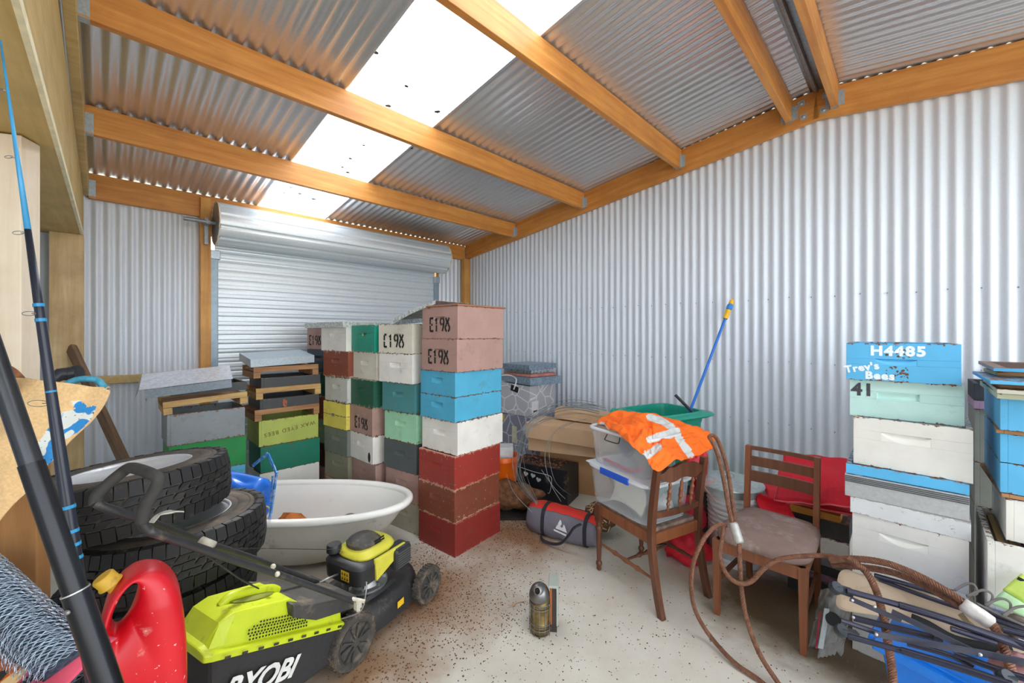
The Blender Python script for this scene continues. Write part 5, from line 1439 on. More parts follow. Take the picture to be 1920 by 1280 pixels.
part('printed_patch', spot(0.46, 0.12, 0.12, 0.06), MATS['print_cream'], o, 'cream printed oval', world=True)
part('printed_patch', spot(0.72, 0.10, 0.10, 0.08), plain('print_tan', S(206, 150, 110), 0.8), o, 'tan printed patch', world=True)
# planks leaning against the back wall
a_, b_ = rm(-0.02, 4.93, 1.47), rm(0.36, 4.55, 0.0)
def plank(a, b_, w, h, mat, lab, cat='plank', name='leaning_plank'):
    a, b_ = Vector(a), Vector(b_); x = (a - b_); M = frame(b_, x, (0, 1, 0)); 
    ob = link(name, MB().span((0, -h / 2, -w / 2), (x.length, h / 2, w / 2)), mat, None, bev=0.003); ob.matrix_basis = M; MW[ob.name] = M.copy(); return tag(ob, lab, cat)
pa, pb = P(133, 650, 3.3), P(226, 850, 3.05)
ext = (pb - pa) / (pa.z - pb.z); pf = pb + ext * (pb.z - 0.03)
plank(pa, pf, 0.065, 0.04, wood('worn_plank', S(96, 70, 52), S(150, 118, 88), 'x', 0.8, dark=S(52, 44, 40)), 'dark worn plank leaning in the back left corner behind the sack')

# ---------------------------------------------------------------- chairs
m_dark = wood('dark_chair_wood', S(84, 48, 32), S(120, 74, 50), 'z', 0.4, dark=S(60, 36, 26))
m_mid = wood('mid_chair_wood', S(120, 68, 42), S(150, 92, 58), 'z', 0.4, dark=S(92, 52, 36))
def chair_frame_M(ox, oy, fx, fy):
    ang = math.atan2(fy, fx) - PI / 2
    return (ox, oy, 0), ang
# spindle-back chair, seen from behind; local +y is its front
loc, ang = chair_frame_M(1.0, 2.47, -0.222, 0.413)
c1 = thing('spindle_chair', 'dark wooden chair with turned spindles in its back, holding two clear tubs', 'chair', loc, ang)
def leg_curve(x):
    return [(x, -0.075, 0.0), (x, -0.045, 0.12), (x, -0.015, 0.28), (x, 0.0, 0.43), (x, -0.01, 0.60), (x, -0.045, 0.86)]
for x in (-0.205, 0.205):
    mb = MB(); pts = smooth_path(leg_curve(x), 5)
    for i in range(len(pts) - 1):
        pass
    vs_, fs_ = [], []
    for i, p in enumerate(pts):
        w = 0.017 if p.z < 0.8 else 0.015; d_ = 0.021 - 0.004 * abs(p.z - 0.43)
        vs_ += [Vector((p.x + a * w, p.y + b_ * d_, p.z)) for a, b_ in ((-1, -1), (1, -1), (1, 1), (-1, 1))]
    for i in range(len(pts) - 1):
        for k in range(4): fs_.append((i * 4 + k, i * 4 + (k + 1) % 4, i * 4 + 4 + (k + 1) % 4, i * 4 + 4 + k))
    fs_ += [(3, 2, 1, 0), tuple((len(pts) - 1) * 4 + k for k in range(4))]
    part('leg', mb.add(vs_, fs_), m_dark, c1, bev=0.003)
turn = [(0.012, 0.0), (0.017, 0.008), (0.016, 0.03), (0.022, 0.04), (0.021, 0.055), (0.013, 0.065), (0.015, 0.075), (0.016, 0.10), (0.018, 0.24), (0.019, 0.27), (0.024, 0.28), (0.024, 0.295), (0.017, 0.305), (0.021, 0.32), (0.021, 0.335)]
for x in (-0.20, 0.20):
    mb = MB().lathe(turn, 20, (x, 0.47, 0)); mb.span((x - 0.021, 0.449, 0.335), (x + 0.021, 0.491, 0.455))
    part('leg', mb, m_dark, c1, smooth=True)
mb = MB()
for x in (-0.2, 0.2): mb.span((x - 0.011, 0.02, 0.385), (x + 0.011, 0.45, 0.45))
mb.span((-0.19, 0.46, 0.385), (0.19, 0.482, 0.45)); mb.span((-0.19, -0.011, 0.385), (0.19, 0.011, 0.45))
part('seat_rail', mb, m_mid, c1, bev=0.003)
def spindle(a, b_, beads, r0=0.008, n=14):
    a, b_ = Vector(a), Vector(b_); L = (b_ - a).length; z = (b_ - a).normalized()
    x = Vector((1, 0, 0)) if abs(z.x) < 0.9 else Vector((0, 1, 0)); x = (x - z * x.dot(z)).normalized(); y = z.cross(x)
    M = Matrix((x, y, z)).transposed(); pr = []
    for i in range(41):
        s_ = i / 40; r = r0 * (0.8 + 0.5 * math.sin(PI * s_))
        for (c, w, h) in beads: r += h * math.exp(-((s_ - c) / w) ** 2)
        pr.append((r, s_ * L))
    return MB().lathe(pr, n, a, M)
st = spindle((-0.2, -0.035, 0.19), (-0.2, 0.46, 0.19), [(0.3, 0.03, 0.006), (0.5, 0.05, 0.005), (0.7, 0.03, 0.006)])
part('stretcher', st, m_mid, c1, smooth='all')
part('stretcher', spindle((0.2, -0.035, 0.19), (0.2, 0.46, 0.19), [(0.3, 0.03, 0.006), (0.5, 0.05, 0.005), (0.7, 0.03, 0.006)]), m_dark, c1, smooth='all')
part('stretcher', spindle((-0.19, 0.22, 0.19), (0.19, 0.22, 0.19), [(0.3, 0.03, 0.006), (0.5, 0.05, 0.005), (0.7, 0.03, 0.006)]), m_dark, c1, smooth='all')
# shaped top rail
mb = MB()
def rail_top(i, j):
    x = -0.195 + 0.39 * i; k = abs(2 * i - 1)
    zt = 0.835 + 0.022 * math.cos(PI * k * 1.05) + (0.018 * math.exp(-((k - 0.62) / 0.14) ** 2)); zb_ = 0.765 - 0.0 + 0.010 * math.cos(2 * PI * k)
    yb = -0.035 - 0.018 * (1 - (2 * i - 1) ** 2)
    ring_ = [(0, zb_), (0, zt), (1, zt), (1, zb_)]
    a, z = ring_[int(round(j * 4)) % 4]
    return Vector((x, yb + (a - 0.5) * 0.022, z))
mb.grid(rail_top, 30, 4)
part('top_rail', mb, m_dark, c1)
mb = MB()
def rail_low(i, j):
    x = -0.195 + 0.39 * i; yb = -0.008 - 0.018 * (1 - (2 * i - 1) ** 2)
    a, z = [(0, 0.545), (0, 0.578), (1, 0.578), (1, 0.545)][int(round(j * 4)) % 4]
    return Vector((x, yb + (a - 0.5) * 0.022, z))
part('lower_rail', mb.grid(rail_low, 20, 4), m_dark, c1)
for x in (-0.10, 0.0, 0.10):
    part('spindle', spindle((x, -0.026, 0.578), (x, -0.05, 0.768), [(0.2, 0.05, 0.005), (0.38, 0.04, 0.006), (0.5, 0.10, 0.003), (0.62, 0.04, 0.006), (0.82, 0.05, 0.005)], 0.006), m_mid, c1, smooth='all')
m_camo = plain('woven_seat', S(124, 104, 92), 0.85, var=0.45, sc=22, bmp=0.6)
part('seat', MB().span((-0.19, 0.012, 0.43), (0.19, 0.46, 0.468)), m_camo, c1, 'mottled grey-brown seat pad', bev=0.008)

# padded ladder-back chair
loc, ang = chair_frame_M(1.675, 2.525, -0.355, -0.342)
c2_ = thing('padded_chair', 'wooden chair with a worn mauve padded seat and slatted back', 'chair', loc, ang)
bw, fw, dp = 0.185, 0.207, 0.47
for s_ in (-1, 1):
    mb = MB(); pts = [(s_ * bw, -0.06, 0.0), (s_ * bw, -0.03, 0.2), (s_ * bw, 0.0, 0.44), (s_ * bw, -0.005, 0.55), (s_ * bw, -0.035, 0.89)]
    vs_, fs_ = [], []
    for i, p in enumerate(pts):
        w = 0.015; d_ = 0.020
        vs_ += [Vector((p[0] + a * w, p[1] + b_ * d_, p[2])) for a, b_ in ((-1, -1), (1, -1), (1, 1), (-1, 1))]
    for i in range(len(pts) - 1):
        for k in range(4): fs_.append((i * 4 + k, i * 4 + (k + 1) % 4, i * 4 + 4 + (k + 1) % 4, i * 4 + 4 + k))
    fs_ += [(3, 2, 1, 0), tuple((len(pts) - 1) * 4 + k for k in range(4))]
    part('leg', mb.add(vs_, fs_), m_mid, c2_, bev=0.002)
    M4 = MB(); x = s_ * fw
    M4.add([Vector((x + a * w, dp + b_ * w, z)) for z, w in ((0, 0.014), (0.44, 0.021)) for a, b_ in ((-1, -1), (1, -1), (1, 1), (-1, 1))], [(0, 1, 5, 4), (1, 2, 6, 5), (2, 3, 7, 6), (3, 0, 4, 7), (3, 2, 1, 0), (4, 5, 6, 7)])
    part('leg', M4, m_mid, c2_, bev=0.002)
mb = MB(); mb.span((-fw, dp - 0.012, 0.375), (fw, dp + 0.012, 0.44)); mb.span((-bw, -0.01, 0.375), (bw, 0.012, 0.44))
for s_ in (-1, 1): mb.bar((s_ * bw, 0.0, 0.408), (s_ * fw, dp, 0.408), 0.022, 0.064)
part('seat_rail', mb, m_mid, c2_, bev=0.002)
mb = MB()
for s_ in (-1, 1): mb.bar((s_ * bw, -0.02, 0.20), (s_ * fw, dp, 0.20), 0.016, 0.028)
part('stretcher', mb, m_dark, c2_, bev=0.002)
for z0, z1 in ((0.865, 0.89), (0.765, 0.825), (0.665, 0.735)):
    y = -0.035 * (z0 - 0.5) / 0.39 - 0.004
    part('back_slat', MB().grid(lambda i, j: Vector((-bw + 0.012 + (2 * bw - 0.024) * i, y - 0.012 * (1 - (2 * i - 1) ** 2) + (0.014 if j in (0.25, 0.5) else 0.0), z1 if j in (0.5, 0.75) else z0)), 12, 4), m_dark, c2_)
m_pad = plain('mauve_velour', S(142, 118, 110), 0.9, var=0.12, sc=10, bmp=0.3, dirt=S(176, 160, 152), dirtamt=0.35)
def pad(i, j):
    a = 2 * PI * i; c, s_ = math.cos(a), math.sin(a)
    x, y = sup(a, 6 if s_ < 0 else 4, 1, 1)
    wy = (y + 1) / 2; wx = (bw + 0.02) * (1 - wy) + (fw + 0.032) * wy
    zz = [(0.0, 0.0), (0.99, 0.0), (1.02, 0.012), (1.0, 0.036), (0.93, 0.052), (0.7, 0.060), (0.35, 0.064), (0.0, 0.065)]
    k, z = zz[int(round(j * 7))]
    return Vector((x * wx * k, 0.225 + y * 0.275 * k, 0.441 + z))
part('seat_cushion', MB().grid(pad, 48, 7, closeu=True), m_pad, c2_, 'worn mauve seat cushion', smooth='all')

# ---------------------------------------------------------------- clear storage tubs, on the spindle chair
m_clear = glassy('clear_plastic', (0.80, 0.86, 0.92, 1), 0.30, 0.2)
m_clear2 = glassy('clear_rim', (0.88, 0.92, 0.96, 1), 0.7, 0.25)
def tub_box(name, label, M, L, W, h, taper=0.88, group='clear storage tubs'):
    o = thing(name, label, 'storage tub', M=M, group=group)
    def ringp(k, z, n=40):
        out = []
        for q in range(n):
            x, y = sup(2 * PI * q / n, 7, L / 2 * k, W / 2 * k); out.append(Vector((x, y, z)))
        return out
    mb = MB(); levels = [(taper, 0.004), (taper + 0.01, 0.0), (taper + 0.02, 0.006), (0.99, h - 0.02), (1.0, h)]
    vs_, fs_ = [], []; n = 40
    for k, z in levels: vs_ += ringp(k, z)
    for j in range(len(levels) - 1):
        for q in range(n): fs_.append((j * n + q, j * n + (q + 1) % n, (j + 1) * n + (q + 1) % n, (j + 1) * n + q))
    fs_.append(tuple(range(n - 1, -1, -1)))
    part('tub_wall', mb.add(vs_, fs_), m_clear, o, smooth=True)
    part('rim', MB().tube(ringp(1.02, h - 0.006), 0.009, 8, closed=True, flat=1.3), m_clear2, o, smooth='all')
    return o
def chair_pt(x, y, z): return MW[c1.name] @ Vector((x, y, z))
q = chair_pt(-0.015, 0.295, 0.4695); Mt = Matrix.Translation(q) @ Matrix.Rotation(ang_c1 if False else MW[c1.name].to_euler().z + PI / 2, 4, 'Z')
TL, TWd, TH1 = 0.56, 0.42, 0.25
low = tub_box('storage_tub', 'lower clear storage tub with a blue latch, standing on the spindle chair', Mt, TL, TWd, TH1)
part('lid', MB().span((-TL / 2 - 0.004, -TWd / 2 - 0.004, TH1 + 0.001), (TL / 2 + 0.004, TWd / 2 + 0.004, TH1 + 0.012)), m_clear2, low, 'clear flat lid', bev=0.004)
part('latch', MB().span((0.03 - 0.17, TWd / 2 + 0.004, TH1 - 0.03), (0.03 + 0.09, TWd / 2 + 0.018, TH1 + 0.012)), plain('latch_blue', S(36, 96, 214), 0.35, var=0.03), low, 'bright blue latch', bev=0.004)
# contents
Rz = Mt.to_3x3()
def inlow(x, y, z): return Mt @ Vector((x, y, z))
m_cw = plain('white_shell_plastic', S(228, 224, 212), 0.5, var=0.04)
mb = MB()
def scoop(i, j):
    a = PI * (0.1 + 0.8 * i); return inlow(-0.02 + 0.15 * math.cos(a), 0.14 - 0.05 * math.sin(PI * j), 0.03 + 0.19 * j + 0.05 * math.sin(a) - 0.03)
solo('white_mask', MB().grid(scoop, 18, 12), m_cw, 'white ribbed moulded piece inside the lower clear tub', 'moulded plastic piece', solid=0.004, smooth='all')
mb = chunk(inlow(0.12, -0.08, 0.075), (0.12, 0.10, 0.065), 3, k=0.2); solo('grey_cloth', mb, plain('cloth_greyblue', S(92, 104, 126), 0.9, bmp=0.4), 'grey-blue cloth bundle inside the lower clear tub', 'cloth', smooth='all')
mb = chunk(inlow(-0.16, -0.03, 0.07), (0.08, 0.12, 0.06), 9, k=0.2); solo('white_cloth', mb, plain('cloth_white', S(206, 206, 204), 0.9, bmp=0.4), 'white cloth bundle inside the lower clear tub', 'cloth', smooth='all')
M2 = Matrix.Translation(inlow(0.035, 0.0, TH1 + 0.014)) @ Matrix.Rotation(Mt.to_euler().z + R(4), 4, 'Z')
upb = tub_box('storage_tub', 'upper clear storage tub with a black wire handle, under the orange vest', M2, 0.50, 0.38, 0.245)
mb = MB(); yy = 0.19 + 0.012
mb.tube(smooth_path([(-0.055, yy - 0.006, 0.225), (-0.06, yy + 0.006, 0.20), (-0.05, yy + 0.016, 0.19), (0.05, yy + 0.016, 0.19), (0.06, yy + 0.006, 0.20), (0.055, yy - 0.006, 0.225)], 4), 0.0035, 8)
part('wire_handle', mb, plain('handle_black', S(36, 36, 40), 0.4), upb, 'black wire handle', smooth='all')
def inup(x, y, z): return M2 @ Vector((x, y, z))
mb = MB().tube([inup(0.06 * math.cos(a) - 0.02, 0.10 + 0.01 * math.sin(a), 0.14 + 0.06 * math.sin(a)) for a in [2 * PI * k / 20 for k in range(20)]], 0.006, 6, closed=True); mb.tube([inup(0.0 - 0.02, 0.10, 0.14), inup(0.01, 0.04, 0.14)], 0.045, 16)
solo('round_gadget', mb, plain('gadget_blue', S(70, 84, 116), 0.5), 'round dark blue gadget inside the upper clear tub', 'gadget', smooth=True)
solo('red_flex', MB().tube(smooth_path([inup(-0.18, 0.12, 0.05), inup(-0.12, 0.15, 0.02), inup(-0.02, 0.15, 0.02), inup(0.08, 0.15, 0.03), inup(0.16, 0.12, 0.02)], 5), 0.010, 8), plain('cord_red', S(206, 60, 84), 0.5), 'red cord lying in the bottom of the upper clear tub', 'cord', smooth='all')
solo('strap_band', MB().ribbon(smooth_path([inup(0.02, 0.155, 0.22), inup(0.09, 0.165, 0.14), inup(0.17, 0.15, 0.05)], 5), 0.016, Rz @ Vector((0, 1, 0)), 0.002), plain('band_cream', S(206, 196, 180), 0.8), 'cream strap slanting inside the upper clear tub', 'strap', smooth='all')

# orange reflective vest heaped on top
ozp = 0.994
m_or = plain('hi_vis_orange', S(255, 112, 16), 0.7, var=0.05, sc=6, bmp=0.15)
m_ref = plain('reflective_grey', S(206, 208, 206), 0.45, var=0.05, sc=30)
OUT = [(1122, 792, 2.93), (1150, 776, 2.95), (1200, 774, 2.97), (1250, 784, 2.95), (1300, 800, 2.85), (1336, 822, 2.74), (1335, 842, 2.63), (1300, 858, 2.50), (1268, 868, 2.36), (1230, 884, 2.25), (1212, 862, 2.30), (1180, 835, 2.38), (1160, 815, 2.55), (1135, 803, 2.72)]
edge = [P(*q) for q in OUT]
ctr = P(1225, 822, 2.62) + Vector((0, 0, 0.055))
ev = smooth_path(edge, 12, closed=True)
def vest(i, j):
    e = ev[int(round(i * len(ev))) % len(ev)]
    k = j
    p = ctr * (1 - k) + e * k
    a = 2 * PI * i
    fold = 0.030 * noise.noise(Vector((3.2 * k * math.cos(a), 3.2 * k * math.sin(a), 1.3))) + 0.020 * noise.noise(Vector((8 * k * math.cos(a), 8 * k * math.sin(a), 4)))
    p.z += 0.035 * (1 - k ** 2) + fold * 1.3 * (1 if k < 0.98 else 0.4) + 0.012 * abs(math.sin(7 * a + 4 * k)) * k
    return p
c = ctr
ve = thing('safety_vest', 'crumpled orange safety vest with grey reflective bands on the clear tubs', 'safety vest', (c.x, c.y, 0.97))
vc = part('cloth', MB().grid(vest, len(ev), 60, closeu=True), m_or, ve, world=True, smooth='all', solid=0.003)
bands = [([(1218, 782), (1240, 789), (1258, 800), (1270, 816), (1282, 836), (1294, 852)], 6.5), ([(1218, 824), (1236, 817), (1254, 812), (1270, 808)], 6.5), ([(1208, 856), (1222, 848), (1234, 838)], 7), ([(1129, 795), (1136, 804)], 5)]
paint_by_view(vc, [m_ref], lambda u, v: 1 if any(near_line(u, v, l, w) for l, w in bands) else 0, Matrix.Translation(MW[ve.name].translation))

# ---------------------------------------------------------------- wheelie bin and mop pole
m_bin = plain('bin_green', S(22, 156, 132), 0.45, var=0.05, sc=8, dirt=S(120, 140, 110), dirtamt=0.15)
bn = thing('wheelie_bin', 'open green wheelie bin behind the chair, with a blue pole standing in it', 'bin', (1.275, 3.44, 0), R(28))
BL, BW, BH = 0.29, 0.24, 0.975
def bring(k, z, dx=0, dy=0, n=40, ex=6): return [Vector((*[a + b_ for a, b_ in zip(sup(2 * PI * q / n, ex, BL * k, BW * k), (dx, dy))], z)) for q in range(n)]
def rings(levels, n=40, cap0=False, cap1=False):
    mb = MB(); vs_, fs_ = [], []
    for L_ in levels: vs_ += L_
    for j in range(len(levels) - 1):
        for q in range(n): fs_.append((j * n + q, j * n + (q + 1) % n, (j + 1) * n + (q + 1) % n, (j + 1) * n + q))
    if cap0: fs_.append(tuple(range(n - 1, -1, -1)))
    if cap1: fs_.append(tuple((len(levels) - 1) * n + q for q in range(n)))
    return mb.add(vs_, fs_)
part('body', rings([bring(0.76, 0.06), bring(0.78, 0.08), bring(0.93, 0.88), bring(0.95, 0.90), bring(0.97, BH - 0.02), bring(0.90, BH - 0.02), bring(0.86, 0.85), bring(0.72, 0.12)], cap0=True, cap1=True), m_bin, bn, smooth=True)
part('rim', rings([bring(0.9, BH - 0.03), bring(1.13, BH - 0.035), bring(1.20, BH - 0.02, 0.03), bring(1.16, BH - 0.004, 0.02), bring(0.98, BH), bring(0.95, BH + 0.012), bring(0.90, BH + 0.010), bring(0.88, BH - 0.03)]), m_bin, bn, smooth=True)
mb = MB()
for y in (-0.16, 0.16): mb.lathe([(0, -0.02), (0.035, -0.02), (0.038, 0), (0.035, 0.02), (0, 0.02)], 20, (-BL - 0.09, y, BH - 0.01), Matrix.Rotation(PI / 2, 3, 'X')); mb.span((-BL - 0.10, y - 0.018, BH - 0.05), (-BL + 0.03, y + 0.018, BH - 0.012))
part('hinge_lug', mb, m_bin, bn, bev=0.004)
part('hinge_bar', MB().tube([(-BL - 0.09, -0.2, BH - 0.01), (-BL - 0.09, 0.2, BH - 0.01)], 0.013, 12), plain('bar_grey', S(180, 176, 160), 0.5), bn, smooth=True)
for y in (-0.21, 0.21): part('wheel', MB().lathe([(0, -0.025), (0.09, -0.025), (0.10, -0.015), (0.10, 0.015), (0.09, 0.025), (0, 0.025)], 28, (-BL * 0.8 - 0.02, y, 0.10), Matrix.Rotation(PI / 2, 3, 'X')), m_blk, bn, smooth=True)
part('axle', MB().tube([(-BL * 0.8 - 0.02, -0.2, 0.10), (-BL * 0.8 - 0.02, 0.2, 0.10)], 0.012, 10), m_gdark, bn)
ptop = P(1374, 560, 3.60); pmid = P(1291, 778, 3.42)
dd = (pmid - ptop).normalized(); pbot = pmid + dd * 0.62
mp = thing('telescopic_pole', 'blue pole with a yellow and blue grip end standing in the green bin', 'pole', pbot)
inv = MW[mp.name].inverted()
def al(s_): return inv @ (pbot + (ptop - pbot) * s_)
part('shaft', MB().tube([al(0), al(0.91)], 0.0115, 16), plain('shaft_blue', S(10, 112, 210), 0.35, var=0.04), mp, smooth=True)
part('grip_collar', MB().tube([al(0.885), al(0.935)], 0.020, 16), plain('grip_yellow', S(250, 190, 10), 0.45, var=0.06), mp, 'yellow grip collar', smooth=True)
part('grip_joint', MB().tube([al(0.935), al(0.942), al(0.962), al(0.968)], [0.018, 0.025, 0.025, 0.018], 16), plain('grip_blue', S(40, 140, 224), 0.4), mp, 'light blue grip joint', smooth='all')
part('grip_end', MB().tube([al(0.966), al(0.972), al(0.985), al(0.993), al(1.0)], [0.017, 0.021, 0.018, 0.010, 0.005], 16), MATS['grip_yellow'], mp, 'yellow grip end', smooth='all')
a_, b_ = P(1266, 740, 3.46), P(1292, 766, 3.40); d2 = (b_ - a_).normalized()
solo('black_stick', MB().tube([a_, b_ + d2 * 0.03, b_ + d2 * 0.10], [0.013, 0.012, 0.010], 12), plain('handle_dark', S(40, 44, 50), 0.5), 'short black handle poking out of the green bin beside the blue pole', 'stick', smooth=True)

# ---------------------------------------------------------------- pail, red cloths
pl_ = P(1384, 1080, 2.80)
pail = thing('white_pail', 'ribbed white plastic pail with a metal lid, behind the padded chair', 'pail', (1.62, 2.93, 0))
prf = [(0.0, 0.0), (0.165, 0.0), (0.168, 0.01)]
for k in range(14): z = 0.03 + k * 0.033; prf += [(0.168 + 0.0015 * k, z), (0.174 + 0.0015 * k, z + 0.008), (0.174 + 0.0015 * k, z + 0.018), (0.168 + 0.0015 * k, z + 0.026)]
prf += [(0.195, 0.50), (0.185, 0.50), (0.18, 0.06), (0, 0.05)]
part('body', MB().lathe(prf, 48), plain('pail_white', S(228, 230, 232), 0.4, var=0.03), pail, smooth='all')
part('bail', MB().tube(smooth_path([(0.195, 0.02, 0.42), (0.20, -0.08, 0.36), (0.12, -0.17, 0.30), (0.0, -0.215, 0.28), (-0.14, -0.16, 0.31), (-0.195, -0.06, 0.38), (-0.195, 0.0, 0.42)], 5), 0.0025, 6), m_gdark, pail, smooth='all')
pt = thing('pail_cover', 'round galvanised lid with a loop handle lying on the white pail', 'lid', (1.575, 2.93, 0.502), 0)
part('lid_pan', MB().lathe([(0.0, 0.078), (0.10, 0.075), (0.205, 0.066), (0.222, 0.060), (0.225, 0.055), (0.212, 0.048), (0.205, 0.0), (0.198, 0.0), (0.205, 0.055)], 48), galv('lid_zinc', (0.50, 0.58, 0.58, 1), 0.5, 0.4, 0.12, 50, 0.3), pt, smooth=True)
part('loop_handle', MB().tube(smooth_path([(-0.03, 0, 0.074), (-0.035, 0, 0.10), (-0.01, 0, 0.115), (0.02, 0, 0.112), (0.035, 0, 0.095), (0.03, 0, 0.074)], 5), 0.003, 6).lathe([(0.04, 0.074), (0.038, 0.081), (0, 0.083)], 20), plain('loop_zinc', S(190, 194, 194), 0.35, 0.8), pt, smooth='all')
def lump(name, c, r, seed, mat, label, cat, k=0.35, flat=True, n=28, m=18):
    mb = MB().ball((0, 0, 0), r, n, m)
    out = []
    for v in mb.v:
        q = v * (1 + k * noise.noise(v * (2.4 / max(r)) + Vector((seed, 0, seed))) + 0.4 * k * noise.noise(v * (6 / max(r)) + Vector((seed, 0, 0))))
        q = Vector(c) + q
        if flat: q.z = max(q.z, 0.003)
        out.append(q)
    mb.v = out
    return solo(name, mb, mat, label, cat, smooth='all')
m_redbag = plain('red_net_bag', S(214, 26, 48), 0.6, var=0.12, sc=120, bmp=0.6)
lump('red_net_bag', (1.27, 2.92, 0.085), (0.15, 0.13, 0.11), 3, m_redbag, 'bright red net bag on the floor between the two chairs', 'net bag')
lump('red_bundle', (1.335, 2.99, 0.31), (0.10, 0.06, 0.17), 7, plain('red_dull', S(176, 30, 48), 0.8, var=0.2, sc=50, bmp=0.6), 'darker red cloth bundle behind the spindle chair', 'cloth bundle')
lump('red_plastic_bag', (1.40, 3.06, 0.62), (0.075, 0.06, 0.16), 9, plain('red_shiny', S(206, 20, 40), 0.3, var=0.1, bmp=0.3), 'shiny red plastic bag standing between the green bin and the white pail', 'bag')
b_ = solo('support_carton', MB().span((1.28, 2.98, 0.0), (1.45, 3.12, 0.46)), plain('carton_dark', S(60, 52, 50), 0.9), 'dark carton half hidden under the red bags between the chairs', 'carton', bev=0.003)
b_ = solo('spare_carton', MB().span((1.235, 2.93, 0.0), (1.27, 3.05, 0.16)), plain('carton_dark', S(60, 52, 50), 0.9), 'small dark slab standing behind the red net bag', 'carton', bev=0.003)
cd = MB().tube(smooth_path([P(1315, 905, 2.86), P(1330, 925, 2.84), P(1342, 940, 2.83)], 5), 0.0025, 5).tube(smooth_path([P(1315, 918, 2.86), P(1328, 905, 2.84), P(1343, 900, 2.83)], 5), 0.0025, 5)
solo('pink_string', cd, plain('string_pink', S(226, 140, 130), 0.8), 'pink string hanging from the red bundle', 'string', smooth='all')

# ---------------------------------------------------------------- far middle: crates, boxes, cartons, bag
def far_box(name, X, Y, z, L, W, h, rot, mat, label, cat, bev=0.004, **k):
    p = rm(X, Y)
    o = solo(name, MB().span((0, 0, 0), (L, W, h)), mat, label, cat, bev=bev, loc=(0, 0, 0), **k)
    o.matrix_basis = Matrix.Translation((p.x, p.y, z)) @ Matrix.Rotation(TH + R(rot), 4, 'Z'); MW[o.name] = o.matrix_basis.copy()
    return o
m, nt, b = nodes('patterned_crate'); v = coord(nt)
vo = nt.nodes.new('ShaderNodeTexVoronoi'); vo.feature = 'DISTANCE_TO_EDGE'; vo.inputs['Scale'].default_value = 6.5; nt.links.new(v, vo.inputs['Vector'])
nt.links.new(ramp(nt, vo.outputs['Distance'], [(0.02, S(206, 206, 214)), (0.06, S(134, 134, 150))]), b.inputs['Base Color']); b.inputs['Roughness'].default_value = 0.35
m_crate = m
m, nt, b = nodes('patterned_crate_pale'); v = coord(nt)
vo = nt.nodes.new('ShaderNodeTexVoronoi'); vo.feature = 'DISTANCE_TO_EDGE'; vo.inputs['Scale'].default_value = 6.5; nt.links.new(v, vo.inputs['Vector'])
nt.links.new(ramp(nt, vo.outputs['Distance'], [(0.02, S(226, 226, 230)), (0.06, S(186, 184, 190))]), b.inputs['Base Color']); b.inputs['Roughness'].default_value = 0.35
# near corner of the crates sits at u 1000
CX, CY = 3.45, 3.10
k1 = far_box('patterned_carton', CX, CY, 0.0, 0.46, 0.52, 0.30, 0, m_crate, 'lowest grey patterned carton in the back behind the wire coil', 'carton')
k2 = far_box('patterned_carton', CX + 0.01, CY + 0.01, 0.301, 0.46, 0.52, 0.36, 0, m_crate, 'dark grey patterned carton with a yellow sticker, under the paler one', 'carton')
k3 = far_box('patterned_carton', CX + 0.01, CY + 0.02, 0.662, 0.46, 0.52, 0.36, 2, MATS['patterned_crate_pale'], 'pale grey patterned carton with a white label, under the blue-grey lids', 'carton')
part('yellow_sticker', MB().box((-0.002, 0.46, 0.30), (0.003, 0.05, 0.07)), m_hz, k2, 'yellow sticker')
part('tape_strip', MB().box((-0.002, 0.26, 0.12), (0.003, 0.08, 0.20)), plain('tape_cream', S(206, 200, 176), 0.5), k2, 'cream tape strip')
part('torn_hole', MB().box((-0.002, 0.24, 0.31), (0.003, 0.12, 0.07), M=Matrix.Rotation(R(12), 3, 'X')), plain('hole_black', S(20, 20, 22), 0.9), k3, 'black torn hole')
part('address_label', MB().box((0.09, -0.002, 0.10), (0.12, 0.003, 0.15)), plain('label_white', S(230, 228, 230), 0.5), k3, 'white label')
part('barcode', MB().box((0.09, -0.0035, 0.06), (0.07, 0.002, 0.018)), plain('ink_black', S(40, 40, 44), 0.6), k3, 'black printed bar')
m_blz = galv('blue_zinc', (0.26, 0.34, 0.42, 1), 0.5, 0.4, 0.25, 60, 0.1)
p = rm(CX - 0.03, CY - 0.02)
metal_lid(p.x, p.y, 1.035, 45.4 - 12, 0.46, 0.62, 0.085, 'blue-grey metal hive lid, the lower one on the patterned cartons', m_blz)
far_box('pink_tray', CX + 0.02, CY + 0.02, 1.123, 0.42, 0.50, 0.03, -6, plain('tray_pink', S(196, 124, 112), 0.7, var=0.3), 'thin pinkish board between the two blue-grey lids', 'board')
far_box('speckled_board', CX + 0.06, CY + 0.04, 1.155, 0.42, 0.46, 0.045, 0, galv('speckle_zinc', (0.34, 0.38, 0.42, 1), 0.4, 0.5, 0.5, 50, 0.1), 'speckled metal tray under the topmost blue-grey lid', 'tray')
p = rm(CX + 0.01, CY + 0.03)
metal_lid(p.x, p.y, 1.2015, 45.4 + 2, 0.52, 0.46, 0.06, 'blue-grey metal hive lid, the topmost on the patterned cartons', m_blz)
solo('white_rope', MB().tube(smooth_path([P(938, 704, 4.8), P(952, 703, 4.75), P(963, 706, 4.7), P(968, 712, 4.6), P(966, 722, 4.58), P(963, 730, 4.58)], 5), 0.008, 8), plain('rope_white', S(200, 200, 200), 0.8), 'white rope end tied over the lower blue-grey lid', 'rope', smooth='all')

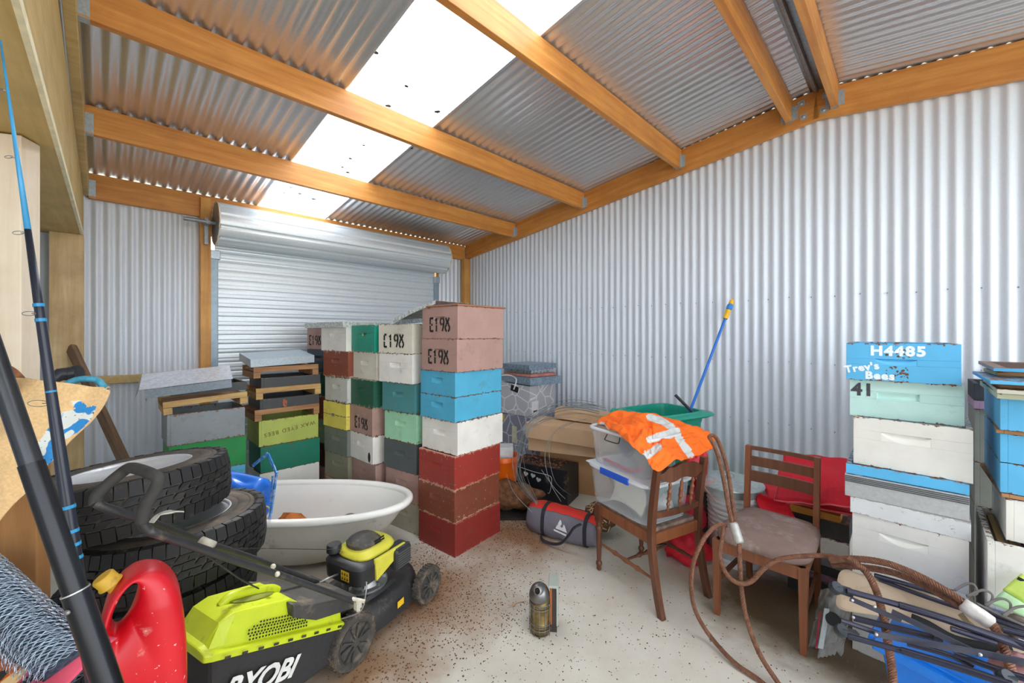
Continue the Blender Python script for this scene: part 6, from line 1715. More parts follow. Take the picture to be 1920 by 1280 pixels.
# orange bucket
p = P(948, 893, 3.75)
bk = thing('orange_bucket', 'orange bucket with a white box in it, right of the red hive boxes', 'bucket', (p.x - 0.02, p.y + 0.12, 0))
part('body', MB().lathe([(0, 0.16), (0.10, 0.16), (0.115, 0.17), (0.14, 0.42), (0.152, 0.43), (0.152, 0.46), (0.146, 0.475), (0.140, 0.475), (0.135, 0.44), (0.115, 0.20), (0, 0.19)], 36), plain('bucket_orange', S(244, 108, 16), 0.4, var=0.04), bk, smooth=True)
part('base_block', MB().lathe([(0, 0.0), (0.12, 0.0), (0.12, 0.159), (0, 0.159)], 24), m_bark, bk)
w = MB().span((-0.11, -0.09, 0.40), (0.10, 0.09, 0.54)); o = solo('white_carton', MB().span((p.x - 0.11, p.y + 0.05, 0.40), (p.x + 0.07, p.y + 0.21, 0.555)), plain('carton_white', S(222, 222, 220), 0.6), 'white carton sticking out of the orange bucket', 'carton', bev=0.004)

# brown cardboard cartons
m_card = plain('cardboard', S(208, 172, 136), 0.85, var=0.06, sc=6, bmp=0.1)
m_card2 = plain('cardboard_dark', S(186, 140, 98), 0.85, var=0.06, sc=6)
def px_box(name, a, b_, depth_dir, h, z, mat, label, cat, tilt=0.0):
    """box with its front bottom edge from a to b (floor points)"""
    a, b_ = Vector(a), Vector(b_); x = b_ - a; L = x.length; ang_ = math.atan2(x.y, x.x)
    o = solo(name, MB().span((0, 0, 0), (L, depth_dir, h)), mat, label, cat, bev=0.003, loc=(0, 0, 0))
    o.matrix_basis = Matrix.Translation((a.x, a.y, z)) @ Matrix.Rotation(ang_, 4, 'Z') @ Matrix.Rotation(R(tilt), 4, 'Y'); MW[o.name] = o.matrix_basis.copy(); return o
px_box('cardboard_carton', (0.30, 4.30, 0), (0.98, 3.98, 0), 0.36, 0.40, 0.0, m_card2, 'brown cardboard carton on the floor behind the clear tubs', 'carton')
px_box('cardboard_carton', (0.17, 4.26, 0), (0.95, 3.93, 0), 0.42, 0.14, 0.401, m_card, 'long flat cardboard carton in the middle of the carton pile', 'carton', tilt=0)
px_box('cardboard_carton', (0.14, 4.22, 0), (0.98, 3.86, 0), 0.40, 0.16, 0.545, m_card, 'long cardboard carton with an open flap near the top of the carton pile', 'carton', tilt=2.5)
px_box('cardboard_carton', (0.46, 4.38, 0), (1.05, 4.12, 0), 0.22, 0.10, 0.712, m_card, 'narrow cardboard carton at the top of the carton pile by the wall', 'carton', tilt=3)
# black tub printed with hearts
hb2 = px_box('heart_box', (0.0, 4.10, 0), (0.52, 3.80, 0), 0.30, 0.335, 0.0, plain('box_black', S(30, 32, 38), 0.4, var=0.15, dirt=S(120, 90, 70), dirtamt=0.1), 'black box with pale hearts printed on it, behind the grey and red bag', 'box')
m_ht = plain('heart_white', S(196, 206, 210), 0.6)
def heart(cx, cz, s_, rot=0.0):
    pts = []
    for k in range(20):
        t = 2 * PI * k / 20; x = 16 * math.sin(t) ** 3; y = 13 * math.cos(t) - 5 * math.cos(2 * t) - 2 * math.cos(3 * t) - math.cos(4 * t)
        pts.append((x * s_ / 16, y * s_ / 16))
    return xform(MB().prism(pts, 0, 0.0015), Matrix.Translation((cx, -0.002, cz)) @ Matrix.Rotation(rot, 4, 'Y') @ Matrix.Rotation(PI / 2, 4, 'X'))
for cx, cz in ((0.16, 0.235), (0.24, 0.23), (0.30, 0.20)): part('printed_heart', heart(cx, cz, 0.026, 0.2), m_ht, hb2, 'pale printed heart')
pts = smooth_path([Vector((0.02, -0.003, 0.30)), Vector((0.25, -0.003, 0.27)), Vector((0.42, -0.003, 0.26)), Vector((0.44, -0.003, 0.20)), Vector((0.42, -0.003, 0.10)), Vector((0.40, -0.003, 0.09))], 4)
part('printed_line', MB().tube(pts, 0.0025, 5), m_ht, hb2, 'pale printed line')
mb = MB(); r_ = random.Random(9)
for k in range(160):
    mb.ball((r_.uniform(0.01, 0.51), r_.uniform(0.005, 0.29), 0.338), (r_.uniform(.004, .016), r_.uniform(.003, .010), 0.006), 5, 3)
o = part('debris', mb, m_bark, hb2, 'brown crumbs lying on top'); o['kind'] = 'stuff'
# rotten log
lg = chunk((0, 0, 0), (0.30, 0.115, 0.13), 6, 26, 16, 0.3)
lg.v = [Matrix.Rotation(R(-14), 3, 'Z') @ v + Vector((-0.02, 3.70, 0.15)) for v in lg.v]
solo('rotten_log', lg, plain('log_brown', S(124, 82, 52), 0.9, var=0.45, sc=24, bmp=0.9, dirt=S(60, 42, 30), dirtamt=0.5), 'brown rotten log on the floor right of the red hive boxes', 'log', smooth='all')
solo('dark_sheet', MB().span((-0.20, 3.52, 0.0), (0.24, 3.86, 0.022)), plain('sheet_dark', S(40, 36, 32), 0.8, var=0.4, sc=30), 'thin dark sheet under the rotten log', 'sheet', bev=0.002)  # thin dark slab on the floor beneath the log

# coil of thin wire
wc = MB(); r_ = random.Random(21)
base = [(1002, 952, 3.40), (975, 900, 3.55), (972, 850, 3.65), (985, 805, 3.75), (1020, 780, 3.85), (1070, 770, 3.95), (1118, 778, 3.9)]
for k in range(13):
    a = r_.uniform(-14, 14); c_ = r_.uniform(-9, 9)
    pts = [P(u + a * (0.3 + 0.7 * math.sin(i * 1.1 + k)) + i * 1.2, v + c_ - 5 * i * (k % 3) * 0.3, t + r_.uniform(-.03, .03)) for i, (u, v, t) in enumerate(base)]
    pts[0] = P(1008 + k * 1.2, 948 + k, 3.32); 
    wc.tube(smooth_path(pts, 6), 0.0022, 4)
for pl in ([(1080, 790, 3.8), (1040, 810, 3.65), (1022, 850, 3.5), (1030, 900, 3.4), (1052, 940, 3.3)], [(1100, 785, 3.85), (1050, 800, 3.7), (1030, 840, 3.5), (1040, 900, 3.4), (1070, 928, 3.45)],
           [(1015, 880, 3.5), (1040, 915, 3.42), (1060, 935, 3.36)], [(950, 890, 3.4), (965, 925, 3.32), (998, 960, 3.25)], [(985, 812, 3.7), (1010, 790, 3.8), (1060, 782, 3.9), (1110, 790, 3.8)]):
    wc.tube(smooth_path([P(*q) for q in pl], 6), 0.0022, 4)
o = solo('wire_coil', wc, plain('wire_zinc', S(140, 148, 150), 0.4, 0.6), 'tangled coil of thin galvanised wire over the cartons and black box', 'wire coil')

# grey and red tent bag
a_, b_ = PZ(1003, 985, 0.10), PZ(1138, 1032, 0.10)
a_ = Vector((0.16, 3.42, 0)); b_ = Vector((0.67, 3.09, 0)); x = (b_ - a_); Lb = x.length
tb = thing('tent_bag', 'grey and red bag with black straps and a white mountain logo, on the floor', 'bag', a_, math.atan2(x.y, x.x))
def bagr(i): return 0.128 * (1 - 0.25 * (2 * i - 1) ** 4) * (1 - 0.12 * i) * (0.25 if i < 0.004 or i > 0.996 else 1)
def bagf(i, j, lo=0.0, hi=1.0):
    a = 2 * PI * (lo + (hi - lo) * j); r = bagr(i)
    c_, s_ = math.cos(a), math.sin(a)
    y = r * 1.0 * math.copysign(abs(c_) ** 0.85, c_); z = r * 1.05 * math.copysign(abs(s_) ** 0.85, s_)
    z = max(z, -0.098) + 0.10
    w_ = 0.006 * noise.noise(Vector((i * 9, a * 2, 0)))
    return Vector((i * Lb, y + w_, z + w_ + 0.002))
m_bgrey = plain('bag_grey', S(116, 112, 124), 0.6, var=0.08, sc=8, bmp=0.2); m_bred = plain('bag_red', S(226, 50, 36), 0.6, var=0.06, sc=8, bmp=0.2)
# grey: from the underside up the near side; red: over the top
part('grey_cloth', MB().grid(lambda i, j: bagf(i, j, 0.345, 1.05), 40, 26), m_bgrey, tb, 'grey cloth', smooth='all', solid=0.002)
part('red_cloth', MB().grid(lambda i, j: bagf(i, j, 0.05, 0.345), 40, 18), m_bred, tb, 'red cloth', smooth='all', solid=0.002)
part('end_cap', MB().add([bagf(0.003, j / 24) for j in range(24)], [tuple(range(24))]), m_bgrey, tb)
m_strap = plain('strap_black', S(42, 42, 50), 0.7, var=0.1)
def offs(i, j, k=0.004):
    p = bagf(i, j); c_ = Vector((p.x, 0, 0.10)); d = (p - c_).normalized(); return p + d * k, d
for i0 in (0.26, 0.84):
    pr = [offs(i0 + 0.03 * math.sin(q / 24 * PI), 0.15 + 0.75 * q / 24) for q in range(25)]
    part('strap', MB().ribbon([p for p, d in pr], 0.03, [d for p, d in pr], 0.003), m_strap, tb, 'black webbing strap')
inv = MW[tb.name].inverted()
lp = smooth_path([inv @ P(1014, 1003, 3.22), inv @ P(1018, 1012, 3.14), inv @ P(1034, 1019, 3.08), inv @ P(1052, 1018, 3.02), inv @ P(1066, 1004, 2.99), inv @ P(1076, 990, 2.98), inv @ P(1090, 982, 3.0)], 6)
for p in lp: p.z = max(p.z, 0.012)
part('carry_handle', MB().ribbon(lp, [0.022] * len(lp), Vector((-0.3, -0.7, 0.6)), 0.003), m_strap, tb, 'loose black carry handle', smooth='all')
zp = [offs(0.06 + 0.9 * q / 20, 0.16) [0] for q in range(21)]
part('zip', MB().tube(zp, 0.003, 5), m_strap, tb, 'black zip')
pc_, dn = offs(0.56, 0.475, 0.004)
Ml = frame(pc_, (1, 0, 0), Vector((0, 0, 1)) - dn * dn.z)
if (Ml.to_3x3() @ Vector((0, 0, 1))).dot(dn) < 0: pass
mb = MB().prism([(-0.045, -0.02), (-0.012, 0.052), (0.0, 0.04), (0.004, 0.02), (-0.006, 0.006), (0.002, -0.004), (0.016, 0.0), (0.02, 0.022), (0.028, 0.02), (0.055, -0.03)], 0, 0.0012)
mb.prism([(-0.06, -0.028), (0.05, -0.042), (0.05, -0.055), (-0.055, -0.04)], 0, 0.0012)
part('logo', xform(mb, Ml), plain('logo_white', S(226, 226, 230), 0.5), tb, 'white mountain-shaped logo')
# straw / camouflage bundle
r_ = random.Random(31); cb_ = chunk((0, 0, 0), (0.13, 0.12, 0.10), 4, 18, 12, 0.2)
o = thing('camo_bundle', 'bundle of straw-coloured camouflage strips between the bag and the chair leg', 'bundle', (0.72, 3.28, 0.14))
part('core', cb_, plain('camo_core', S(86, 68, 44), 0.9, var=0.4, sc=30), o, smooth='all')
mb = MB(); ms = MB()
for k in range(150):
    th_, ph = r_.uniform(0, 2 * PI), r_.uniform(-0.5, 1.4)
    c_ = Vector((0.135 * math.cos(ph) * math.cos(th_), 0.125 * math.cos(ph) * math.sin(th_), 0.105 * math.sin(ph)))
    d = Vector((r_.uniform(-1, 1), r_.uniform(-1, 1), r_.uniform(-1, 0.3))).normalized(); d = (d - c_.normalized() * d.dot(c_.normalized())).normalized()
    l = r_.uniform(0.03, 0.07); nn = c_.normalized()
    pts = [c_ - d * l / 2 + nn * r_.uniform(0.0, 0.012), c_ + nn * 0.008, c_ + d * l / 2 + nn * r_.uniform(-0.002, 0.014)]
    (mb if k % 2 else ms).ribbon(smooth_path(pts, 3), [0.004, 0.007, 0.009, 0.01, 0.008, 0.006, 0.003], nn, 0.001)
oo = part('strip', mb, plain('straw', S(206, 168, 126), 0.8, var=0.2), o); oo['kind'] = 'stuff'
oo = part('brown_strip', ms, plain('straw_brown', S(122, 78, 46), 0.8, var=0.3), o, 'brown strips'); oo['kind'] = 'stuff'

# ---------------------------------------------------------------- bee smoker
sm = thing('bee_smoker', 'small old bee smoker with a domed nozzle standing on the concrete', 'bee smoker', (0.155, 2.215, 0), R(-8))
m_brass = plain('tarnished_tin', S(132, 112, 70), 0.38, metal=0.75, var=0.45, sc=30, bmp=0.3, dirt=S(60, 50, 40), dirtamt=0.5)
prf = [(0.0, 0.004), (0.054, 0.004), (0.056, 0.02)]
for z in (0.045, 0.06, 0.155, 0.165): prf += [(0.0565, z - 0.004), (0.0595, z), (0.0565, z + 0.004)]
prf += [(0.0565, 0.19), (0.054, 0.195), (0, 0.195)]
part('canister', MB().lathe(prf, 32), m_brass, sm, 'tarnished ribbed canister', smooth='all')
mb = MB()
for k in range(12):
    a = 2 * PI * k / 12; pts = [(0.060 * math.cos(a), 0.060 * math.sin(a), z) for z in (0.002, 0.03, 0.06, 0.16, 0.17)]
    mb.tube(pts, 0.0013, 5)
for z in (0.035, 0.062, 0.145, 0.17): mb.tube([(0.0608 * math.cos(2 * PI * k / 28), 0.0608 * math.sin(2 * PI * k / 28), z) for k in range(28)], 0.0013, 5, closed=True)
part('heat_guard', mb, m_gdark, sm, 'dark wire heat guard', smooth='all')
Md = Matrix.Translation((-0.004, -0.004, 0.195)) @ Matrix.Rotation(R(14), 4, 'X')
dm = MB().lathe([(0.056, 0.0), (0.058, 0.006), (0.055, 0.022), (0.046, 0.046), (0.030, 0.064), (0.012, 0.073), (0.0, 0.074)], 32); xform(dm, Md)
part('dome', dm, plain('worn_steel', S(126, 124, 124), 0.3, metal=0.85, var=0.2, sc=12), sm, 'worn steel dome', smooth='all')
nz = MB(); a_, b_ = Vector((0, -0.026, 0.24)), Vector((-0.012, -0.072, 0.262))
nz.tube([a_, b_], [0.026, 0.017], 20, cap=False); part('nozzle', nz, m_cast, sm, smooth='all', solid=0.002)
part('nozzle_core', MB().tube([a_ + Vector((0, .0, 0)), a_ * 0.3 + b_ * 0.7], [0.022, 0.016], 16), plain('nozzle_dark', S(58, 46, 36), 0.9), sm, 'dark inside')  # dark brown plug filling the nozzle mouth
bw_ = MB().span((0.052, -0.015, 0.05), (0.064, 0.10, 0.245)); part('bellows_board', bw_, wood('bellows_wood', S(140, 78, 36), S(176, 106, 54), 'z', 0.5), sm, 'orange-brown bellows board', bev=0.002)
part('bellows_skin', MB().span((0.064, -0.013, 0.052), (0.088, 0.098, 0.243)), plain('bellows_dark', S(60, 50, 44), 0.8), sm)
part('bellows_cover', MB().span((0.088, -0.018, 0.045), (0.098, 0.104, 0.255)).span((0.045, -0.018, 0.247), (0.098, 0.104, 0.262)), plain('bellows_grey', S(168, 174, 164), 0.6, var=0.06), sm, 'pale grey bellows cover', bev=0.003)
part('bellows_foot', MB().span((0.052, 0.0, 0.0), (0.09, 0.08, 0.049)), plain('bellows_dark', S(60, 50, 44), 0.8), sm)

# ---------------------------------------------------------------- wire rope sling
m_rope = plain('rusty_rope', S(126, 84, 62), 0.55, metal=0.2, var=0.25, sc=60, dirt=S(92, 56, 38), dirtamt=0.4)
def strands(path, r=0.011, n=6, lay=0.055, seg=6):
    """six twisted strands along a path"""
    path = smooth_path(path, 22); L = [0.0]
    for a, b_ in zip(path, path[1:]): L.append(L[-1] + (b_ - a).length)
    tot = L[-1]; m = int(tot / 0.0055)
    pts = []; k = 0
    for i in range(m + 1):
        s_ = tot * i / m
        while k < len(L) - 2 and L[k + 1] < s_: k += 1
        f = (s_ - L[k]) / max(1e-9, L[k + 1] - L[k]); pts.append((path[k] * (1 - f) + path[k + 1] * f, s_))
    T = [(pts[min(i + 1, m)][0] - pts[max(i - 1, 0)][0]).normalized() for i in range(m + 1)]
    ref = Vector((0, 0, 1)) if abs(T[0].z) < 0.9 else Vector((1, 0, 0)); nr = (ref - T[0] * ref.dot(T[0])).normalized()
    fr = []
    for i in range(m + 1):
        nr = (nr - T[i] * nr.dot(T[i])).normalized(); fr.append((nr.copy(), T[i].cross(nr)))
    mb = MB().tube([p for p, s_ in pts[::4]], r * 0.45, 6)
    rs = r * 0.345
    for q in range(n):
        sp_ = []
        for i, (p, s_) in enumerate(pts):
            a = 2 * PI * (q / n + s_ / lay / 1.0)
            sp_.append(p + (fr[i][0] * math.cos(a) + fr[i][1] * math.sin(a)) * (r - rs))
        mb.tube(sp_, rs, seg)
    return mb
def PP(l): return [P(*q) for q in l]
rp = thing('wire_rope_sling', 'rusty steel wire rope looped over the padded chair and down to the floor', 'wire rope', (1.35, 2.2, 0))
part('eye_loop', strands(PP([(1374, 985, 2.17), (1366, 950, 2.20), (1357, 900, 2.24), (1345, 850, 2.27), (1334, 826, 2.29), (1330, 819, 2.31), (1338, 816, 2.33), (1348, 830, 2.33), (1362, 872, 2.30), (1372, 930, 2.24), (1378, 984, 2.19)]), 0.0115), m_rope, rp, world=True)
fa, fb_ = P(1374, 979, 2.175), P(1387, 1018, 2.13)
part('ferrule', MB().tube([fa, fa * 0.9 + fb_ * 0.1, fb_ * 0.9 + fa * 0.1, fb_], [0.018, 0.0235, 0.0235, 0.019], 20), plain('ferrule_alloy', S(190, 188, 182), 0.5, metal=0.4, var=0.12, sc=30), rp, 'pale alloy ferrule', world=True, smooth='all')
fl_t = FPX * (H - 0.012)
part('rope', strands(PP([(1386, 1016, 2.13), (1387, 1050, 2.08), (1390, 1100, 2.04), (1400, 1160, 1.98), (1424, 1225, 1.92), (1462, 1284, 1.845), (1500, 1335, 1.72)]), 0.0115), m_rope, rp, 'rope hanging down from the ferrule', world=True)
part('rope', strands(PP([(1362, 985, 2.20), (1345, 984, 2.19), (1320, 1010, 2.15), (1300, 1055, 2.12), (1296, 1100, 2.13), (1304, 1145, 2.15), (1330, 1190, 2.11), (1375, 1240, 1.975), (1420, 1272, 1.89), (1460, 1305, 1.80)]), 0.0115), m_rope, rp, 'outer rope loop sweeping over the floor', world=True)
part('rope', strands(PP([(1358, 983, 2.20), (1354, 1010, 2.16), (1350, 1040, 2.11), (1360, 1072, 2.06), (1382, 1092, 2.03), (1408, 1090, 2.02), (1432, 1066, 2.03), (1462, 1048, 2.02), (1510, 1042, 1.98), (1560, 1043, 1.93), (1600, 1056, 1.86)]), 0.0115), m_rope, rp, 'rope running along the front of the seat', world=True)

rp2 = thing('wire_rope_sling', 'thick doubled rusty wire rope lying over the folded chairs, with a whitish ferrule', 'wire rope', (1.5, 1.7, 0))
part('rope', strands(PP([(1556, 1050, 1.90), (1600, 1047, 1.84), (1660, 1055, 1.76), (1720, 1078, 1.68), (1770, 1105, 1.61), (1806, 1128, 1.56)]), 0.0145), m_rope, rp2, world=True)
part('rope', strands(PP([(1560, 1058, 1.91), (1610, 1062, 1.85), (1670, 1072, 1.77), (1725, 1093, 1.69), (1768, 1117, 1.62), (1800, 1136, 1.57)]), 0.0145), m_rope, rp2, world=True)
part('rope', strands(PP([(1590, 1046, 1.84), (1622, 1070, 1.78), (1642, 1105, 1.72), (1655, 1150, 1.66), (1664, 1200, 1.60), (1672, 1250, 1.54), (1676, 1300, 1.49)]), 0.0145), m_rope, rp2, 'single rope dropping in front of the folded chairs', world=True)
fa, fb_ = P(1803, 1131, 1.56), P(1862, 1170, 1.50)
mb = MB().tube([fa + (fb_ - fa) * s_ for s_ in (0, .06, .3, .6, .94, 1)], [0.018, 0.0255, 0.027, 0.0265, 0.025, 0.017], 18)
mb.v = [v + Vector((0.002, 0.002, 0.002)) * noise.noise(v * 60) for v in mb.v]
part('ferrule', mb, plain('ferrule_white', S(206, 200, 196), 0.7, var=0.2, sc=40, bmp=0.4), rp2, 'whitish taped ferrule', world=True, smooth='all')
part('rope', strands(PP([(1860, 1168, 1.50), (1872, 1190, 1.47), (1886, 1225, 1.43), (1897, 1262, 1.39), (1905, 1310, 1.34)]), 0.0150), m_rope, rp2, 'rope below the whitish ferrule', world=True)
part('paper_scrap', MB().ribbon([P(1800, 1150, 1.57), P(1815, 1168, 1.55), P(1836, 1180, 1.54)], [0.03, 0.025, 0.006], Vector((0.2, -0.8, 0.5)), 0.0015), plain('scrap_tan', S(130, 112, 88), 0.9), rp2, 'torn tan scrap', world=True)

# ---------------------------------------------------------------- folded camp chairs
m_tube = plain('slate_tube', S(58, 58, 74), 0.3, metal=0.5, var=0.1, sc=20)
m_flat = plain('slate_flat', S(88, 90, 106), 0.35, metal=0.5, var=0.1, sc=20)
m_knob = plain('knob_plastic', S(48, 54, 62), 0.4, var=0.15)
m_bei = plain('beige_canvas', S(202, 180, 154), 0.85, var=0.05, sc=8, bmp=0.1, dirt=S(160, 140, 116), dirtamt=0.1)
m_blk3 = plain('black_webbing', S(36, 38, 38), 0.8)
m_riv = plain('rivet', S(206, 206, 214), 0.3, 0.8)
cc1 = thing('camping_chair', 'folded camping chair with slate tubes and a beige canvas panel, upper one of the heap', 'folding chair', (1.7, 1.65, 0))
def panel(pts4, n=16, m=8, sag=0.02):
    A, B, C_, D = [Vector(p) for p in pts4]
    return lambda i, j: (A * (1 - i) + B * i) * (1 - j) + (D * (1 - i) + C_ * i) * j + Vector((0, -sag, sag * 0.5)) * math.sin(PI * i) * math.sin(PI * j)
def rpanel(outline, c):
    """soft panel from an outline polygon given as points"""
    ev_ = smooth_path([P(*q) for q in outline], 4, closed=True); c = P(*c); n = len(ev_)
    return MB().grid(lambda i, j: c * (1 - j) + ev_[int(round(i * n)) % n] * j + Vector((0, -0.015, 0.006)) * (1 - j * j), n, 8, closeu=True)
part('canvas_panel', rpanel([(1572, 1078, 1.86), (1585, 1067, 1.86), (1610, 1075, 1.84), (1660, 1085, 1.80), (1720, 1105, 1.74), (1780, 1130, 1.69), (1850, 1165, 1.62), (1900, 1195, 1.57), (1960, 1230, 1.50), (1940, 1262, 1.50), (1870, 1210, 1.56), (1800, 1196, 1.62), (1740, 1180, 1.68), (1650, 1155, 1.76), (1574, 1141, 1.83), (1570, 1110, 1.85)], (1700, 1130, 1.76)), m_bei, cc1, 'beige canvas panel', world=True, smooth='all', solid=0.006)
def tubep(name, l, r, mat, parent, label=None, k=5, n=12):
    return part(name, MB().tube(smooth_path(PP(l), k) if len(l) > 2 else PP(l), r, n), mat, parent, label, world=True, smooth=True)
tubep('frame_tube', [(1588, 1107, 1.66), (1690, 1135, 1.58)], 0.0115, m_tube, cc1)
tubep('frame_tube', [(1686, 1134, 1.58), (1780, 1163, 1.50), (1960, 1227, 1.38)], 0.0135, m_tube, cc1)
tubep('frame_tube', [(1640, 1078, 1.80), (1730, 1104, 1.72), (1830, 1140, 1.62), (1960, 1185, 1.50)], 0.0095, m_tube, cc1)
tubep('frame_tube', [(1648, 1086, 1.80), (1740, 1120, 1.70), (1830, 1150, 1.61), (1950, 1192, 1.50)], 0.0085, m_tube, cc1)
def flatbar(l, w, mat, parent, th=0.004, label=None):
    p = PP(l); mb = MB()
    for a, b_ in zip(p, p[1:]): mb.bar(a, b_, th, w, up=(0, -0.25, 1))
    return part('flat_bar', mb, mat, parent, label, world=True)
flatbar([(1594, 1122, 1.65), (1690, 1163, 1.57)], 0.021, m_flat, cc1); flatbar([(1672, 1146, 1.575), (1835, 1226, 1.42)], 0.023, m_flat, cc1)
tubep('frame_tube', [(1600, 1158, 1.66), (1740, 1192, 1.54), (1760, 1200, 1.50)], 0.012, m_tube, cc1)
tubep('frame_tube', [(1783, 1178, 1.49), (1868, 1206, 1.43)], 0.0095, m_tube, cc1)
def hinge(u, v, t, parent, s_=1.0):
    c = P(u, v, t); mb = MB().lathe([(0.0, -0.016), (0.020, -0.016), (0.023, -0.01), (0.023, 0.01), (0.020, 0.016), (0.0, 0.016)], 18, c, Matrix.Rotation(R(40), 3, 'X'))
    mb.bar(c, P(u + 30 * s_, v + 9 * s_, t - 0.01), 0.024, 0.028); part('corner_joint', mb, m_knob, parent, 'dark moulded corner joint', world=True, smooth=True)
hinge(1567, 1102, 1.68, cc1); hinge(1577, 1182, 1.64, cc1)
cc2 = thing('camping_chair', 'second folded camping chair under the first, its slate bars crossing at the picture bottom', 'folding chair', (1.65, 1.5, 0))
tubep('frame_tube', [(1576, 1162, 1.60), (1650, 1188, 1.55)], 0.009, m_tube, cc2)
flatbar([(1640, 1188, 1.53), (1840, 1224, 1.40), (1960, 1250, 1.32)], 0.026, m_flat, cc2)
tubep('frame_tube', [(1590, 1192, 1.58), (1700, 1222, 1.49)], 0.0105, m_tube, cc2)
tubep('frame_tube', [(1690, 1219, 1.49), (1800, 1252, 1.39), (1900, 1285, 1.30)], 0.0125, m_tube, cc2)
tubep('frame_tube', [(1700, 1206, 1.54), (1780, 1228, 1.47), (1826, 1252, 1.42)], 0.009, m_tube, cc2)
tubep('frame_tube', [(1790, 1225, 1.45), (1880, 1258, 1.36), (1950, 1280, 1.30)], 0.011, m_tube, cc2)
tubep('frame_tube', [(1876, 1194, 1.44), (1960, 1222, 1.37)], 0.0125, m_tube, cc2)
tubep('frame_tube', [(1880, 1180, 1.46), (1960, 1200, 1.40)], 0.011, m_tube, cc2)
hinge(1886, 1270, 1.33, cc2, 0.6)
mb = MB()
for u, v, t in ((1598, 1125, 1.645), (1640, 1137, 1.60), (1643, 1189, 1.525), (1838, 1227, 1.395), (1600, 1157, 1.645)):
    mb = MB().ball(P(u, v, t - 0.01), 0.006, 10, 6); part('rivet', mb, m_riv, cc1 if v < 1150 else cc2, 'bright rivet', world=True, smooth='all')
for (pts, par) in (([(1708, 1158, 1.70), (1740, 1172, 1.66), (1790, 1200, 1.61), (1850, 1215, 1.56), (1900, 1222, 1.52)], cc1),):
    part('webbing_strip', MB().ribbon(smooth_path(PP(pts), 4), 0.04, Vector((0.1, -0.8, 0.5)), 0.003), m_blk3, par, 'black webbing strip', world=True, smooth='all')
for k, pts in enumerate(([(1790, 1106, 1.66), (1812, 1094, 1.66), (1826, 1096, 1.65), (1832, 1110, 1.64), (1822, 1116, 1.63)], [(1812, 1118, 1.62), (1840, 1106, 1.61), (1858, 1112, 1.60), (1860, 1124, 1.59), (1850, 1136, 1.59)], [(1846, 1134, 1.58), (1874, 1122, 1.57), (1892, 1128, 1.56), (1894, 1142, 1.55), (1884, 1154, 1.55)], [(1880, 1154, 1.54), (1905, 1138, 1.54), (1940, 1136, 1.52)], [(1830, 1130, 1.59), (1870, 1150, 1.55), (1920, 1172, 1.50)])):
    part('strap_loop', MB().ribbon(smooth_path(PP(pts), 5), 0.009, Vector((0.0, -0.9, 0.4)), 0.002), plain('strap_grey', S(104, 98, 94), 0.7), cc1, 'grey elastic strap', world=True, smooth='all')
c_ = lump('maroon_cloth', P(1920, 1255, 1.44), (0.09, 0.06, 0.05), 5, plain('cloth_mauve', S(156, 112, 114), 0.85, bmp=0.2), 'dusty mauve cloth under the camp chair tubes at the right edge', 'cloth', flat=False)
lb_ = thing('lime_bag', 'pale and lime green bag against the white box at the right edge', 'bag', P(1895, 1150, 1.60))
part('lime_cloth', MB().grid(panel(PP([(1880, 1105, 1.62), (1930, 1135, 1.56), (1960, 1100, 1.56), (1915, 1075, 1.62)])), 10, 8), plain('cloth_lime', S(206, 232, 110), 0.7, bmp=0.1), lb_, 'lime yellow panel', world=True, smooth='all', solid=0.004)
part('green_cloth', MB().grid(panel(PP([(1855, 1130, 1.61), (1930, 1160, 1.55), (1935, 1135, 1.57), (1882, 1106, 1.62)])), 10, 8), plain('cloth_sage', S(178, 214, 166), 0.7, bmp=0.1), lb_, 'sage green panel', world=True, smooth='all', solid=0.004)
part('black_trim', MB().bar(P(1908, 1083, 1.61), P(1960, 1110, 1.56), 0.004, 0.012), m_blk3, lb_, world=True)
lump('mixed_rags', P(1905, 1175, 1.60), (0.09, 0.05, 0.035), 11, plain('rag_mix', S(110, 96, 84), 0.9, var=0.5, sc=30), 'small heap of mixed rags below the green bag at the right edge', 'rags', flat=False)
# blue tub under the chairs
m_bt = plain('blue_tub_plastic', S(20, 122, 224), 0.3, var=0.05)
o = thing('blue_tub', 'bright blue plastic tub lying under the folded camping chairs', 'tub', P(1750, 1280, 1.56))
zt = 0.335
q0, q1 = P(1650, 1205, 1.72), P(1920, 1330, 1.42)
dv = (Vector((q1.x, q1.y, 0)) - Vector((q0.x, q0.y, 0))); dv.normalize(); nv = Vector((-dv.y, dv.x, 0))
def bt(s_, w, z): return Vector((q0.x, q0.y, 0)) + dv * s_ + nv * w + Vector((0, 0, z))
sl = lambda s_: 0.335 - 0.10 * s_
mb = MB()
for s0, s1 in ((0.0, 0.55),):
    mb.add([bt(s0 + 0.03, -0.01, sl(s0) - 0.20), bt(s1, -0.01, 0.02), bt(s1, 0.30, 0.02), bt(s0 + 0.03, 0.30, sl(s0) - 0.20), bt(s0, -0.02, sl(s0)), bt(s1, -0.02, sl(s1)), bt(s1, 0.32, sl(s1)), bt(s0, 0.32, sl(s0))], [(0, 1, 5, 4), (1, 2, 6, 5), (2, 3, 7, 6), (3, 0, 4, 7), (4, 5, 6, 7), (3, 2, 1, 0)])
part('body', mb, m_bt, o, world=True, bev=0.02)
mb = MB()
mb.bar(bt(-0.015, -0.035, sl(-0.015) - 0.012), bt(0.56, -0.035, sl(0.56) - 0.012), 0.045, 0.04); mb.bar(bt(-0.02, -0.03, sl(0) - 0.012), bt(-0.02, 0.33, sl(0) - 0.012), 0.03, 0.03)
part('lip', mb, m_bt, o, world=True, bev=0.006)
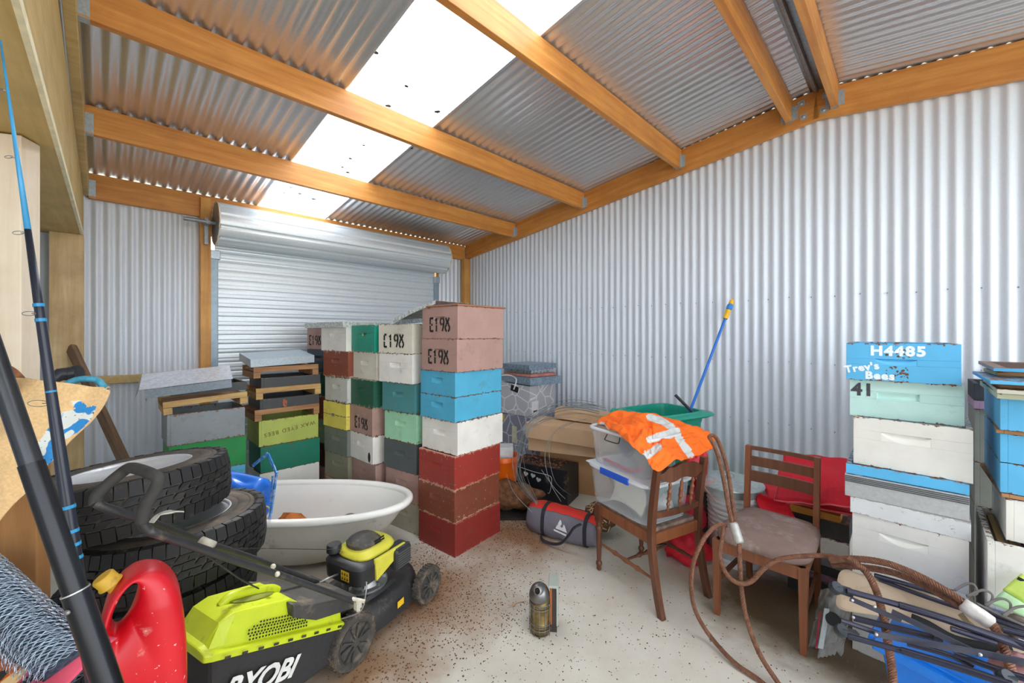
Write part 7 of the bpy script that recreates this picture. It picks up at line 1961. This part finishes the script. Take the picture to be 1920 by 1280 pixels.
mb = MB().bar(bt(0.10, -0.02, sl(0.1) + 0.01), bt(0.50, -0.02, sl(0.5) + 0.01), 0.02, 0.018); part('ridge', mb, m_bt, o, world=True, bev=0.004)
# clear plastic package standing on the floor
pk = thing('plastic_package', 'crinkled clear plastic package leaning beside the padded chair leg', 'package', (1.60, 1.98, 0))
m_film = glassy('crinkled_film', (0.80, 0.84, 0.86, 1), 0.32, 0.12)
fnp = panel(PP([(1532, 1232, 2.03), (1580, 1225, 1.98), (1602, 1112, 1.98), (1556, 1118, 2.06)]), sag=0.03)
mb = MB().grid(lambda i, j: fnp(i, j) + Vector((0.012, 0.02, 0.01)) * noise.noise(Vector((i * 7, j * 9, 1))), 20, 24)
part('front_film', mb, m_film, pk, world=True, smooth='all')
part('back_film', MB().grid(lambda i, j: fnp(i, j) + Vector((0.0, 0.06, 0)) + Vector((0.012, 0.02, 0.01)) * noise.noise(Vector((i * 7, j * 9, 5))), 20, 24), plain('film_grey', S(120, 118, 110), 0.35, var=0.25, sc=20), pk, world=True, smooth='all')
part('pale_strip', MB().ribbon(PP([(1538, 1215, 2.0), (1546, 1170, 2.0), (1550, 1140, 2.0)]), 0.025, Vector((0, -1, 0.1)), 0.002), plain('strip_pale', S(190, 196, 196), 0.5), pk, 'pale card strip', world=True)
part('red_edge', MB().ribbon(PP([(1530, 1215, 2.02), (1534, 1175, 2.02), (1538, 1145, 2.03)]), 0.007, Vector((0, -1, 0.1)), 0.002), plain('edge_red', S(196, 60, 84), 0.5), pk, 'red edge', world=True)
part('black_reel', MB().tube([P(1560, 1160, 2.0), P(1562, 1160, 1.98)], 0.030, 20), m_blk3, pk, 'black reel inside', world=True, smooth=True)

# ---------------------------------------------------------------- litter on the floor
def litter(name, clusters, n, size, mat, label, cat, seed, hh=0.004, sides=5):
    r_ = random.Random(seed); mb = MB()
    for k in range(n):
        cx, cy, sx, sy = r_.choice(clusters)
        x, y = cx + r_.gauss(0, sx), cy + r_.gauss(0, sy)
        s_ = size * r_.uniform(0.5, 1.5); a = r_.uniform(0, PI)
        ca, sa = math.cos(a), math.sin(a); el = r_.uniform(0.35, 1)
        pts = [(s_ * math.cos(2 * PI * q / sides) * r_.uniform(0.7, 1.1), s_ * el * math.sin(2 * PI * q / sides)) for q in range(sides)]
        base = [Vector((x + px * ca - py * sa, y + px * sa + py * ca, 0.0005)) for px, py in pts]
        apex = Vector((x, y, s_ * r_.uniform(0.3, 0.9) + 0.0008))
        mb.add(base + [apex], [(q, (q + 1) % sides, sides) for q in range(sides)])
    o = solo(name, mb, mat, label, cat, kind='stuff')
    return o
litter('dead_bees', [(0.0, 2.35, 0.14, 0.16), (-0.15, 2.2, 0.22, 0.2), (0.12, 2.6, 0.18, 0.22), (0.0, 2.9, 0.25, 0.15), (0.25, 2.1, 0.2, 0.25), (0.9, 2.1, 0.4, 0.25), (-0.25, 2.5, 0.2, 0.3)], 1300, 0.0036, plain('bee_black', S(42, 36, 32), 0.8), 'black specks of dead bees scattered over the concrete', 'dead bees', 1)
litter('bark_crumbs', [(-0.60, 2.95, 0.10, 0.16), (-0.50, 2.72, 0.13, 0.15), (0.0, 3.22, 0.10, 0.14), (-0.45, 2.5, 0.16, 0.12), (-0.62, 1.95, 0.12, 0.14), (-0.45, 2.2, 0.16, 0.16), (0.05, 3.5, 0.1, 0.1)], 2200, 0.005, plain('crumb_brown', S(112, 74, 48), 0.9, var=0.4, sc=200), 'brown wood crumbs strewn around the hive stacks and mower', 'wood crumbs', 2)
litter('dust_crumbs', [(0.3, 2.3, 0.6, 0.4), (0.9, 1.95, 0.4, 0.3), (0.6, 3.3, 0.4, 0.25), (1.6, 2.0, 0.25, 0.3)], 500, 0.004, plain('crumb_red', S(150, 98, 74), 0.9), 'fine reddish crumbs over the middle of the floor', 'crumbs', 3)
mb = MB(); r_ = random.Random(77)
for k in range(7): mb.tube(smooth_path([P(955 + k, 1115 - k, 2.42 - 0.004 * k), P(970, 1108 - k, 2.44), P(994, 1100 - k * 0.6, 2.46)], 4), 0.0012, 4)
mb.v = [Vector((v.x, v.y, 0.003 + abs(v.z) * 0.02)) for v in mb.v]
solo('straw_wisp', mb, MATS['straw'], 'thin wisp of straw on the floor left of the bee smoker', 'straw')
